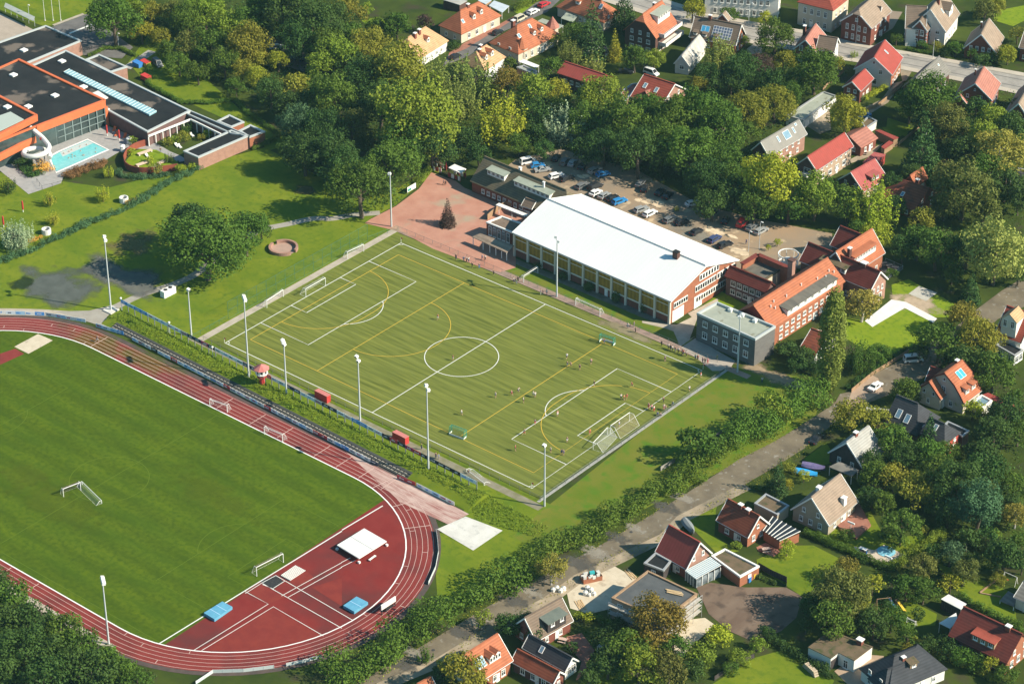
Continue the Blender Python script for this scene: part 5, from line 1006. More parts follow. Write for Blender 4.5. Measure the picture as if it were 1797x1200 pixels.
TT = {
'A': '600 110 250 oak,745 165 125 yellow,850 180 105 olive,790 60 120 olive,900 60 120 brown,980 100 190 oak,1075 60 210 lime,1000 235 150 brown,1105 230 170 oak,1180 330 165 oak,1300 240 220 olive,1210 150 170 lime,1320 120 190 oak,1460 315 115 yellow,1275 380 115 olive,1350 410 115 yellow,1420 495 155 dark,1535 450 180 olive,1655 440 160 oak,1720 530 170 lime,1570 660 190 blue,1690 690 220 dark,1600 810 220 dark,1740 820 220 dark,1480 70 260 dark,1650 130 260 dark,1750 270 200 lime,1680 330 150 lime,940 330 130 oak,890 260 120 oak,1560 230 200 dark,1400 40 200 oak,1040 380 120 oak,1240 460 110 oak,1510 560 150 dark,1360 310 120 olive,1620 560 140 dark,690 60 150 lime',
'B': '40 60 160 olive,-60 100 200 dark,-90 250 200 oak,130 240 190 olive,290 130 150 oak,30 310 150 dark,110 400 200 dark,300 370 260 olive,50 650 180 brown,200 560 240 dark,400 640 390 lime,520 430 230 feather,670 420 220 feather,620 540 200 feather,840 640 240 bright upright,650 720 160 dark,865 430 145 autumn,1000 610 170 dark,1180 660 190 silver,1010 490 180 lime,1135 475 130 yellow,1095 350 130 oak,1350 520 240 lime,1290 640 200 oak,1470 650 250 oak,1610 600 220 oak,1740 640 260 oak,1760 800 200 oak,1560 810 250 dark,1380 770 200 dark,1280 800 150 dark,1195 275 120 feather,1320 340 120 feather,1310 170 160 conifer,1485 60 120 conifer,1540 300 150 oak,1435 250 80 yellow cone,1640 300 115 lime,250 860 260 oak,100 1000 280 oak,440 120 85 copper,170 150 110 oak,130 50 80 lime,990 420 90 dark,330 770 240 oak,480 780 220 dark,560 690 160 dark,720 800 150 dark,930 760 120 oak,-40 520 240 oak,-50 800 260 dark,10 900 200 dark,1060 780 110 dark,1670 740 220 oak,250 470 180 oak,1150 560 130 oak,1240 180 130 oak,880 330 70 oak,690 340 60 bright,590 240 70 dark bush,1110 215 90 lime bush,300 300 130 olive,60 180 150 oak,1040 700 120 dark,1440 740 180 dark',
'C': '55 50 130 yellow,200 310 180 feather,300 380 200 dark,150 400 160 dark,420 340 120 copper,490 190 185 oak,530 320 120 olive,480 430 160 dark,600 430 130 oak,700 370 240 oak,815 335 90 olive,350 590 195 olive,490 545 190 olive,570 500 120 oak,80 610 260 oak,210 690 250 oak,50 800 280 oak,200 850 220 oak,120 950 200 dark,330 690 120 oak,860 600 195 yellow,1300 510 260 oak,1200 560 160 oak,1390 640 220 brown,1300 640 180 dark,1540 590 160 dark,1640 640 180 lime,1480 690 140 dark,1265 780 180 conifer,1590 740 180 lime,1500 800 190 dark,1670 800 260 gold,1720 700 180 dark,1480 1010 280 brown,1400 930 180 brown,1330 835 70 yellow bush,460 960 300 bright,380 1080 200 oak,560 1080 180 oak,700 1040 230 lime,870 1070 200 oak,1010 1090 240 bright upright,270 1000 190 dark,1100 960 110 dark,1130 1080 110 dark,1250 1140 140 olive,1440 255 75 oak,1524 285 55 oak,1715 280 110 yellow,1127 205 60 oak,1590 60 130 brown,1640 30 110 olive,1765 180 90 olive,1340 240 55 olive,905 285 40 feather,1790 560 120 dark,1760 680 170 oak,1770 1040 170 dark,1700 960 190 dark,1600 900 180 oak,160 1080 160 dark,1000 940 80 dark,680 200 70 oak bush,330 215 60 bright,440 95 70 bright,250 70 90 oak,780 970 90 oak,1200 920 110 dark,1590 1090 180 brown,1380 1080 150 brown,260 440 140 dark,90 450 110 olive,1060 330 60 oak bush,850 545 60 oak bush,950 520 40 oak bush,1260 240 60 oak bush,1390 270 70 dark bush,1640 300 90 dark bush,1570 320 90 dark bush',
'D': '1080 90 380 oak,1290 30 230 oak,1000 0 260 dark,1370 0 120 dark',
'F': '1010 60 170 bright,930 30 120 oak,1240 70 190 oak,1340 120 200 oak,1160 120 130 dark,1650 130 330 willow,1500 110 200 dark,1420 240 110 oak,1520 320 90 conifer,1770 240 120 dark,950 400 180 gold,785 628 138 poplar,930 690 160 oak upright,1025 650 120 oak,1350 600 220 oak,1480 470 170 autumn,1550 590 230 olive,1640 760 210 oak,1500 720 190 dark,1420 700 130 dark,1250 650 100 dark,900 980 190 olive,1030 1010 160 olive,1100 1090 200 oak,970 1090 140 dark,1300 1100 110 conifer,1210 1180 150 dark,1400 1180 130 oak,1700 990 180 dark,1640 1070 180 dark,1770 1080 120 oak,1530 960 100 bright,1240 870 110 dark bush,1170 850 140 oak,1740 900 110 oak,560 640 120 dark bush,640 680 130 dark bush,610 720 100 dark bush,700 730 90 dark bush,1780 980 100 dark,1460 920 80 bright bush,1600 1180 180 dark,500 250 45 bright bush,460 280 40 olive bush,1600 1000 90 brown bush,720 650 90 dark bush,1100 240 70 oak bush,1510 330 70 oak bush',
'J': '508 125 95 conifer,465 160 80 dark bush,556 155 65 yellow,1010 95 160 oak,1120 110 170 olive,1220 180 200 olive,1150 370 190 oak,1060 240 140 oak,1000 210 130 dark,1330 90 180 oak,1450 160 250 dark,1600 100 220 dark,1560 270 240 blue,1400 300 150 dark,1410 500 160 blue,1320 510 110 dark,1755 310 140 gold,1740 160 160 oak,1700 520 200 dark,1480 610 150 brown,1260 570 160 brown,840 740 260 brown,870 600 140 autumn,800 860 230 oak,1000 680 120 yellow,910 760 150 olive,1180 690 150 oak,1270 710 140 oak,1410 670 110 yellow,1010 880 170 dark,1100 860 140 oak,1180 940 120 oak,553 480 85 bright,1620 1100 85 yellow,1640 415 75 lime,690 780 130 dark,200 950 140 bright bush,100 1050 160 lime bush,40 1130 140 dark bush,300 1060 110 lime bush,640 100 70 bright,1270 390 60 olive bush,1500 430 130 dark,1600 430 110 dark,1770 440 110 oak,860 420 80 oak bush,650 890 80 dark,1100 480 50 oak bush,1700 1010 90 lime bush,1560 1090 110 oak bush,1480 1060 120 oak bush,1400 1010 130 dark bush,1290 1000 120 dark bush,1700 1150 130 oak bush,280 470 60 lime bush,400 170 40 oak bush,1080 800 100 dark,950 540 60 dark bush,560 70 80 olive bush,1340 230 160 oak,1680 230 150 dark,1190 1020 80 olive bush,1530 560 100 dark,1660 650 90 olive bush,1240 830 80 dark bush,1000 30 130 dark,1150 20 150 dark,1300 -10 170 oak,1060 420 70 dark bush,1790 560 120 dark,400 1000 100 lime bush,440 930 90 dark bush,250 1120 90 oak bush,740 800 150 dark',
'I': '1100 600 160 gold,742 845 95 lime,438 1050 85 oak upright,1660 880 260 autumn,1580 980 170 olive,1480 1010 220 oak,1400 1090 170 dark,1560 1110 220 lime,1720 1110 200 brown,640 1150 230 olive,1010 930 110 dark,880 900 150 dark bush,960 870 120 dark bush,1380 960 130 dark,1290 850 70 bright bush,1240 840 60 lime bush,1215 1010 70 dark bush,1450 890 100 dark bush,530 1130 100 dark,1740 1010 150 oak,1300 1160 110 dark,1180 1100 60 dark bush',
'H': '60 760 220 oak,180 880 240 dark,20 900 240 dark,320 930 220 oak,430 1010 210 oak,540 1070 200 oak,640 1120 190 oak,120 1040 280 dark,300 1090 250 dark,480 1150 230 dark,20 1130 240 dark,720 1180 170 oak,-20 680 160 dark,230 1180 240 dark'}
def plant(tl, spec):
    for s_ in spec.split(','):
        q = s_.split(); tree(tl, float(q[0]), float(q[1]), float(q[2]), q[3], q[4] if len(q) > 4 else None)
for tl, spec in TT.items(): plant(tl, spec)
for tl, x, y, w_, k_ in (('A',570,905,60,'bright'),('A',540,1025,80,'bright'),('A',262,1050,70,'yellow'),('A',280,1150,70,'yellow'),('A',45,980,80,'dark'),('A',815,880,70,'gold'),('A',885,830,50,'oak'),('A',982,665,60,'oak'),('p',870,575,150,'copper'),('g',985,270,80,'bright'),('g',890,325,60,'bright'),('m',400,640,60,'olive')):
    tree(tl, x, y, w_, k_, 'cone' if k_ == 'copper' else 'upright' if tl != 'g' else 'round', 'young_tree')
tree('D',95,45,150,'silver','upright')
for x,y in ((880,745),(920,735),(965,715),(1060,720),(1095,705),(700,740),(690,800),(950,890),(1010,880),(790,840)): tree('A',x,y,random.uniform(45,70),random.choice(('bright','olive','lime')),'bush')
def hedge(label, pts, wd, ht, m, leaf=.42, name='hedge', wav=.35, cat='hedge', dens=1.0, group=None):
    pts = [Vector((p.x,p.y,0)) for p in pts]; P = []; N = []; core = MB()
    for a, b in zip(pts,pts[1:]):
        d = b-a; L = d.length; d.normalize(); n = Vector((-d.y,d.x,0)); k = max(2,int(L/(min(wd,ht*1.6)*.3)))
        for i in range(k):
            s = (i+.5)/k; c = a.lerp(b,s); q = wd*rng.uniform(.36,.62); h_ = ht*(1+wav*rng.uniform(-1,.8))
            for j in range(max(2,int(1.3*wd/ht)) if ht < wd*1.3 else 3):
                rad = min(q, h_*.5); zc = rad*.8+(h_-rad*1.6)*(j%2 if ht < wd*1.3 else j/2); o_ = n*rng.uniform(-.36,.36)*wd
                p, nn = blob(np.array([c.x+o_.x,c.y+o_.y,zc]), rad*1.05, int(dens*11*rad*rad/(leaf*leaf)), min(1.6,max(.8,h_/(2*rad)*.8))); P.append(p); N.append(nn)
    P = np.concatenate(P); N = np.concatenate(N); ok = P[:,2] > 0; c0 = pts[0]
    me = leaves_mesh('foliage', P[ok]-np.array([c0.x,c0.y,0]), N[ok], leaf, LEAF[m]); o = put(name, me, None, (c0.x,c0.y,0)); tag(o, label, cat, group); return o
hedge('tall rough hedge of bushes along the lower lane beside the running track', Q('I',-60,1200,60,1140,250,1038,400,945,560,850,700,768,850,680,960,605), 9.5, 5.8, 'hedge', .55, wav=.22)
hedge('tall hedge along the lane between the meadow and the road', Q('I',960,605,1100,530,1250,448,1400,360,1550,272,1700,188)+Q('J',60,105)+Q('F',250,1160), 7.0, 4.4, 'hedge', .5, wav=.2)
hedge('tall bushy hedge of light green shrubs before the poplar', Q('F',250,1160,400,1072,520,1005,640,940,760,890), 7.5, 5.8, 'hedge', .5, wav=.35)
tree('F',85,1150,235,'oak','bush'); tree('F',300,1060,150,'oak','bush'); tree('F',470,960,190,'lime','bush')
hedge('trimmed dark boundary hedge with grasses between the pool lawn and the park', Q('A',-20,1390,150,1330,300,1260,470,1180,630,1118,770,1045,900,960,1060,885), 2.6, 1.7, 'blue', .3, wav=.4)
hedge('clipped low hedge bending round the lawn behind the swimming hall', Q('A',785,340,780,450,870,500,950,545,1090,548,1240,532,1300,600,1390,660,1470,715), 1.3, 1.3, 'hedge', .26, wav=.15)
hedge('low hedge curving beside the swimming hall drive', Q('A',470,300,550,260,640,262,715,300), 1.3, 1.2, 'hedge', .26, wav=.15)
hedge('clipped hedge beside the garden court annex', Q('A',1470,715,1420,750,1330,790), 1.4, 1.3, 'hedge', .26, wav=.15)
hedge('dark planting bed hedge under the water slide', Q('A',95,850,150,885,190,930), 6.5, 1.2, 'dark', .36)
hedge('orange ornamental grass clump under the water slide', Q('A',175,905,230,900,275,885), 6.4, 2.4, 'straw', .32, 'ornamental_grass', cat='grass clump')
hedge('reddish brown planted border below the outdoor pool', Q('A',355,940,420,905,490,880,555,862), 5.2, 1.5, 'heath', .28, 'flower_border', cat='flower border')
hedge('dark heather border round the curved rusty wall', Q('A',615,900,640,930,720,940,810,935,900,915), 3.0, 1.2, 'blue', .28, 'flower_border', cat='flower border')
hedge('straw coloured grasses beside the concrete well', Q('A',660,1072,720,1050), 1.6, .9, 'straw', .25, 'ornamental_grass', cat='grass clump')
hedge('straw coloured grasses beside the willow like bush', Q('D',150,75,220,55), 1.8, 1.0, 'straw', .25, 'ornamental_grass', cat='grass clump')
hedge('round edged hedge by the plaza under the trees', Q('B',380,990,420,940,450,900), 2.2, 1.8, 'lime', .32)
hedge('trimmed garden hedge between the soil plot lawn and the pool garden', Q('J',640,410,760,460,900,520,1010,570,1100,605), 1.6, 1.8, 'hedge', .3, wav=.12)
hedge('tall straight garden hedge behind the garden pool', Q('J',1100,605,1200,535,1290,470,1365,415), 2.0, 2.2, 'lime', .32, wav=.12)
hedge('dark hedge along the bottom lawn under the white bungalow', Q('J',500,980,570,1040,660,1090,800,1170), 2.4, 1.8, 'dark', .34)
hedge('hedge along the garden behind the oxblood roofed house', Q('J',1440,740,1560,800,1680,860,1797,920), 2.0, 1.5, 'hedge', .3)
hedge('hedge below the oxblood roofed house', Q('J',1190,960,1350,1040,1500,1110,1650,1180), 2.4, 1.6, 'olive', .32)
hedge('hedge around the red brick terrace garden', Q('I',1310,840,1400,890,1500,950), 2.2, 1.7, 'hedge', .3)
hedge('clipped street front hedge before the large white villa', Q('d',560,520,650,545,740,560,830,570), 1.2, 1.0, 'hedge', .24, wav=.1)
hedge('bright hedge below the white gabled red house', Q('d',110,1060,230,990,340,930,380,900), 1.6, 1.4, 'bright', .28)
hedge('hedge along the side street at the frame top', Q('a',1450,120,1600,60,1750,0), 3, 2, 'lime', .34)
hedge('dense ivy hedge in front of the long white villa', Q('c',440,140,560,150,680,165), 2, 3.4, 'dark', .3)
hedge('street hedge before the four window brick house', Q('d',1290,640,1400,660,1480,670), 3, 2.4, 'dark', .32)
hedge('dark hedge separating the lower garden from the long swing lawn', Q('J',1460,440,1560,490,1680,540,1797,590), 2.4, 2.2, 'dark', .34)
hedge('low hedge beside the school lawn along the lane', Q('F',870,850,960,790,1080,700,1190,640), 1.8, 1.5, 'dark', .3)
hedge('shrub row under the sports hall windows', Q('E',1030,210,1036,214), 2.6, 2.4, 'dark', .3, 'shrub', cat='shrub', group='shrubs under the hall windows')
for i_, (x_, y_) in enumerate(((1175,270),(1305,330),(1450,385),(1590,445))): hedge('%s round dark shrub under the sports hall windows, counting from the plaza' % ('second','third','fourth','fifth')[i_], Q('E',x_-3,y_-2,x_+3,y_+2), 2.6, 2.4, 'dark', .3, 'shrub', cat='shrub', group='shrubs under the hall windows')
# what nobody could count: the undergrowth of the wood and gardens, the rough grass of the bank
def scatter(name, polys, n, ht, size, m, label, hf=None):
    P = []; N = []
    for poly in polys:
        X = np.array([[p.x,p.y] for p in poly]); lo = X.min(0); hi = X.max(0); A = abs(sum(X[i,0]*X[i-1,1]-X[i-1,0]*X[i,1] for i in range(len(X))))/2
        k = int(n*A*(hi-lo).prod()/max(A,1e-6)/100)
        q = rng.uniform(lo,hi,(k,2)); ins = np.zeros(k,bool); j = len(X)-1
        for i in range(len(X)):
            c = ((X[i,1] > q[:,1]) != (X[j,1] > q[:,1])) & (q[:,0] < (X[j,0]-X[i,0])*(q[:,1]-X[i,1])/(X[j,1]-X[i,1]+1e-12)+X[i,0]); ins ^= c; j = i
        q = q[ins]; w_ = .5+.5*np.sin(q[:,0]*.55+1.3*np.sin(q[:,1]*.31))*np.sin(q[:,1]*.6+1.1*np.sin(q[:,0]*.27))
        z = rng.uniform(0.05,1,len(q))*ht*(.25+.9*w_); z = z+(hf(q) if hf else 0); P.append(np.column_stack([q,z])); nn = rng.normal(size=(len(q),3))*.6+np.array([0,0,.9]); N.append(nn/np.linalg.norm(nn,axis=1)[:,None])
    o = put(name, leaves_mesh(name, np.concatenate(P), np.concatenate(N), size, LEAF[m])); o['kind'] = 'stuff'; o['label'] = label; return o
woods = [Q('A',560,60,800,40,1100,0,1797,0,1797,1000,1560,900,1480,600,1300,500,1100,420,900,360,820,250,700,240), Q('B',0,250,400,420,700,430,900,520,1300,500,1797,520,1797,980,1600,960,1300,830,1060,780,900,790,640,780,470,850,300,1080,0,1150), Q('C',0,520,300,480,560,500,640,640,440,760,300,900,330,1020,560,1150,0,1000)]
scatter('undergrowth', woods, 170, 2.0, .6, 'dark', 'dark undergrowth between the trees of the wood')
gardens = [Q('J',960,0,1797,0,1797,420,1400,520,1300,420,1060,300), Q('J',650,600,820,560,1000,600,1250,560,1480,600,1400,740,1100,780,1080,960,800,1000,640,900), Q('C',1250,500,1797,480,1797,1197,1340,1197,1300,950,1200,850,1300,700), Q('F',1180,0,1797,0,1797,280,1560,300,1420,200,1160,120), Q('F',1250,560,1560,470,1700,700,1797,900,1797,1197,1560,1197,1560,900,1460,760,1280,720), Q('C',100,200,560,250,900,330,860,460,760,460,560,560,200,520,60,420), Q('I',1300,950,1797,830,1797,1197,1330,1197), Q('F',800,950,1040,900,1400,1100,1300,1197,900,1160)]
scatter('undergrowth', gardens, 110, 1.5, .5, 'oak', 'mixed low garden growth between the trees and houses')
scatter('rough_grass', [Q('I',-40,1040,180,880,170,1050,300,1000,380,1060,200,1190,20,1197)], 220, .9, .35, 'bright', 'tall wild grass on the lot under the scaffold')
scatter('rough_grass', [[Vector(p) for p in ((-79,-43.4,0),(26,-45.6,0),(41,-46,0),(48,-50,0),(62,-47,0),(62,-42,0),(44,-41.5,0),(-79,-38.8,0))]], 1300, .75, .36, 'grass', 'rough grass on the bank between the track and the artificial pitch', hf=lambda q: np.interp(q[:,1]+.0225*(np.clip(q[:,0],-80,44)+80),[-46.2,-43.3,-41.2,-39.3,-37.6],[0,.85,1.15,.8,0])*(q[:,0] < 44))
scatter('rough_grass', [[v+Vector((-1.2,2.2,0)) for v in RU[:12]]+[v+Vector((.5,-.9,0)) for v in RU[:12]][::-1], [v+Vector((-.6,1,0)) for v in RL[2:14]]+[v+Vector((2,-3,0)) for v in RL[2:14]][::-1]], 330, .5, .32, 'olive', 'ragged grass along both edges of the lower lane')
# ---------------------------------------------------------------- sports ground equipment
paint_r = plain('red_paint',(.48,.05,.045)); paint_b = plain('blue_paint',(.05,.2,.5)); paint_g = plain('green_paint',(.04,.28,.2)); paint_k = plain('black_paint',(.03,.03,.033)); paint_y = plain('yellow_paint',(.65,.42,.05)); galv = plain('galvanised',(.5,.52,.52),.45); galv_d = plain('dull_steel',(.17,.18,.18),.5)
pink_paint = mat('faded_red_paint',(.55,.2,.18),(.48,.16,.14),1)
def mesh_mat(name, c, a=.25, sp=.6):                  # netting: mostly open, the strands show
    if name in MATS: return MATS[name]
    m = mat(name, c); n = m.node_tree.nodes; L = m.node_tree.links; tc = n.new('ShaderNodeTexCoord'); nz = n.new('ShaderNodeTexNoise'); nz.inputs['Scale'].default_value = 9
    L.new(tc.outputs['Object'], nz.inputs[0]); r = n.new('ShaderNodeMapRange'); r.inputs[1].default_value = .3; r.inputs[2].default_value = .7; r.inputs[3].default_value = 0; r.inputs[4].default_value = a*2
    L.new(nz.outputs['Fac'], r.inputs[0]); L.new(r.outputs[0], n['Principled BSDF'].inputs['Alpha']); return m
net_w = mesh_mat('white_net',(.7,.7,.68),.14); net_g = mesh_mat('green_net',(.05,.25,.15),.3); net_f = mesh_mat('fence_mesh',(.2,.24,.22),.1); net_gf = mesh_mat('green_fence_mesh',(.08,.2,.12),.06)
net_s = mesh_mat('striped_net',(.5,.4,.3),.14)
def mast(label, x, y, X, Y, hh, lamps=2, pad=True, arm=2.0):
    p = Gp(X,Y); t = thing('floodlight_mast', label, 'floodlight', (p.x,p.y,0), 0, 'floodlight masts round the pitches')
    b = MB(); b.tube([(0,0,0),(0,0,hh)],[.24,.13],8); b.build('pole', galv, t)
    if pad: b = MB(); b.box(-1.5,1.5,-1.5,1.5,0,.35); b.build('base', concrete, t)
    b = MB(); b.box(-arm/2,arm/2,-.08,.08,hh-.15,hh+.02); o = b.build('crossarm', galv, t); o.rotation_euler = (0,0,R(-35))
    for i in range(lamps):
        u = -arm/2+arm*i/max(1,lamps-1); b = MB(); b.box(-.38,.38,-.45,.3,-.1,.5); b.face([(-.3,-.46,0),(.3,-.46,0),(.3,-.46,.42),(-.3,-.46,.42)],1)
        l = b.build('lamp', [trim_w, glass], t); l.location = (u*math.cos(R(-35)),u*math.sin(R(-35)),hh+.05); l.rotation_euler = (R(15),0,x)
    return t
mast('tallest floodlight mast beside the wet hollow at the track bend', R(150), 0, 195, 545, 20.7, 2)
mast('floodlight mast on a pale pad beside the red commentary tower', R(150), 0, 437, 667, 22.9, 3)
mast('floodlight mast on a small pad at the end of the advertising boards', R(150), 0, 752, 830, 23.1, 2)
mast('floodlight pole at the pitch corner beside the timber school cube', R(300), 0, 1294, 653, 15.4, 1, False, .3)
mast('floodlight mast on the grass bank behind the two red shelters tower', R(0), 0, 503, 696, 15.2, 4, False)['label'] = 'floodlight mast rising from the grass bank between the tower and the first red shelter'
mast('floodlight mast standing beside the halfway line on the bank', R(0), 0, 632, 738, 17.2, 2, False)
mast('floodlight pole at the near pitch corner by the tall hedge', R(0), 0, 955.5, 888, 16.3, 1, False, .3)
mast('floodlight pole at the plaza corner of the pitch', R(300), 0, 687, 398, 15.7, 1, False, .3)
mast('floodlight pole on the grass strip in front of the sports hall', R(200), 0, 977, 521, 16.6, 2, False, 2.4)
mast('floodlight mast at the outer track bend before the dark trees', R(150), 0, 191, 1130, 16.4, 4, False)
mast('slim single lamp pole on the park lawn below the large oak', R(100), 0, 336, 590, 13.2, 1, False, .3)
def fence(label, pts, ht, sp, name='fence', pm=None, nm=None, rails=(1.0,), rm=None, pr=.045):
    pts = [Vector((p[0],p[1],0)) for p in pts]; t = thing(name, label, 'fence', pts[0].to_tuple()); o_ = pts[0]
    L = sum((b-a).length for a,b in zip(pts,pts[1:])); pm = pm or galv_d
    pb = MB(); pb.tube([(0,0,0),(0,0,ht+.08)],pr,5); pme = pb.mesh('post', pm)
    for a, b_ in zip(pts,pts[1:]):
        k = max(1,int(round((b_-a).length/sp)))
        for i in range(k+(b_ is pts[-1])): put('post', pme, t, (a.lerp(b_,i/k)-o_))
    for f_ in rails:
        b = MB()
        for a, b_ in zip(pts,pts[1:]): b.tube([a-o_+Vector((0,0,ht*f_)),b_-o_+Vector((0,0,ht*f_))],pr*.8,4)
        b.build('rail', rm or pm, t)
    if nm:
        b = MB()
        for a, b_ in zip(pts,pts[1:]): q, w_ = a-o_, b_-o_; b.face([(q.x,q.y,.05),(w_.x,w_.y,.05),(w_.x,w_.y,ht),(q.x,q.y,ht)])
        b.build('mesh', nm, t)
    return t
fence('low wire fence along the pitch side facing the sports hall', [(-54.6,37.6),(50,38.2)], 1.15, 3, nm=net_f)
fence('low wire fence along the pitch side below the advertising boards', [(-54.6,-35.2),(53.8,-35.2)], 1.15, 3, nm=net_f)
fence('low wire fence on a grey kerb at the meadow end of the pitch', [(54.0,-35.2),(54.0,36.5)], 1.1, 3, nm=net_f)
fence('tall green ball stop fence behind the park side goal', [(-57,-24),(-57,28)], 5, 3.4, 'ball_stop_fence', plain('green_post',(.06,.16,.1)), net_gf, rails=(.02,.5,1.0))
fence('low green railing continuing the ball stop fence toward the track', [(-57,-37),(-57,-24)], 1.2, 3, pm=plain('green_post',(.06,.16,.1)), nm=net_gf)
fence('low green railing between the park lawn and the plaza', [(-57,28),(-55,37.5)], 1.2, 3, pm=plain('green_post',(.06,.16,.1)), nm=net_gf)
fence('weathered pale plank fence beside the meadow hedge', Q('F',130,1135,210,1085,290,1050), 1.3, 2, 'plank_fence', timber_g, mat('plank_grey',(.34,.33,.3),(.28,.27,.24),.8))
fence('plank fence end near the tall hedge above the bend', Q('I',1675,80,1750,35), 1.3, 2, 'plank_fence', timber_g, mat('plank_grey',(0,0,0)))
fence('dark railing around the lawn edge of the pool deck', Q('A',195,960,222,998,275,985,330,970), 1.2, 2.5, pm=dark)
fence('dark wooden fence between the soil plot and the neighbouring lawn', Q('J',400,590,470,630,548,665,548,690), 1.6, 2, 'wooden_fence', timber_d, timber_d)
fence('dark boundary fence below the long grass and bottom lawn', Q('J',170,1180,270,1110,380,1060), 1.2, 2.5, 'wooden_fence', timber_d, timber_d)
def goal(label, p1, p2, dep, ht=2.44, fr=None, net=None, back=.4, gr='football goals', name='football_goal', th=.12, low=False):
    p1, p2 = Vector((p1[0],p1[1],0)), Vector((p2[0],p2[1],0)); t = thing(name, label, 'goal', ((p1+p2)/2).to_tuple(), math.atan2((p2-p1).y,(p2-p1).x), gr); W_ = (p2-p1).length/2; fr = fr or white
    b = MB()
    for x in (-W_,W_): b.tube([(x,0,0),(x,0,ht)],th/2*1.2,6); b.tube([(x,0,0),(x,dep,0)],th*.45,5); b.tube([(x,dep*back,ht),(x,dep,0)],th*.35,5); b.tube([(x,0,ht),(x,dep*back,ht)],th*.35,5)
    b.tube([(-W_,0,ht),(W_,0,ht)],th/2*1.2,6); b.tube([(-W_,dep,0),(W_,dep,0)],th*.5,5); b.build('frame', fr, t)
    n = MB(); n.face([(-W_,dep*back,ht),(W_,dep*back,ht),(W_,dep,0),(-W_,dep,0)]); n.face([(-W_,0,ht),(W_,0,ht),(W_,dep*back,ht),(-W_,dep*back,ht)])
    for x in (-W_,W_): n.face([(x,0,0),(x,0,ht),(x,dep*back,ht),(x,dep,0)])
    n.build('net', net or net_w, t)
    if low: b = MB(); b.box(-W_,W_,dep-.08,dep,0,.45); b.box(-W_,-W_+.06,0,dep,0,.45); b.box(W_-.06,W_,0,dep,0,.45); b.build('backboard', low, t)
    return t
goal('goal with striped net at the meadow end of the artificial pitch', (49.4,-3.66), (49.4,3.66), -3.0, net=net_s)
goal('goal with white net on the park end goal line of the artificial pitch', (-49.4,3.66), (-49.4,-3.66), -2.2)
goal('small goal parked beside the striped net goal', G('E',1320,1165), G('E',1395,1085), -2.6, 2)
goal('goal with red banner parked on the sandy strip before the ball stop fence', G('D',1403,420), G('D',1490,362), 1.4, 2.1)
goal('goal parked near the plaza corner beyond the goal line', G('E',30,165), G('E',115,125), 1.8, 2.2)
goal('goal parked in front of the first hall windows near the plaza', G('E',955,288), G('E',1030,240), 1.6, 2)
goal('goal facing the hall on the grass strip beyond the pitch fence', G('E',1228,408), G('E',1355,465), 1.8, 2.1)
goal('pale folded goal lying below the pitch fence by the boards', (33.5,-37.2), (40.2,-38.8), 1.8, .7)
goal('goal standing on the track beside the grass pitch centre', G('D',1103,940), G('D',1195,970), 1.7, 2.1)
goal('goal standing on the track nearer the sprint start', G('D',1390,1085), G('D',1485,1125), 1.7, 2.1)
goal('goal standing on the grass pitch centre turned to the track', G('H',335,215), G('H',425,180), 1.6, 2.2, net=net_s)
goal('goal lying on its side beside the grass pitch centre goal', G('H',432,150), G('H',535,250), -1.4, .9)
goal('tall net goal at the red apron edge of the grass pitch', G('H',1350,632), G('H',1490,560), 1.8, 2.44, net=net_s)
goal('green hockey goal by the far yellow line guarded by a keeper', G('E',1352,600), G('E',1425,622), 1.3, 2.1, paint_g, net_g, .8, 'hockey goals', 'hockey_goal', low=white)
goal('green hockey goal on the near yellow line', G('E',655,1100), G('E',578,1072), 1.3, 2.1, paint_g, net_g, .8, 'hockey goals', 'hockey_goal', low=white)
# bank, terrace steps, hoardings, tower
bank = MB(); SEC = [(-46.2,0),(-43.3,.85),(-41.2,1.15),(-39.3,.8),(-37.6,0)]
xs_ = [-80,-60,-40,-20,0,20,30,44]
for a,b_ in zip(xs_,xs_[1:]):
    for (y0,z0),(y1,z1) in zip(SEC,SEC[1:]):
        da, db = -.025*(a+80)*.9, -.025*(b_+80)*.9; bank.face([(a,y0+da,z0+.02),(b_,y0+db,z0+.02),(b_,y1+db,z1+.02),(a,y1+da,z1+.02)])
for a in (xs_[0],xs_[-1]): bank.face([(a,y-.025*(a+80)*.9,z+.02) for y,z in SEC])
tag(bank.build('bank', lawn), kind='structure')
t = thing('terrace_steps', 'long rows of dark standing steps with pale slats along the track', 'terrace', (-76.5,-44.2,0), -.0225)
dk = mat('dark_steps',(.07,.072,.068),(.05,.052,.05),1); sl = mat('step_slat',(.46,.42,.34),(.25,.22,.18),1.5,stretch=(.6,1,1))
for k in range(3): b = MB(); b.box(0,101.5,-2.0+k*.78,-1.22+k*.78,0,.25+k*.25); b.build('step', dk, t)
for k in range(2):
    b = MB()
    for i in range(84): b.box(i*1.2+.15,i*1.2+.95,-1.58+k*.78,-1.28+k*.78,.25+k*.25,.34+k*.25)
    b.build('slat', sl, t)
COLS = dict(w=white,p=mat('panel_pale',(.74,.8,.83)),b=mat('panel_blue',(.1,.3,.66)),n=mat('panel_navy',(.05,.06,.1)),r=mat('panel_red',(.5,.06,.07)),m=mat('panel_magenta',(.42,.05,.14)),k=mat('panel_black',(.04,.04,.045)),l=mat('panel_lightblue',(.42,.62,.78)),g=mat('panel_grey',(.42,.44,.45)))
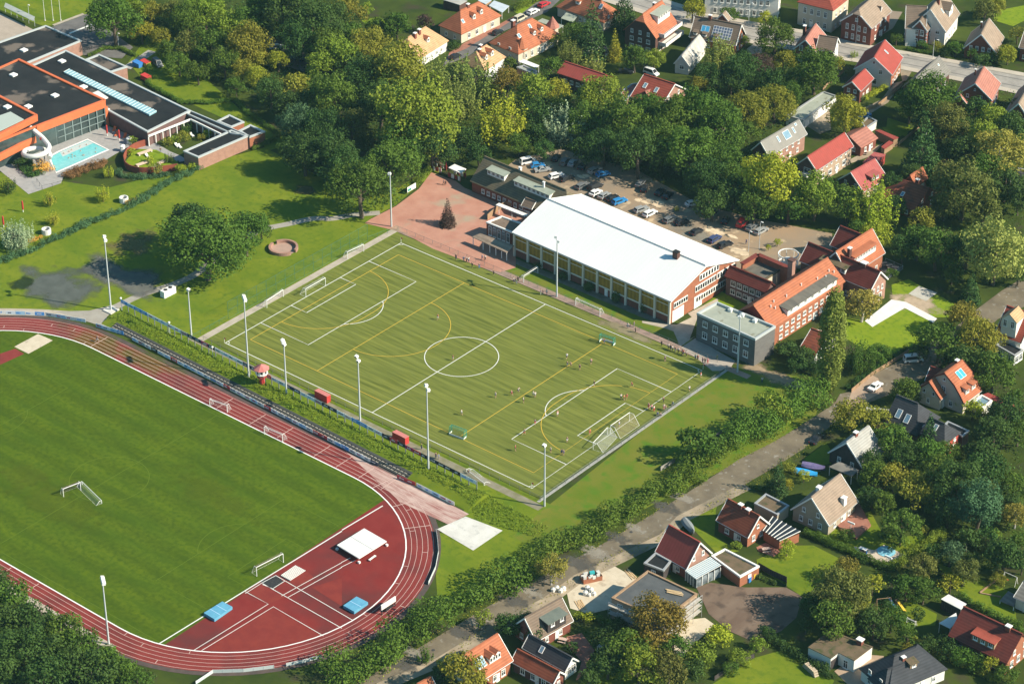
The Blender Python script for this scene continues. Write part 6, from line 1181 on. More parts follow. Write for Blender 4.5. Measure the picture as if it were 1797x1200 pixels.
def hoard(label, p1, p2, z0, z1, cols, post=None, rail=True):
    p1, p2 = Vector((p1[0],p1[1],0)), Vector((p2[0],p2[1],0)); d = p2-p1; L = d.length; rz = math.atan2(d.y,d.x); t = thing('advertising_hoarding', label, 'hoarding', p1.to_tuple(), rz, 'advertising boards'); n = len(cols); rn = random.Random(n*7+int(L))
    for i, c in enumerate(cols):
        b = MB(); x0, x1 = L*i/n+.03, L*(i+1)/n-.03; b.box(x0,x1,-.06,0,z0,z1)
        lt = c in 'wplg'; o = b.build('panel', COLS[c], t); q = MB(); x = x0+(x1-x0)*rn.uniform(.08,.3); hm = z1-z0; e = min(x1-.2,x+(x1-x0)*rn.uniform(.3,.6))
        while x < e: wd = rn.uniform(.1,.28); q.box(x,x+wd,-.085,-.06,z0+hm*.32,z0+hm*rn.uniform(.55,.75)); x += wd+.09
        q.build('lettering', COLS[rn.choice('nbr') if lt else 'w'], o)
    for i in range(n+1):
        if z0 < .3 and not post: continue
        b = MB(); b.box(L*i/n-.09,L*i/n+.09,.0,.18,0,z1); b.build('post', galv_d, t)
    return t
hoard('advertising boards along the outer bend above the track start', G('D',-20,452), G('D',235,462), .1, 1.1, 'wplwb')
hoard('advertising boards ending at the path beside the track bend', G('D',240,462), G('D',452,498), .1, 1.1, 'wlwp')
hoard('short pale blue hoarding between the path and the terrace steps', G('D',505,520), G('D',652,565), .1, 1.1, 'lplb')
hoard('long row of advertising boards between the track and the terrace steps', G('D',695,590), G('I',190,55), .1, 1.05, 'pgwkwprwlwpwgprwpwlwrpwgplwrrwlbwpwn')
hoard('red advertising board at the sprint track start', G('I',290,118), G('I',388,158), .1, 1.1, 'rr')
hoard('white advertising boards along the sprint track beside the pad', G('I',392,160), G('I',592,262), .1, 1.1, 'wplww')
hoard('raised advertising boards on posts along the bank above the steps', G('D',640,432), G('I',708,192), 2.2, 3.2, 'blbbpppppgnnmkwwppnnrrwpnnwpgknpwbbwpkrkmrknkkkpp', post=True)
p = G('D',1380,838); t = thing('commentary_tower', 'octagonal red and white commentary cabin on a red column', 'tower', (p.x,p.y,0)); oc = lambda r_: [(r_*math.cos(i*math.pi/4+.39),r_*math.sin(i*math.pi/4+.39)) for i in range(8)]
b = MB(); b.tube([(0,0,0),(0,0,3.2)],.62,10); b.build('column', paint_r, t)
b = MB(); b.prism(oc(1.25),3.1,3.9,bottom=True); b.build('cabin_base', red_wood, t); b = MB(); b.prism(oc(1.4),3.9,5.6); cb = b.build('cabin', trim_w, t)
for i in range(8): a = i*math.pi/4+.785; window(cb,1.31*math.cos(a),1.31*math.sin(a),4.25,a+math.pi/2,.8,1.1)
b = MB(); r_ = [(x,y,5.5) for x,y in oc(2.0)]
for i in range(8): b.face([r_[i],r_[(i+1)%8],(0,0,6.7)])
b.face(r_[::-1]); b.build('roof', pink_paint, t)
for a in (.4,2.8): b = MB(); b.tube([(1.3*math.cos(a),1.3*math.sin(a)-.4,0),(1.2*math.cos(a),1.2*math.sin(a)-.4,3.6)],.07,5); b.build('strut', dark, t)
def shelter(label, p, L=4.2):
    t = thing('team_shelter', label, 'team shelter', (p.x,p.y,0), -.03, 'team shelters'); b = MB(); b.box(-L/2,L/2,-1.2,-1.1,0,2); b.build('back_panel', paint_r, t)
    for x in (-L/2,L/2-.08): b = MB(); b.box(x,x+.08,-1.1,.1,0,1.9); b.build('side_panel', paint_r, t)
    b = MB(); b.slab([(-L/2,-1.25,2.05),(L/2,-1.25,2.05),(L/2,.25,1.9),(-L/2,.25,1.9)],.08); b.build('roof', pink_paint, t); b = MB(); b.box(-L/2+.2,L/2-.2,-1,-.6,.4,.5); b.build('bench', timber, t)
shelter('red team shelter near the commentary tower side of the boards', G('D',1690,905)+Vector((0,1,0))); p = Gp(706,772); shelter('red team shelter closer to the halfway line mast', p)
p = G('D',1275,842); b = MB()
for i in range(3): b.box(-1.6,1.6,-1.4+i*.9,-.5+i*.9,0,.25+i*.3)
o = b.build('stair', concrete_w); o.location = (p.x,p.y,0); tag(o, 'short pale concrete stair through the terrace steps', 'stair')
def matbox(label, q, h_, m, seams=0, name='landing_mat'):
    P_ = q; c = sum(P_,Vector())/len(P_); t = thing(name, label, 'mat', (c.x,c.y,0)); b = MB(); b.prism([(v.x-c.x,v.y-c.y) for v in P_],.08,h_); b.build('body', m, t)
    b = MB()
    for i in range(1,seams+1):
        a1, b1 = P_[0].lerp(P_[1],i/(seams+1))-c, P_[3].lerp(P_[2],i/(seams+1))-c; a1.z = b1.z = h_+.01; b.beam(a1,b1,.12,.03)
    if seams: b.build('seam', COLS['l'], t)
    return t
mb_ = mat('mat_blue',(.10,.30,.45),(.13,.36,.5),.9)
matbox('blue high jump mat on the red apron edge beside the grass pitch', Q('H',1072,838,1170,778,1222,806,1128,872), .8, mb_, 2)
matbox('blue landing mat near the curve and the scoreboard', Q('q',135,1000,275,905,395,965,250,1065), .8, mb_, 1)
P_ = Q('q',75,350,360,175,595,310,305,490); c = sum(P_,Vector())/4-Vector((0,0,0)); t = matbox('grey jump mat under a large white rolling roof on the apron', [v.lerp(c,.12) for v in P_], .9, mat('mat_grey',(.16,.17,.17))); b = MB(); b.slab([(v.x-c.x+.8,v.y-c.y-1.0,1.35) for v in P_],.25); b.build('cover', concrete_w, t)
for v in P_: b = MB(); b.box(v.x-c.x+.55,v.x-c.x+1.05,v.y-c.y-1.25,v.y-c.y-.75,0,.5); b.build('wheel_box', trim_w, t)
b = MB(); b.beam((P_[0].lerp(P_[1],.5)-c)+Vector((.8,-1,1.37)),(P_[3].lerp(P_[2],.5)-c)+Vector((.8,-1,1.37)),.08,.05); b.build('ridge_seam', COLS['g'], t)
P_ = Q('H',1478,632,1555,580,1605,606,1525,658); c = sum(P_,Vector())/4; t = thing('hurdle_trolley', 'white slatted hurdle trolley lying on the red apron', 'hurdles', (c.x,c.y,0))
for i in range(9): b = MB(); a1, b1 = P_[0].lerp(P_[3],i/8)-c, P_[1].lerp(P_[2],i/8)-c; b.beam(a1+Vector((0,0,.3)),b1+Vector((0,0,.3)),.13,.1); b.build('bar', trim_w, t)
for a1, b1 in ((P_[0],P_[3]),(P_[1],P_[2])): b = MB(); b.beam(a1-c+Vector((0,0,.15)),b1-c+Vector((0,0,.15)),.15,.2); b.build('frame', galv_d, t)
p1, p2 = G('q',560,1055), G('q',660,990); t = thing('scoreboard', 'white scoreboard on dark legs at the edge of the track curve', 'scoreboard', ((p1+p2)/2).to_tuple(), math.atan2((p2-p1).y,(p2-p1).x)); b = MB(); b.box(-2.2,2.2,-.12,.12,1.3,2.6); b.build('board', concrete_w, t); b = MB(); b.box(-1.0,1.4,-.16,-.12,.4,1.2); b.build('panel', paint_k, t)
for x in (-2,2): b = MB(); b.box(x-.09,x+.09,-.09,.09,0,1.3); b.build('leg', dark, t)
p = G('q',440,485); t = thing('bench', 'small white bench beside the white rolling roof', 'bench', (p.x,p.y,0), R(92)); b = MB(); b.box(-1.1,1.1,-.25,.25,.4,.48); b.build('seat', trim_w, t)
for x in (-.9,.9): b = MB(); b.box(x-.06,x+.06,-.25,.25,0,.4); b.build('leg', galv_d, t)
fence('pale curved barrier outside the track bend by the concrete pad', Q('q',1110,200,1125,300,1135,430,1105,590,1030,755), .9, 2, 'track_barrier', galv, mat('barrier_panel',(.5,.55,.53)))
fence('pale panel barrier around the bottom of the track bend', Q('H',1030,1200,1120,1140,1280,1135,1440,1115), .9, 2.2, 'track_barrier', galv, mat('barrier_panel',(0,0,0)))
fence('grey panel barrier half hidden by the lane hedge', Q('H',1505,1105,1600,1085,1690,1060), .9, 2.2, 'track_barrier', galv, mat('barrier_panel',(0,0,0)))
for lab,tl,x,y in (('white corner flag at the tower side of the pitch','D',1180,605),('white corner flag near the plaza','E',311,78),('corner flag at the meadow hedge corner','I',998,168),('red corner flag near the school cube','F',110,742)):
    p = G(tl,x,y); t = thing('corner_flag', lab, 'corner flag', (p.x,p.y,0), 0, 'corner flags'); b = MB(); b.tube([(0,0,0),(0,0,1.6)],.05,5); b.build('pole', trim_w, t); b = MB(); b.box(0,.5,-.01,.01,1.2,1.6); b.build('flag', paint_r, t)
p = G('D',885,352); t = thing('ventilation_unit', 'white box unit with two black fans on the park lawn', 'machine box', (p.x,p.y,0), R(88)); b = MB(); b.box(-2,2,-.8,.8,.05,1.9); b.build('housing', trim_w, t)
for x in (-.8,.8): b = MB(); b.tube([(x,0,1.88),(x,0,1.95)],.55,12); b.build('fan', paint_k, t)
p = G('D',1490,112); t = thing('fire_pit', 'round brick fire pit with paved floor on the park lawn', 'fire pit', (p.x,p.y,0)); b = MB(); b.face([(3.4*math.cos(a*.2618),3.4*math.sin(a*.2618),.07) for a in range(24)]); b.build('floor', mat('pit_floor',(.42,.28,.22),(.36,.25,.2),.6), t)
for a0_,a1_ in ((10,165),(185,345)):
    b = MB(); i_, o2 = arc(0,0,3.3,a0_,a1_,20), arc(0,0,3.9,a0_,a1_,20)
    for k in range(20): A_, B_, C_, D_ = i_[k], i_[k+1], o2[k+1], o2[k]; b.face([(*A_,.9),(*D_,.9),(*C_,.9),(*B_,.9)]); b.face([(*A_,0),(*A_,.9),(*B_,.9),(*B_,0)]); b.face([(*D_,0),(*C_,0),(*C_,.9),(*D_,.9)])
    for q, w_ in ((i_[0],o2[0]),(i_[-1],o2[-1])): b.face([(*q,0),(*w_,0),(*w_,.9),(*q,.9)])
    b.build('wall', brick_pink, t)
for lab,tl,x,y in (('white concrete ring well on the pool lawn beside the straw grasses','A',652,1062),('white concrete ring well near the silvery bush','D',245,30)):
    p = G(tl,x,y); t = thing('concrete_ring', lab, 'well', (p.x,p.y,0), 0, 'concrete rings'); b = MB(); k = 14; o1 = arc(0,0,1.25,0,360,k); o2 = arc(0,0,.95,0,360,k)
    for i in range(k): b.face([(*o1[i],0),(*o1[i+1],0),(*o1[i+1],1.5),(*o1[i],1.5)]); b.face([(*o1[i],1.5),(*o1[i+1],1.5),(*o2[i+1],1.5),(*o2[i],1.5)]); b.face([(*o2[i],1.5),(*o2[i+1],1.5),(*o2[i+1],.6),(*o2[i],.6)])
    b.build('ring', concrete_w, t); b = MB(); b.face([(*q,.7) for q in o2[:-1]]); b.build('inside', paint_k, t)
# water slide, parasols, benches, curved wall
c = G('n',385,545,3.2); t = thing('water_slide', 'white tube water slide coiling beside the outdoor pool', 'water slide', (c.x,c.y,0)); st = G('n',320,265,7.4)-t.location; m1 = G('n',445,370,5.8)-t.location
pts = [st, st.lerp(m1,.5), m1]+[Vector((3.6*math.cos(R(a)),3.6*math.sin(R(a)),5.3-(70-a)/400*2.9)) for a in range(70,-331,-20)]
b = MB(); b.tube(smooth(pts,3),.68,10); b.build('tube', concrete_w, t)
for a in (200,330,90): b = MB(); b.tube([(2.6*math.cos(R(a)),2.6*math.sin(R(a)),0),(2.6*math.cos(R(a)),2.6*math.sin(R(a)),4.2)],.16,6); b.build('post', galv_d, t)
b = MB(); q_ = m1+Vector((.3,-.7,0)); b.tube([q_,q_+Vector((.1,-.12,0))],.45,10); b.build('red_collar', paint_r, t)
for lab,x,y in (('closed red parasol beside the pool hall corner',564,715),('closed red parasol beside the orange chairs',628,740),('closed red parasol on the pool lawn',122,1115),('closed red parasol at the frame edge of the pool lawn',20,1195)):
    p = G('A',x,y); o = thing('parasol', lab, 'parasol', (p.x,p.y,0), 0, 'closed parasols'); b = MB(); b.tube([(0,0,0),(0,0,.8)],.12,6); b.build('pole', trim_w, o); b = MB(); b.tube([(0,0,.8),(0,0,1.5),(0,0,3.2),(0,0,3.5)],[.2,.27,.22,.08],8); b.build('canopy', paint_r, o)
for lab,x,y in (('bright orange deck chair nearest the hall corner parasol',600,690),('bright orange deck chair between the parasols',612,715),('bright orange deck chair by the white cabin',655,725)):
    p = G('A',x,y); o = thing('deck_chair', lab.replace('nearest','next to'), 'chair', (p.x,p.y,0), R(30), 'orange deck chairs'); b = MB(); b.box(-.4,.4,-.9,.6,.35,.45); b.build('seat', paint_y if 0 else fascia_o, o); b = MB(); b.beam((0,.6,.4),(0,1.2,1.0),.8,.1); b.build('backrest', fascia_o, o); b = MB(); b.box(-.4,.4,-.8,-.72,0,.35); b.box(-.4,.4,.5,.58,0,.35); b.build('frame', trim_w, o)
for lab,x,y in (('white kiosk cabin beside the orange deck chairs',680,755),('white kiosk cabin at the edge of the pool deck',645,795)):
    p = G('A',x,y); o = thing('cabin', lab, 'cabin', (p.x,p.y,0), R(20), 'white cabins on the deck'); b = MB(); b.tube([(0,0,0),(0,0,1.7)],.75,8); b.build('wall', trim_w, o); b = MB(); b.tube([(0,0,1.7),(0,0,2.1)],[.9,.15],8); b.build('roof', concrete_w, o)
c = G('A',790,835); t = thing('curved_wall', 'curved rusty steel wall round the little bench garden', 'wall', (c.x,c.y,0))
for pts_ in ((770,765,710,785,668,815,650,850),(650,850,665,890,720,912,790,915,850,908,935,895)):
    b = MB(); L_ = smooth([v-c for v in Q('A',*pts_)],5)
    for a1, b1 in zip(L_,L_[1:]): b.face([(a1.x,a1.y,0),(b1.x,b1.y,0),(b1.x,b1.y,2),(a1.x,a1.y,2)]); nrm = Vector((-(b1-a1).y,(b1-a1).x,0)).normalized()*.2; b.face([(a1.x+nrm.x,a1.y+nrm.y,0),(a1.x+nrm.x,a1.y+nrm.y,2),(b1.x+nrm.x,b1.y+nrm.y,2),(b1.x+nrm.x,b1.y+nrm.y,0)]); b.face([(a1.x,a1.y,2),(b1.x,b1.y,2),(b1.x+nrm.x,b1.y+nrm.y,2),(a1.x+nrm.x,a1.y+nrm.y,2)])
    b.build('panel', mat('corten',(.3,.085,.05),(.24,.07,.045),.8), t)
sheet('garden_lawn', Q('A',660,850,700,800,770,770,850,790,935,850,930,890,840,905,730,905), .05, bright)
for lab,x1,y1,x2,y2 in (('long white wooden bench closest to the court',725,820,798,795),('long white wooden bench by the lower curved wall',718,878,785,855),('long white wooden bench beside the golden tree',832,868,880,848)):
    p1, p2 = G('A',x1,y1), G('A',x2,y2); d = p2-p1; o = thing('bench', lab, 'bench', ((p1+p2)/2).to_tuple(), math.atan2(d.y,d.x), 'white benches in the curved garden'); L = d.length/2; b = MB(); b.box(-L,L,-.6,.6,.45,.6); b.build('seat', mat('bench_wood',(.6,.45,.32),(.66,.52,.4),2), o)
    for x in (-L+.3,L-.3): b = MB(); b.box(x-.15,x+.15,-.5,.5,0,.45); b.build('leg', concrete_w, o)
for lab,x,y in (('white sun lounger beside the yellow bushes of the court',930,770),('white sun lounger under the court tree',1010,715),('white sun lounger by the bench garden',775,825),('white sun lounger at the court edge',945,775)):
    p = G('A',x,y); o = thing('sun_lounger', lab, 'sun lounger', (p.x,p.y,0), R(70), 'sun loungers in the court'); b = MB(); b.box(-.35,.35,-1,.4,.3,.38); b.build('seat', trim_w, o); b = MB(); b.beam((0,.4,.34),(0,1.0,.7),.7,.08); b.build('backrest', trim_w, o); b = MB(); b.box(-.3,-.24,-.9,.4,0,.3); b.box(.24,.3,-.9,.4,0,.3); b.build('frame', galv, o)
b = MB(); P_ = Q('A',25,75,180,150); t = thing('bicycle_shelter', 'long glass roofed bicycle shelter on the yard at the frame edge', 'shelter', P_[0].to_tuple()); d = P_[1]-P_[0]; b.slab([(0,0,2.4),(d.x,d.y,2.4),(d.x-1.6,d.y+2.0,2.7),(-1.6,2.0,2.7)],.1); b.build('roof', mat('shelter_glass',(.33,.36,.33),(.4,.42,.38),.5), t)
for i in range(6): b = MB(); q_ = d*(i/5); b.tube([(q_.x-.8,q_.y+1,0),(q_.x-.8,q_.y+1,2.5)],.07,5); b.build('post', galv, t)
def lamp(label, tl, x, y, hh=7, arm=1.0, hd=galv, globe=False, base=True, gr='street lamps'):
    p = G(tl,x,y); t = thing('street_lamp', label, 'street lamp', (p.x,p.y,0), 0, gr); b = MB(); b.tube([(0,0,0),(0,0,hh)],[.1,.06],6); b.build('pole', galv, t)
    b = MB()
    if globe: b.tube([(0,0,hh),(0,0,hh+.12),(0,0,hh+.35),(0,0,hh+.5)],[.1,.3,.3,.08],8); b.build('globe', trim_w, t)
    else: b.tube([(0,0,hh),(arm*.5,0,hh+.35),(arm,0,hh+.3)],.06,5); b.build('arm', galv, t); b = MB(); b.box(arm-.1,arm+.55,-.15,.15,hh+.2,hh+.36); b.build('lamp_head', trim_w, t)
lamp('curved street lamp before the long white villa','c',680,255,7); lamp('street lamp at the corner of the large white villa','d',838,610,6); lamp('street lamp in front of the ornate brick villa','d',28,460,9); lamp('lamp post with yellow base beside the hall end','m',1158,1090,6,.3); lamp('red and white lamp post beside the staircase tower','m',1270,1062,8,.3); lamp('lamp post on the lawn beside the bicycle shelter','A',155,108,5,.2); lamp('lamp post at the swimming hall drive','A',624,250,4.5,.2)
for i_,(x_,y_) in enumerate(((640,432),(893,560),(1120,690))): lamp('%s white globe lamp at the raised boards, counting from the tall mast'%('first','second','third')[i_],'D',x_,y_,3.3,globe=True,gr='globe lamps on the bank')
for i_,(x_) in enumerate((237,280,320)):
    p = G('A',x_,110); o = thing('flagpole', '%s slim white flagpole on the lawn beyond the swimming hall, counting from the frame edge'%('first','second','third')[i_], 'flagpole', (p.x,p.y,0), 0, 'flagpoles'); b = MB(); b.tube([(0,0,0),(0,0,9)],[.09,.05],6); b.build('pole', trim_w, o); b = MB(); b.tube([(0,0,0),(0,0,.25)],.25,8); b.build('base', concrete, o)
p1, p2 = G('p',465,362), G('p',520,330); t = thing('notice_board', 'white and green notice board on the grass beside the plaza', 'sign', ((p1+p2)/2).to_tuple(), math.atan2((p2-p1).y,(p2-p1).x)); b = MB(); b.box(-1.8,1.8,-.06,.06,.7,2.2); b.build('board', trim_w, t); b = MB(); b.box(-1.6,-.1,-.09,-.06,.9,1.6); b.build('panel', paint_g, t)
for x in (-1.6,1.6): b = MB(); b.box(x-.05,x+.05,.06,.16,0,2.2); b.build('post', galv_d, t)
p = G('m',870,640); t = thing('road_sign', 'round pale red road sign in the shade above the car park', 'road sign', (p.x,p.y,0), R(-40)); b = MB(); b.tube([(0,0,0),(0,0,2.2)],.04,5); b.build('post', galv, t); b = MB(); b.tube([(0,-.05,2.3),(0,-.02,2.3)],.42,12); b.build('disc', pink_paint, t)
# garden and building site things
sheet('garden_pool', [G('J',1073,503)+Vector((2.1*math.cos(a*.35),2.1*math.sin(a*.35)*.95,0)) for a in range(18)], .16, mat('garden_pool_water',(.2,.5,.62),(.26,.56,.68),.8,rough=.15))
def slide(label, x, y, m, rz): p = G('J',x,y); t = thing('garden_slide', label, 'slide', (p.x,p.y,0), R(rz), 'garden slides'); b = MB(); b.beam((0,0,1.5),(2.6,0,.25),.55,.12); b.build('chute', m, t); b = MB(); b.box(-.5,-.4,-.3,.3,0,1.6); b.box(-.1,0,-.3,.3,0,1.5); b.build('ladder', timber, t)
slide('blue garden slide beside the climbing frame', 1085,775,paint_b,-15); slide('small yellow garden slide beside the blue slide',1130,790,paint_y,-15)
def swing(label, x, y, rz, m=timber): p = G('J',x,y); t = thing('swing_frame', label, 'swing', (p.x,p.y,0), R(rz), 'swing frames'); b = MB(); b.tube([(-1.6,0,2.2),(1.6,0,2.2)],.07,5); [b.tube([(sx,sy,0),(sx*.98,0,2.2)],.06,5) for sx in (-1.6,1.6) for sy in (-.7,.7)]; b.build('frame', m, t); b = MB(); b.box(-.9,-.4,-.12,.12,.5,.55); b.build('seat', paint_r, t)
swing('wooden climbing frame with swing beside the blue slide',1058,790,50); swing('pale swing frame on the long lawn before the grey tiled corner',1722,665,0,trim_w)
goal('small white garden goal on the lawn behind the oxblood roof', G('J',1178,880), G('J',1222,900), 1.0, 1.5, gr='garden goals')
for lab,x,y,m in (('blue wheeled bin beside the brick garage',350,660,paint_b),('yellow lidded bin beside the brick garage',375,640,paint_y)):
    p = G('J',x,y); t = thing('wheeled_bin', lab, 'bin', (p.x,p.y,0), 0, 'garden bins'); b = MB(); b.box(-.4,.4,-.4,.4,.05,1.1); b.build('body', m, t); b = MB(); b.box(-.44,.44,-.44,.44,1.1,1.22); b.build('lid', m, t)
for lab,x,y,m in (('blue waste container on the swimming hall drive',725,350,paint_b),('yellow and red waste container on the swimming hall drive',765,345,paint_y),('small red container on the drive lawn',768,420,paint_r)):
    p = G('A',x,y); t = thing('waste_container', lab, 'container', (p.x,p.y,0), R(90), 'waste containers'); b = MB(); b.box(-.9,.9,-1.4,1.4,.1,1.3); b.build('body', m, t); b = MB(); b.slab([(-.95,-1.45,1.35),(.95,-1.45,1.35),(.95,1.45,1.6),(-.95,1.45,1.6)],.1); b.build('lid', paint_r if 'yellow' in lab else m, t)
def parasol(label, x, y): p = G('J',x,y); t = thing('garden_parasol', label, 'parasol', (p.x,p.y,0), 0, 'garden parasols'); b = MB(); b.tube([(0,0,0),(0,0,2.4)],.06,5); b.build('pole', trim_w, t); b = MB(); b.tube([(-.9,0,2.3),(.9,0,2.35)],.22,6); b.build('canopy', trim_w, t); b = MB(); b.box(-.5,.5,-.5,.5,0,.12); b.build('base', concrete, t)
parasol('folded white parasol on the red terrace of the beige house',885,395); parasol('folded white parasol beside the garden pool',1080,575)
def boat(label, tl, x, y, rz, m, L=5): p = G(tl,x,y); t = thing('covered_boat', label, 'boat', (p.x,p.y,0), R(rz), 'boats and covers'); b = MB(); n_ = 8; V = [[(L*(i/n_-.5), s_*math.sin(math.pi*min(1,(i/n_)*.75+.25))*.95, z_) for s_, z_ in ((-1,.7),(-.55,1.3),(0,1.55),(.55,1.3),(1,.7),(.3,.2),(-.3,.2))] for i in range(n_+1)]
boat_spec = [('boat under a bright blue tarpaulin beside the beige house','J',650,100,20,mat('tarp_blue',(.03,.33,.72),(.05,.4,.8),1.2)),('boat under a dark purple cover behind the blue tarpaulin','J',690,68,20,mat('tarp_purple',(.14,.12,.24),(.2,.17,.3),1)),('small grey boat on a trailer beside the brick cottage lawn','J',35,382,-30,plain('boat_grey',(.22,.24,.24)))]
for lab,tl,x,y,rz,m in boat_spec:
    p = G(tl,x,y); t = thing('boat', lab, 'boat', (p.x,p.y,0), R(rz), 'boats in the gardens'); b = MB(); n_ = 9; V = []
    for i in range(n_+1):
        f_ = i/n_; q = math.sin(math.pi*min(1,.22+.78*f_))**.7+.02; V += [((f_-.5)*5.4,s_*q*1.1,z_) for s_,z_ in ((-1,.75),(-.6,1.25),(0,1.5),(.6,1.25),(1,.75),(.35,.25),(-.35,.25))]
    b.faces(V,[(i*7+j,(i+1)*7+j,(i+1)*7+(j+1)%7,i*7+(j+1)%7) for i in range(n_) for j in range(7)]+[tuple(range(7)),tuple(reversed(range(n_*7,n_*7+7)))]); b.build('hull', m, t); b = MB(); b.box(-1.6,1.8,-.5,.5,.05,.3); b.build('trailer', galv_d, t)
rn = random.Random(5)
for i,(x,y) in enumerate(((1110,710),(1130,700),(1150,715),(1165,705),(1290,700),(1310,712),(1300,735),(1325,730),(1280,728))):
    p = G('I',x,y); b = MB(); s_ = rn.uniform(.75,1.05); b.prism([(s_*.55*math.cos(a*.785),s_*.55*math.sin(a*.785)) for a in range(8)],0,s_*.8); b.tube([(0,0,s_*.8),(.1,.05,s_*1.1)],[s_*.4,.1],6)
    o = b.build('builders_sack', concrete_w); o.location = (p.x,p.y,0); tag(o, 'white building material sack, %s' % ('in the cluster under the golden birch' if i < 4 else 'in the cluster before the unfinished house'), 'sack', 'sacks under the golden birch' if i < 4 else 'sacks before the unfinished house')
t = thing('skip_container', 'red brown open rubble skip full of pale debris on the sandy site', 'skip', G('I',1310,650).to_tuple(), R(60)); b = MB(); b.prism([(-2.2,-1.1),(2.2,-1.1),(2.2,1.1),(-2.2,1.1)],.1,1.3,top=False,bottom=True); b.build('body', brick_orange, t); b = MB()
for i in range(14): x,y = rn.uniform(-1.9,1.9),rn.uniform(-.9,.9); b.box(x-.35,x+.35,y-.25,y+.25,.9,1.35+rn.random()*.4)
b.build('debris', concrete, t); b = MB(); b.box(-.2,.9,.1,.7,1.3,1.9); b.build('tarpaulin', plain('teal_sheet',(.05,.4,.42)), t)
for lab,x,y,rz,n_,z_ in (('stack of timber planks beside the terrace garden',1240,790,-35,5,0),('loose timber planks on the dark flat roof',1745,725,25,4,5.35),('stack of boards on the sandy site',1505,625,-20,4,0)):
    p = G('I',x,y,z_); t = thing('plank_stack', lab, 'planks', (p.x,p.y,z_), R(rz), 'timber stacks')
    for i in range(n_): b = MB(); b.box(-1.8,1.8,-.12,.12,.02,.16); o = b.build('plank', mat('fresh_wood',(.55,.38,.2),(.62,.45,.26),1), t); o.location = (rn.uniform(-.3,.3),i*.34,0); o.rotation_euler = (0,0,rn.uniform(-.12,.12))
p = G('J',440,655); hedge('cluttered heap of garden things beside the dark fence', [p-Vector((2.5,0,0)),p+Vector((2.5,.5,0))], 2, 1.0, 'dark', .5, 'scrap_heap', cat='scrap heap')
for i in range(5): q_ = p+Vector((rn.uniform(-2.4,2.4),rn.uniform(-1,1),.5)); b = MB(); b.box(-.5,.5,-.35,.35,0,.8); b.build('crate_lid', trim_w) if 0 else None
# ---------------------------------------------------------------- bicycles
def bike_mesh():
    fr = MB(); fr.tube([(-.5,0,.35),(-.1,0,.32),(.35,0,.75),(-.2,0,.78),(-.1,0,.32)],.03,5); fr.tube([(.5,0,.35),(.35,0,1.0)],.03,5); fr.tube([(.3,-.25,1.0),(.3,.25,1.0)],.025,5); fr.tube([(-.2,0,.78),(-.22,0,.95)],.05,5)
    wh = MB(); wh.tube([(.33*math.cos(a*.524),0,.33*math.sin(a*.524)) for a in range(13)],.035,5,cap=False); return fr.mesh('frame', paint_k), wh.mesh('wheel', dark)
FRM, WHL = bike_mesh(); BK = 0
for tl, q, lab in (('A',((440,268),(458,266),(476,262),(494,258),(512,254),(528,250)),'bicycle parked in the row beside the swimming hall entrance'),('l',((170,90),(195,82),(220,74),(245,66),(270,58),(295,50)),'bicycle parked in the row under the trees by the old school')):
    for x,y in q:
        p = G(tl,x,y); t = thing('bicycle', lab, 'bicycle', (p.x,p.y,0), R(rn.uniform(60,75)), 'bicycles at the swimming hall' if tl == 'A' else 'bicycles by the old school'); t.scale = (1.15,1.15,1.15)
        put('frame', FRM, t); put('wheel', WHL, t, (-.52,0,.35)); put('wheel', WHL, t, (.52,0,.35))
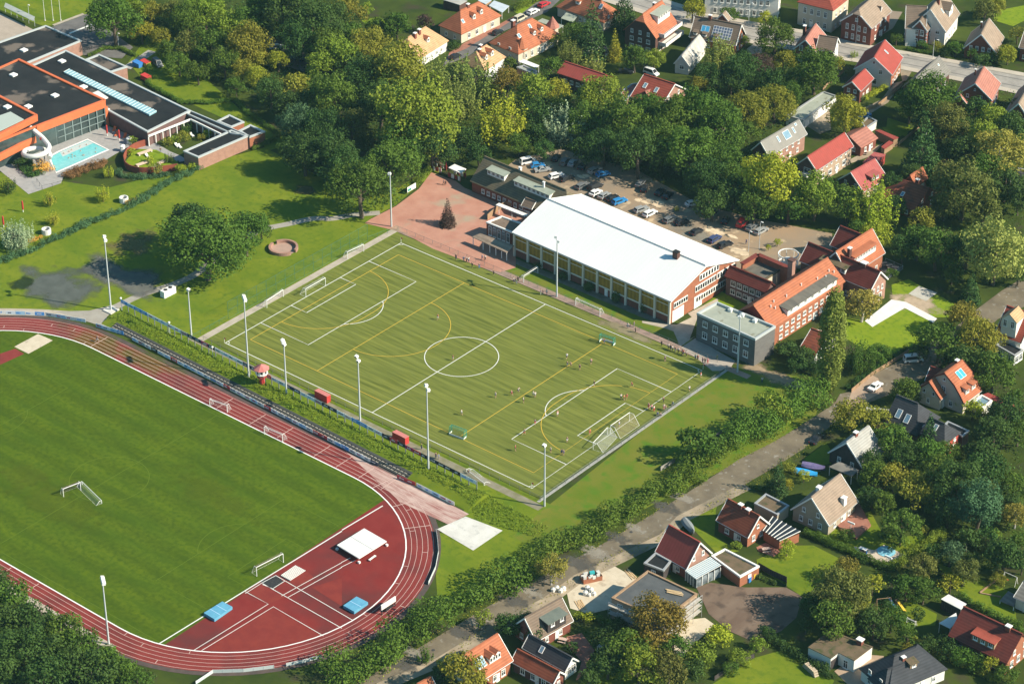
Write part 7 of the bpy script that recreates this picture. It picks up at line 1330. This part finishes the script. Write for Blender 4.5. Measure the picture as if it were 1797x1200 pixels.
# ---------------------------------------------------------------- cars
def car_proto(kind):
    Ls, H_, hood, tail, rk = dict(hatch=(4.1,1.48,1.05,.35,.25),estate=(4.6,1.5,1.15,.25,.2),sedan=(4.6,1.45,1.2,.95,.55),van=(4.9,1.95,.8,.1,.12))[kind]; W2 = .88; b0 = .95 if kind == 'van' else .86; L = Ls/2
    prof = [(L,.3),(L,.62),(L-.12,.78),(L-hood,b0),(L-hood-.75,H_-.06),(L-hood-1.2,H_),(-L+tail+rk+.35,H_-.02),(-L+tail+rk,H_-.1),(-L+tail,b0+.05),(-L+.05,b0),(-L,.7),(-L,.32)]
    b = MB(); k = len(prof)
    def wd(z): return W2 if z <= b0+.06 else W2-.22*(z-b0)/(H_-b0)
    Lp = [(x,-wd(z),z) for x,z in prof]; Rp = [(x,wd(z),z) for x,z in prof]
    b.faces(Lp+Rp,[(i,i+1,k+i+1,k+i) for i in range(k-1)]+[tuple(range(k))[::-1],tuple(range(k,2*k)),(k-1,0,k,2*k-1)])
    parts = [('body',b,None)]
    def quad(nm, pts, m): q = MB(); q.face(pts); parts.append((nm,q,m))
    def sl(i,j,f0,f1,ins,off=.02):
        (x0,z0),(x1,z1) = prof[i],prof[j]; A = (x0+(x1-x0)*f0,z0+(z1-z0)*f0); B = (x0+(x1-x0)*f1,z0+(z1-z0)*f1); n = Vector((-(z1-z0),(x1-x0))).normalized(); n = -n if n.y < 0 else n
        A = (A[0]+n.x*off,A[1]+n.y*off); B = (B[0]+n.x*off,B[1]+n.y*off); return [(A[0],-wd(A[1])+ins,A[1]),(A[0],wd(A[1])-ins,A[1]),(B[0],wd(B[1])-ins,B[1]),(B[0],-wd(B[1])+ins,B[1])]
    quad('windscreen', sl(3,4,.08,.95,.1), glass); quad('rear_window', sl(7,8,.05,.75,.12), glass)
    xf, xr = L-hood-.35, -L+tail+rk*.5+.15
    for s_ in (-1,1): z0, z1 = b0+.08, H_-.14; quad('side_window', [(xf,s_*(wd(z0)+.015),z0),(xr,s_*(wd(z0)+.015),z0),(xr+rk*.6,s_*(wd(z1)+.015),z1),(xf-.55,s_*(wd(z1)+.015),z1)], glass)
    for x in (L-.8,-L+.8):
        for s_ in (-1,1): q = MB(); q.tube([(x,s_*(W2-.12),.32),(x,s_*(W2+.03),.32)],.33,10); parts.append(('wheel',q,dark))
    for s_ in (-1,1): q = MB(); q.box(L-.1,L+.02,s_*.62-.18,s_*.62+.18,.58,.74); parts.append(('headlight',q,trim_w)); q = MB(); q.box(-L-.02,-L+.06,s_*.68-.14,s_*.68+.14,.6,.82); parts.append(('taillight',q,paint_r))
    return [(nm,q.mesh(nm, m or white),m) for nm,q,m in parts]
CARP = {k: car_proto(k) for k in ('hatch','estate','sedan','van')}
CC = dict(white=plain('car_white',(.75,.75,.73),.3,spec=.5),silver=plain('car_silver',(.46,.47,.46),.3,metal=.4),grey=plain('car_grey',(.2,.21,.21),.3,metal=.3),black=plain('car_black',(.022,.024,.028),.25,spec=.6),blue=plain('car_blue',(.03,.22,.5),.3,spec=.5),navy=plain('car_navy',(.05,.07,.16),.3),red=plain('car_red',(.5,.03,.035),.3,spec=.5),beige=plain('car_beige',(.55,.5,.38),.3))
def car(label, tl, x, y, col, kind, rel, gr):
    p = G(tl,x,y,.6); t = thing('parked_car', label, 'car', (p.x,p.y,.03), R(90+rel), gr)
    for nm, me, m in CARP[kind]:
        o = put(nm, me, t)
        if nm == 'body': o.material_slots[0].link = 'OBJECT'; o.material_slots[0].material = CC[col]
    return t
KN = dict(hatch='hatchback',estate='estate car',sedan='saloon',van='van'); ORD = ('first','second','third','fourth','fifth','sixth','seventh','eighth','ninth','tenth','eleventh','twelfth','thirteenth','fourteenth','fifteenth','sixteenth','seventeenth','eighteenth','nineteenth','twentieth')
ROWH = [('l',280,140,'white','van',-25),('l',380,180,'blue','hatch',-35),('l',430,225,'silver','sedan',-35),('l',575,290,'white','estate',-20),('l',685,315,'black','estate',-12),('l',850,395,'grey','estate',-5),('l',985,405,'black','van',-5),('l',990,468,'white','hatch',0),('l',1080,497,'silver','hatch',0),('l',1165,522,'black','hatch',-10),('l',1240,557,'blue','estate',-15),('l',1470,642,'silver','estate',-15),('l',1560,684,'white','estate',-5),('m',335,748,'grey','estate',-5),('m',460,778,'black','hatch',-20),('m',610,877,'black','hatch',-5),('m',800,952,'navy','estate',0),('m',910,1012,'black','estate',-15)]
ROWT = [('l',575,102,'black','hatch',20),('l',665,142,'grey','estate',20),('l',745,157,'silver','hatch',20),('l',850,192,'black','hatch',20),('l',980,232,'silver','estate',-5),('l',1065,272,'blue','hatch',-25),('l',1460,372,'grey','hatch',15),('l',1500,422,'black','hatch',30),('m',230,462,'black','hatch',10),('m',310,497,'black','hatch',10),('m',570,582,'white','hatch',-25),('m',755,678,'black','estate',-8),('m',920,758,'black','hatch',20),('m',1095,788,'red','van',10),('m',1190,832,'grey','hatch',5),('m',1290,868,'silver','estate',-5)]
for row_, where, gr in ((ROWH,'in the row along the sports hall','cars along the hall'),(ROWT,'in the row under the trees','cars under the trees')):
    for i, q in enumerate(row_): car('%s %s, %s %s from the old school end' % (q[3],KN[q[4]],ORD[i],where), *q[:3], q[3], q[4], q[5], gr)
for lab, *q in (('black hatchback parked beside the turret villa on the side street','a',1275,340,'black','hatch',0),('pale beige van at the foot of the side street row','a',1515,195,'beige','van',0),('white estate car in the side street row','a',1650,125,'white','estate',0),('red estate car at the top of the side street row','a',1765,48,'red','estate',0),('black car half hidden by the feathery trees','a',830,595,'black','hatch',0),('white car under the trees beyond the swimming hall','A',1455,248,'white','estate',-40),('dark car in the shaded yard under the trees','A',1565,308,'black','sedan',-50),('grey van on the swimming hall drive','A',828,335,'grey','van',-110),('white car with black roof on the lane bend','F',1015,832,'white','sedan',0),('white van in the tree shade on the lane','F',1215,690,'white','van',-40),('black car parked on the lane below the poplar','F',705,1108,'black','sedan',5),('black car beside the dark red roofed house','b',950,750,'black','sedan',-60),('white camper van behind the dark red roof','b',1215,765,'white','van',-90),('blue car at the forecourt under the yellow tree','C',958,606,'blue','hatch',-20),('black car behind the white carport','a',1440,665,'black','hatch',-45)): car(lab, *q, 'cars on the streets')
# ---------------------------------------------------------------- people
def grow(name, bones, mats, sub=1):                  # bones: {joint: ((x,y,z), radius, parent)}; the surface grown round the skeleton
    me = bpy.data.meshes.new(name+'_cage'); ks = list(bones); me.from_pydata([bones[k][0] for k in ks],[(ks.index(bones[k][2]),ks.index(k)) for k in ks if bones[k][2]],[])
    o = bpy.data.objects.new(name+'_cage', me); C.objects.link(o); md = o.modifiers.new('s','SKIN'); sv_ = me.skin_vertices[0].data
    for i,k in enumerate(ks): r_ = bones[k][1]; sv_[i].radius = r_ if isinstance(r_,tuple) else (r_,r_); sv_[i].use_root = bones[k][2] is None
    if sub: s2 = o.modifiers.new('u','SUBSURF'); s2.levels = sub; s2.render_levels = sub
    dg = bpy.context.evaluated_depsgraph_get(); out = bpy.data.meshes.new_from_object(o.evaluated_get(dg)); out.name = name; bpy.data.objects.remove(o); bpy.data.meshes.remove(me)
    out.materials.clear(); out.materials.append(mats)
    for p_ in out.polygons: p_.use_smooth = True
    return out
skin = plain('skin',(.5,.3,.21)); POSES = {}
def pose(n_, legs, arms, lean=0.0, sit=False):
    hz = .92 if not sit else .5; hip = (0,0,hz); ch = (0,lean,hz+.38); nk = (0,lean*1.2,hz+.56); hd = (0,lean*1.25-.01,hz+.68); tp = (0,lean*1.3,hz+.8)
    B = {'hip':(hip,(.15,.11),None),'waist':((0,lean*.4,hz+.16),(.135,.1),'hip'),'chest':(ch,(.165,.115),'waist'),'neck':(nk,.055,'chest'),'head':(hd,(.085,.1),'neck'),'top':(tp,(.075,.085),'head'),'nose':((0,lean*1.25-.115,hz+.66),.02,'head')}
    for s_,L_ in ((-1,legs[0]),(1,legs[1])):
        k,a = L_; B['th%d'%s_] = ((s_*.1,0,hz-.05),(.085,.09),'hip'); B['kn%d'%s_] = ((s_*.11,k[0],k[1]),.06,'th%d'%s_); B['an%d'%s_] = ((s_*.11,a[0],a[1]),.042,'kn%d'%s_); B['to%d'%s_] = ((s_*.12,a[0]-.17,max(.04,a[1]-.05)),(.045,.03),'an%d'%s_)
    for s_,A_ in ((-1,arms[0]),(1,arms[1])):
        e,w_ = A_; B['sh%d'%s_] = ((s_*.19,ch[1],hz+.47),.06,'chest'); B['el%d'%s_] = ((s_*e[0],e[1]+lean,hz+e[2]),.043,'sh%d'%s_); B['wr%d'%s_] = ((s_*w_[0],w_[1]+lean,hz+w_[2]),.03,'el%d'%s_)
        wx,wy,wz = s_*w_[0],w_[1]+lean,hz+w_[2]; B['pm%d'%s_] = ((wx,wy-.02,wz-.07),(.022,.042),'wr%d'%s_)
        for f_,(dy,ln) in enumerate(((-.035,.07),(-.012,.085),(.012,.08),(.034,.06))): B['f%d%d'%(f_,s_)] = ((wx,wy-.02+dy,wz-.07-ln),.0095,'pm%d'%s_)
        B['tb%d'%s_] = ((wx-s_*.01,wy-.085,wz-.085),.011,'wr%d'%s_)
    body = grow('body', B, skin)
    sh = {k: (v[0], tuple(x*1.16 for x in v[1]) if isinstance(v[1],tuple) else v[1]*1.25, v[2]) for k,v in B.items() if k in ('hip','waist','chest','sh-1','sh1')}
    for s_ in (-1,1): k = 'el%d'%s_; q = Vector(B['sh%d'%s_][0]).lerp(Vector(B[k][0]),.75); sh[k] = (tuple(q),.06,'sh%d'%s_)
    tr = {'hip':(hip,(.165,.125),None)}
    def leg(fr_):
        d_ = dict(tr)
        for s_ in (-1,1):
            d_['th%d'%s_] = (B['th%d'%s_][0],(.1,.105),'hip'); kn = Vector(B['kn%d'%s_][0]); th_ = Vector(B['th%d'%s_][0]); an = Vector(B['an%d'%s_][0])
            if fr_ < 1: d_['kn%d'%s_] = (tuple(th_.lerp(kn,fr_)),.085,'th%d'%s_)
            else: d_['kn%d'%s_] = (tuple(kn),.075,'th%d'%s_); d_['an%d'%s_] = (tuple(kn.lerp(an,.95)),.06,'kn%d'%s_)
        return d_
    hr = {'a':((0,hd[1]+.03,hd[2]+.03),(.09,.095),None),'b':((0,tp[1]+.02,tp[2]+.015),(.082,.09),'a')}
    POSES[n_] = dict(body=body, shirt=grow('shirt', sh, white), shorts=grow('shorts', leg(.75), white), trousers=grow('trousers', leg(1), white), hair=grow('hair', hr, white), socks=None)
pose('stand', (((-.01,.5),(.0,.09)),((.0,.5),(.02,.09))), (((.25,.02,.2),(.27,-.05,-.03)),((.25,.02,.2),(.27,-.05,-.03))))
pose('walk', (((-.2,.52),(-.16,.1)),((.1,.5),(.32,.16))), (((.25,.14,.22),(.25,.1,.0)),((.25,-.12,.22),(.24,-.28,.08))), -.05)
pose('run', (((-.34,.66),(-.2,.3)),((.12,.5),(.45,.32))), (((.25,.2,.25),(.22,.0,.14)),((.25,-.16,.24),(.2,-.34,.3))), -.14)
pose('sit', (((-.4,.5),(-.42,.09)),((-.4,.5),(-.42,.09))), (((.24,-.08,.2),(.17,-.28,.06)),((.24,-.08,.2),(.17,-.28,.06))), -.05, True)
CL = dict(white=plain('cloth_white',(.72,.72,.7)),black=plain('cloth_black',(.025,.025,.03)),red=plain('cloth_red',(.55,.05,.05)),orange=plain('cloth_orange',(.65,.2,.06)),blue=plain('cloth_blue',(.07,.2,.45)),navy=plain('cloth_navy',(.04,.06,.14)),pink=plain('cloth_pink',(.65,.25,.32)),teal=plain('cloth_teal',(.05,.4,.4)),grey=plain('cloth_grey',(.25,.26,.27)),green=plain('cloth_green',(.05,.22,.08)),stripe=mat('cloth_stripe',(.55,.08,.09),(.7,.66,.64),3)); HAIR = [plain('hair_dark',(.04,.025,.018)),plain('hair_fair',(.35,.23,.1)),plain('hair_brown',(.12,.065,.035))]
CN = dict(navy='dark blue',stripe='red and white')
PPL = []
def person(tl, x, y, ps, top, bot, gr, z=0, long_=False, desc=None):
    p = G(tl,x,y); t = put('person', POSES[ps]['body'], None, (p.x,p.y,z+.06), rn.uniform(0,6.28)); s_ = rn.uniform(.96,1.06); t.scale = (s_,s_,s_)
    for nm, c_ in (('shirt',CL[top]),('trousers' if long_ else 'shorts',CL[bot]),('hair',rn.choice(HAIR))):
        o = put(nm, POSES[ps][nm], t); o.material_slots[0].link = 'OBJECT'; o.material_slots[0].material = c_
    t['category'] = 'person'; t['group'] = gr; PPL.append((t, CN.get(top,top), CN.get(bot,bot), ps, long_, Vector((p.x,p.y,0)), gr, desc)); return t
PL = 'players on the artificial pitch'
for q in '505 484 orange white walk,584 697 red white stand,1182 692 white black run,1185 730 black white walk,1203 733 stripe black run,1250 747 black black stand,1310 718 stripe black walk,1698 702 navy black stand,1378 610 red blue walk,1326 832 black black stand,1525 838 red black run,1467 902 white navy stand,1483 907 orange black stand,1497 902 red orange walk,808 893 white grey stand,893 882 pink red walk,927 868 white navy run,1005 888 white white walk,1016 892 white grey stand,954 920 white black stand,630 985 white grey walk,1133 992 stripe white stand,1016 1037 navy red walk,957 1090 grey red run,1184 1128 black white stand,1303 1088 orange red walk,1457 1045 white blue stand,912 1172 red black stand,1097 1182 white black stand,1155 1193 blue navy stand,1165 1195 navy navy stand'.split(','):
    x,y,a,b_,c_ = q.split(); person('E',float(x),float(y),c_,a,b_,PL)
person('F',98,787,'stand','red','white',PL); person('F',38,860,'walk','white','navy',PL)
SP = 'spectators behind the pitch fence'
for q in 'E 600 168 black navy stand,E 640 178 blue grey stand,E 655 181 grey black stand,E 666 182 white navy stand,E 685 208 black black walk,E 722 214 navy blue stand,E 738 168 blue navy walk,E 753 174 white black walk,E 797 247 black black stand,E 903 288 white navy stand,E 918 298 green grey stand,E 926 284 black black stand,E 1045 352 grey white stand,E 1056 353 black navy stand,E 1076 353 white pink stand,E 1503 527 white grey stand,E 1535 521 navy grey stand,E 1543 551 green black stand,E 1680 622 black black stand,E 1716 637 white black stand,E 1727 643 black navy stand,E 1737 648 white navy stand,E 1752 653 black grey stand,E 1768 658 white black stand,E 1787 667 navy black stand,F 5 668 red navy stand,F 22 676 white black stand,F 70 693 teal navy stand,F 82 697 red black stand,F 108 709 pink navy stand,F 120 712 black black stand,F 134 714 pink red stand,F 185 688 green green sit'.split(','):
    tl,x,y,a,b_,c_ = q.split(); person(tl,float(x),float(y),c_,a,b_,SP,long_=True)
BP = 'people at the meadow end of the pitch'
for q in '1612 950 pink red stand,1628 958 pink navy stand,1640 964 white red stand,1690 918 black black walk,1692 955 white pink stand,1702 962 pink grey stand,1740 932 teal navy sit,1658 987 blue navy sit,1676 993 navy black sit'.split(','):
    x,y,a,b_,c_ = q.split(); person('E',float(x),float(y),c_,a,b_,BP,long_=True)
for tl,x,y,ps,a,b_,d_ in (('p',830,270,'walk','navy','black','person in dark clothes walking on the plaza beside a taller companion'),('p',852,272,'walk','black','black','taller person in black walking on the plaza'),('D',512,600,'run','navy','grey','person in dark blue running on the track bend'),('m',1135,1012,'walk','blue','navy','person in blue walking across the car park'),('F',420,815,'stand','white','navy','person in white top standing on the meadow behind the pitch'),('I',330,-100,'stand','black','navy','unused'),('A',1680//2+5,805,'stand','black','grey','person in dark clothes standing by the court garden')):
    if d_ != 'unused': person(tl,x,y,ps,a,b_,'people about the grounds',long_=True,desc=d_)
for X,Y,ps,a,b_,d_ in ((740,789,'stand','green','navy','person standing on the path above the raised boards beside the mast'),(765,804,'stand','black','navy','person in black standing on the path beyond the mast'),(770,806,'stand','blue','grey','person in blue on the path beyond the mast'),(822,832,'sit','black','grey','person sitting on the path near the blank board')):
    p = Gp(X,Y); TO['Z'] = (0,0); person('Z',X*2.995,Y*2.995,ps,a,b_,'people about the grounds',long_=True,desc=d_)
for i in range(14):
    f_, g_ = rn.uniform(.1,.9), rn.uniform(.15,.9); P4 = Q('A',312,803,460,740,562,790,296,903); p = P4[0].lerp(P4[1],f_).lerp(P4[3].lerp(P4[2],f_),g_); t = put('person', POSES['stand']['body'], None, (p.x,p.y,-1.15), rn.uniform(0,6)); o = put('hair', POSES['stand']['hair'], t); o.material_slots[0].link = 'OBJECT'; o.material_slots[0].material = rn.choice(HAIR); tag(t,'swimmer standing chest deep in the outdoor pool','person','swimmers in the outdoor pool')
# ---------------------------------------------------------------- garden and terrace clutter
fence('glass railing round the school terrace beside the orange roofed school', Q('h',1040,478,1130,515,1222,556,1140,612,1060,662), 1.1, 2, 'railing', galv, mesh_mat('railing_glass',(.3,.36,.36),.25))
b = MB(); q_ = Q('h',950,530,1040,478,1222,556,1060,662); b.prism([(v.x,v.y) for v in q_],0,.5); tag(b.build('school_terrace', mat('terrace_slabs',(.11,.1,.1),(.15,.14,.13),.8)), 'dark raised terrace beside the orange roofed school', 'terrace')
def table(lab, tl, x, y, m, z=0, gr='garden tables'):
    p = G(tl,x,y,z); t = thing('picnic_table', lab, 'table', (p.x,p.y,z), R(rn.uniform(0,90)), gr); b = MB(); b.box(-.9,.9,-.4,.4,.7,.78); b.build('tabletop', m, t)
    for s_ in (-.75,.75): b = MB(); b.box(-.9,.9,s_-.15,s_+.15,.42,.48); b.build('seat', m, t)
    for s_ in (-.6,.6): b = MB(); b.box(s_-.06,s_+.06,-.7,.7,0,.7); b.build('leg', timber_d, t)
pkw = mat('pale_wood',(.5,.36,.3),(.56,.42,.35),1.5)
for i_,(x_,y_) in enumerate(((1020,512),(1080,535),(1142,556))): table('%s pale picnic table on the school terrace, counting from the school wall' % ORD[i_],'h',x_,y_,pkw,.5,'tables on the school terrace')
for lab,tl,x,y,m in (('white garden table beside the hipped tiled bungalow','f',870,890,trim_w),('wooden table on the terrace by the conservatory with black roof','J',440,500,pkw),('table on the brick terrace of the glass dormer house','I',1160,975,pkw),('white table by the garden pool','J',950,500,trim_w),('table in the yard of the faded red outbuilding','e',1480,540,pkw)): table(lab,tl,x,y,m)
p = G('J',675,1132); t = thing('log_pile', 'pale stacked log pile on the bottom lawn', 'log pile', (p.x,p.y,0), R(-20))
for r_ in range(3):
    for i in range(9-r_): b = MB(); b.tube([(-2+i*.5+r_*.25,-.5,.25+r_*.42),(-2+i*.5+r_*.25,.5,.25+r_*.42)],.24,7); b.build('log', mat('cut_wood',(.5,.42,.3),(.36,.28,.2),2), t)
b = MB(); P_ = Q('J',1565,720,1660,645); d = P_[1]-P_[0]; b.beam(P_[0]+Vector((0,0,.15)),P_[1]+Vector((0,0,.15)),.3,.3); P2 = Q('J',1565,722,1675,742); b.beam(P2[0]+Vector((0,0,.14)),P2[1]+Vector((0,0,.14)),.28,.28); tag(b.build('sandbox_edge', timber), 'wooden edging of a play corner on the long swing lawn', 'edging')
for lab,tl,x,y,rz in (('round dark trampoline beside the garden pool','J',945,515,0),):
    p = G(tl,x,y); t = thing('trampoline', lab, 'trampoline', (p.x,p.y,0)); b = MB(); b.tube([(1.1*math.cos(a*.5236),1.1*math.sin(a*.5236),.5) for a in range(13)],.09,5,cap=False); b.build('rim', paint_b, t); b = MB(); b.face([(1.05*math.cos(a*.5236),1.05*math.sin(a*.5236),.5) for a in range(12)]); b.build('bed', paint_k, t)
    for a in range(4): b = MB(); b.tube([(1.05*math.cos(a*1.571),1.05*math.sin(a*1.571),0),(1.05*math.cos(a*1.571),1.05*math.sin(a*1.571),.5)],.04,4); b.build('leg', galv, t)
for lab,q in (('wooden garden fence behind the barn house driveway',('d',60,1200,250,1130,420,1000,520,900)),('garden wall along the lane beside the school lawn',('F',890,865,1000,775,1100,715,1190,655)),('timber fence along the garden of the crimson roofed house',('f',480,330,640,200,720,130)),('low fence behind the garage row yard',('C',740,475,830,400,850,380))):
    fence(lab, Q(*q), 1.1, 2.5, 'garden_fence', timber, timber)
# ---------------------------------------------------------------- labels that single each tree and person out
def where(p, lms):
    n_, q = min(lms, key=lambda a: (a[1]-p).length); d = p-Vector((q.x,q.y,0)); a, f_ = d.dot(RG), d.dot(FG)
    rel = ('behind' if f_ > 0 else 'in front of') if abs(f_) > abs(a) else ('on the sunny side of' if a > 0 else 'on the shaded side of')
    return n_, rel, d.length
def settle(items, tail):
    by = {}
    for o, desc, p, lms in items: n_, rel, L = where(p, lms); by.setdefault((desc,rel,n_),[]).append((L,o))
    for (desc,rel,n_), v in by.items():
        v.sort(key=lambda a: a[0])
        for i,(L,o) in enumerate(v): o['label'] = '%s %s %s' % (desc,rel,n_) if len(v) == 1 else '%s %s %s %s, %s' % (ORD[min(i,19)],desc,rel,n_,tail)
settle([(o,d_,p,LM) for o,d_,p in LABELQ], 'outward')
PLM = [('the centre circle',Vector((0,0,0))),('the striped net goal',Vector((49,0,0))),('the far hockey goal',G('E',1385,610)),('the near hockey goal',G('E',615,1100)),('the penalty arc',Vector((30,0,0))),('the hedge side box',Vector((33,-22,0))),('the small parked goal',G('E',1360,1120)),('the school cube corner',G('F',98,787)),('the hall side box',Vector((34,21,0)))]
SLM = [('the covered entrance',G('p',1350,1000)),('the plaza fence end',G('p',1000,1030)),('the parked goal by the hall',G('E',990,280)),('the goal facing the hall',G('E',1290,450)),('the hall corner',G('E',1560,540)),('the timber school cube',G('i',200,720)),('the forecourt bicycles',G('i',480,780)),('the halfway line',G('E',1050,370))]
BLM = [('the striped net goal',Vector((49,0,0))),('the grey kerb bend',G('E',1700,950))]
it = []
for t, a, b_, ps, lg, p, gr, desc in PPL:
    if desc: t['label'] = desc; continue
    d_ = ('%s in %s and %s %s' % ('sitter' if ps == 'sit' else 'person', a, b_, 'trousers' if lg else 'shorts'))
    it.append((t, d_, p, PLM if gr == PL else SLM if gr == SP else BLM))
settle(it, '')
for t, *q in PPL: t['label'] = t['label'].rstrip(', ').replace('on the sunny side of','sunward from').replace('on the shaded side of','shadeward from')
# ---------------------------------------------------------------- thin teal haze added to lift the shadows
hz = MB(); hz.box(-1600,1600,-1600,1600,-1,360)
hm = bpy.data.materials.new('air'); hm.use_nodes = True; hn = hm.node_tree.nodes; hn.remove(hn['Principled BSDF'])
pv = hn.new('ShaderNodeVolumePrincipled'); pv.inputs['Color'].default_value = (.5,.9,1,1); pv.inputs['Density'].default_value = 0.000035; pv.inputs['Anisotropy'].default_value = 0
hm.node_tree.links.new(pv.outputs[0], hn['Material Output'].inputs['Volume'])
tag(hz.build('haze', hm), kind='stuff')
if DBG:
    for d_ in DBG: print(d_)
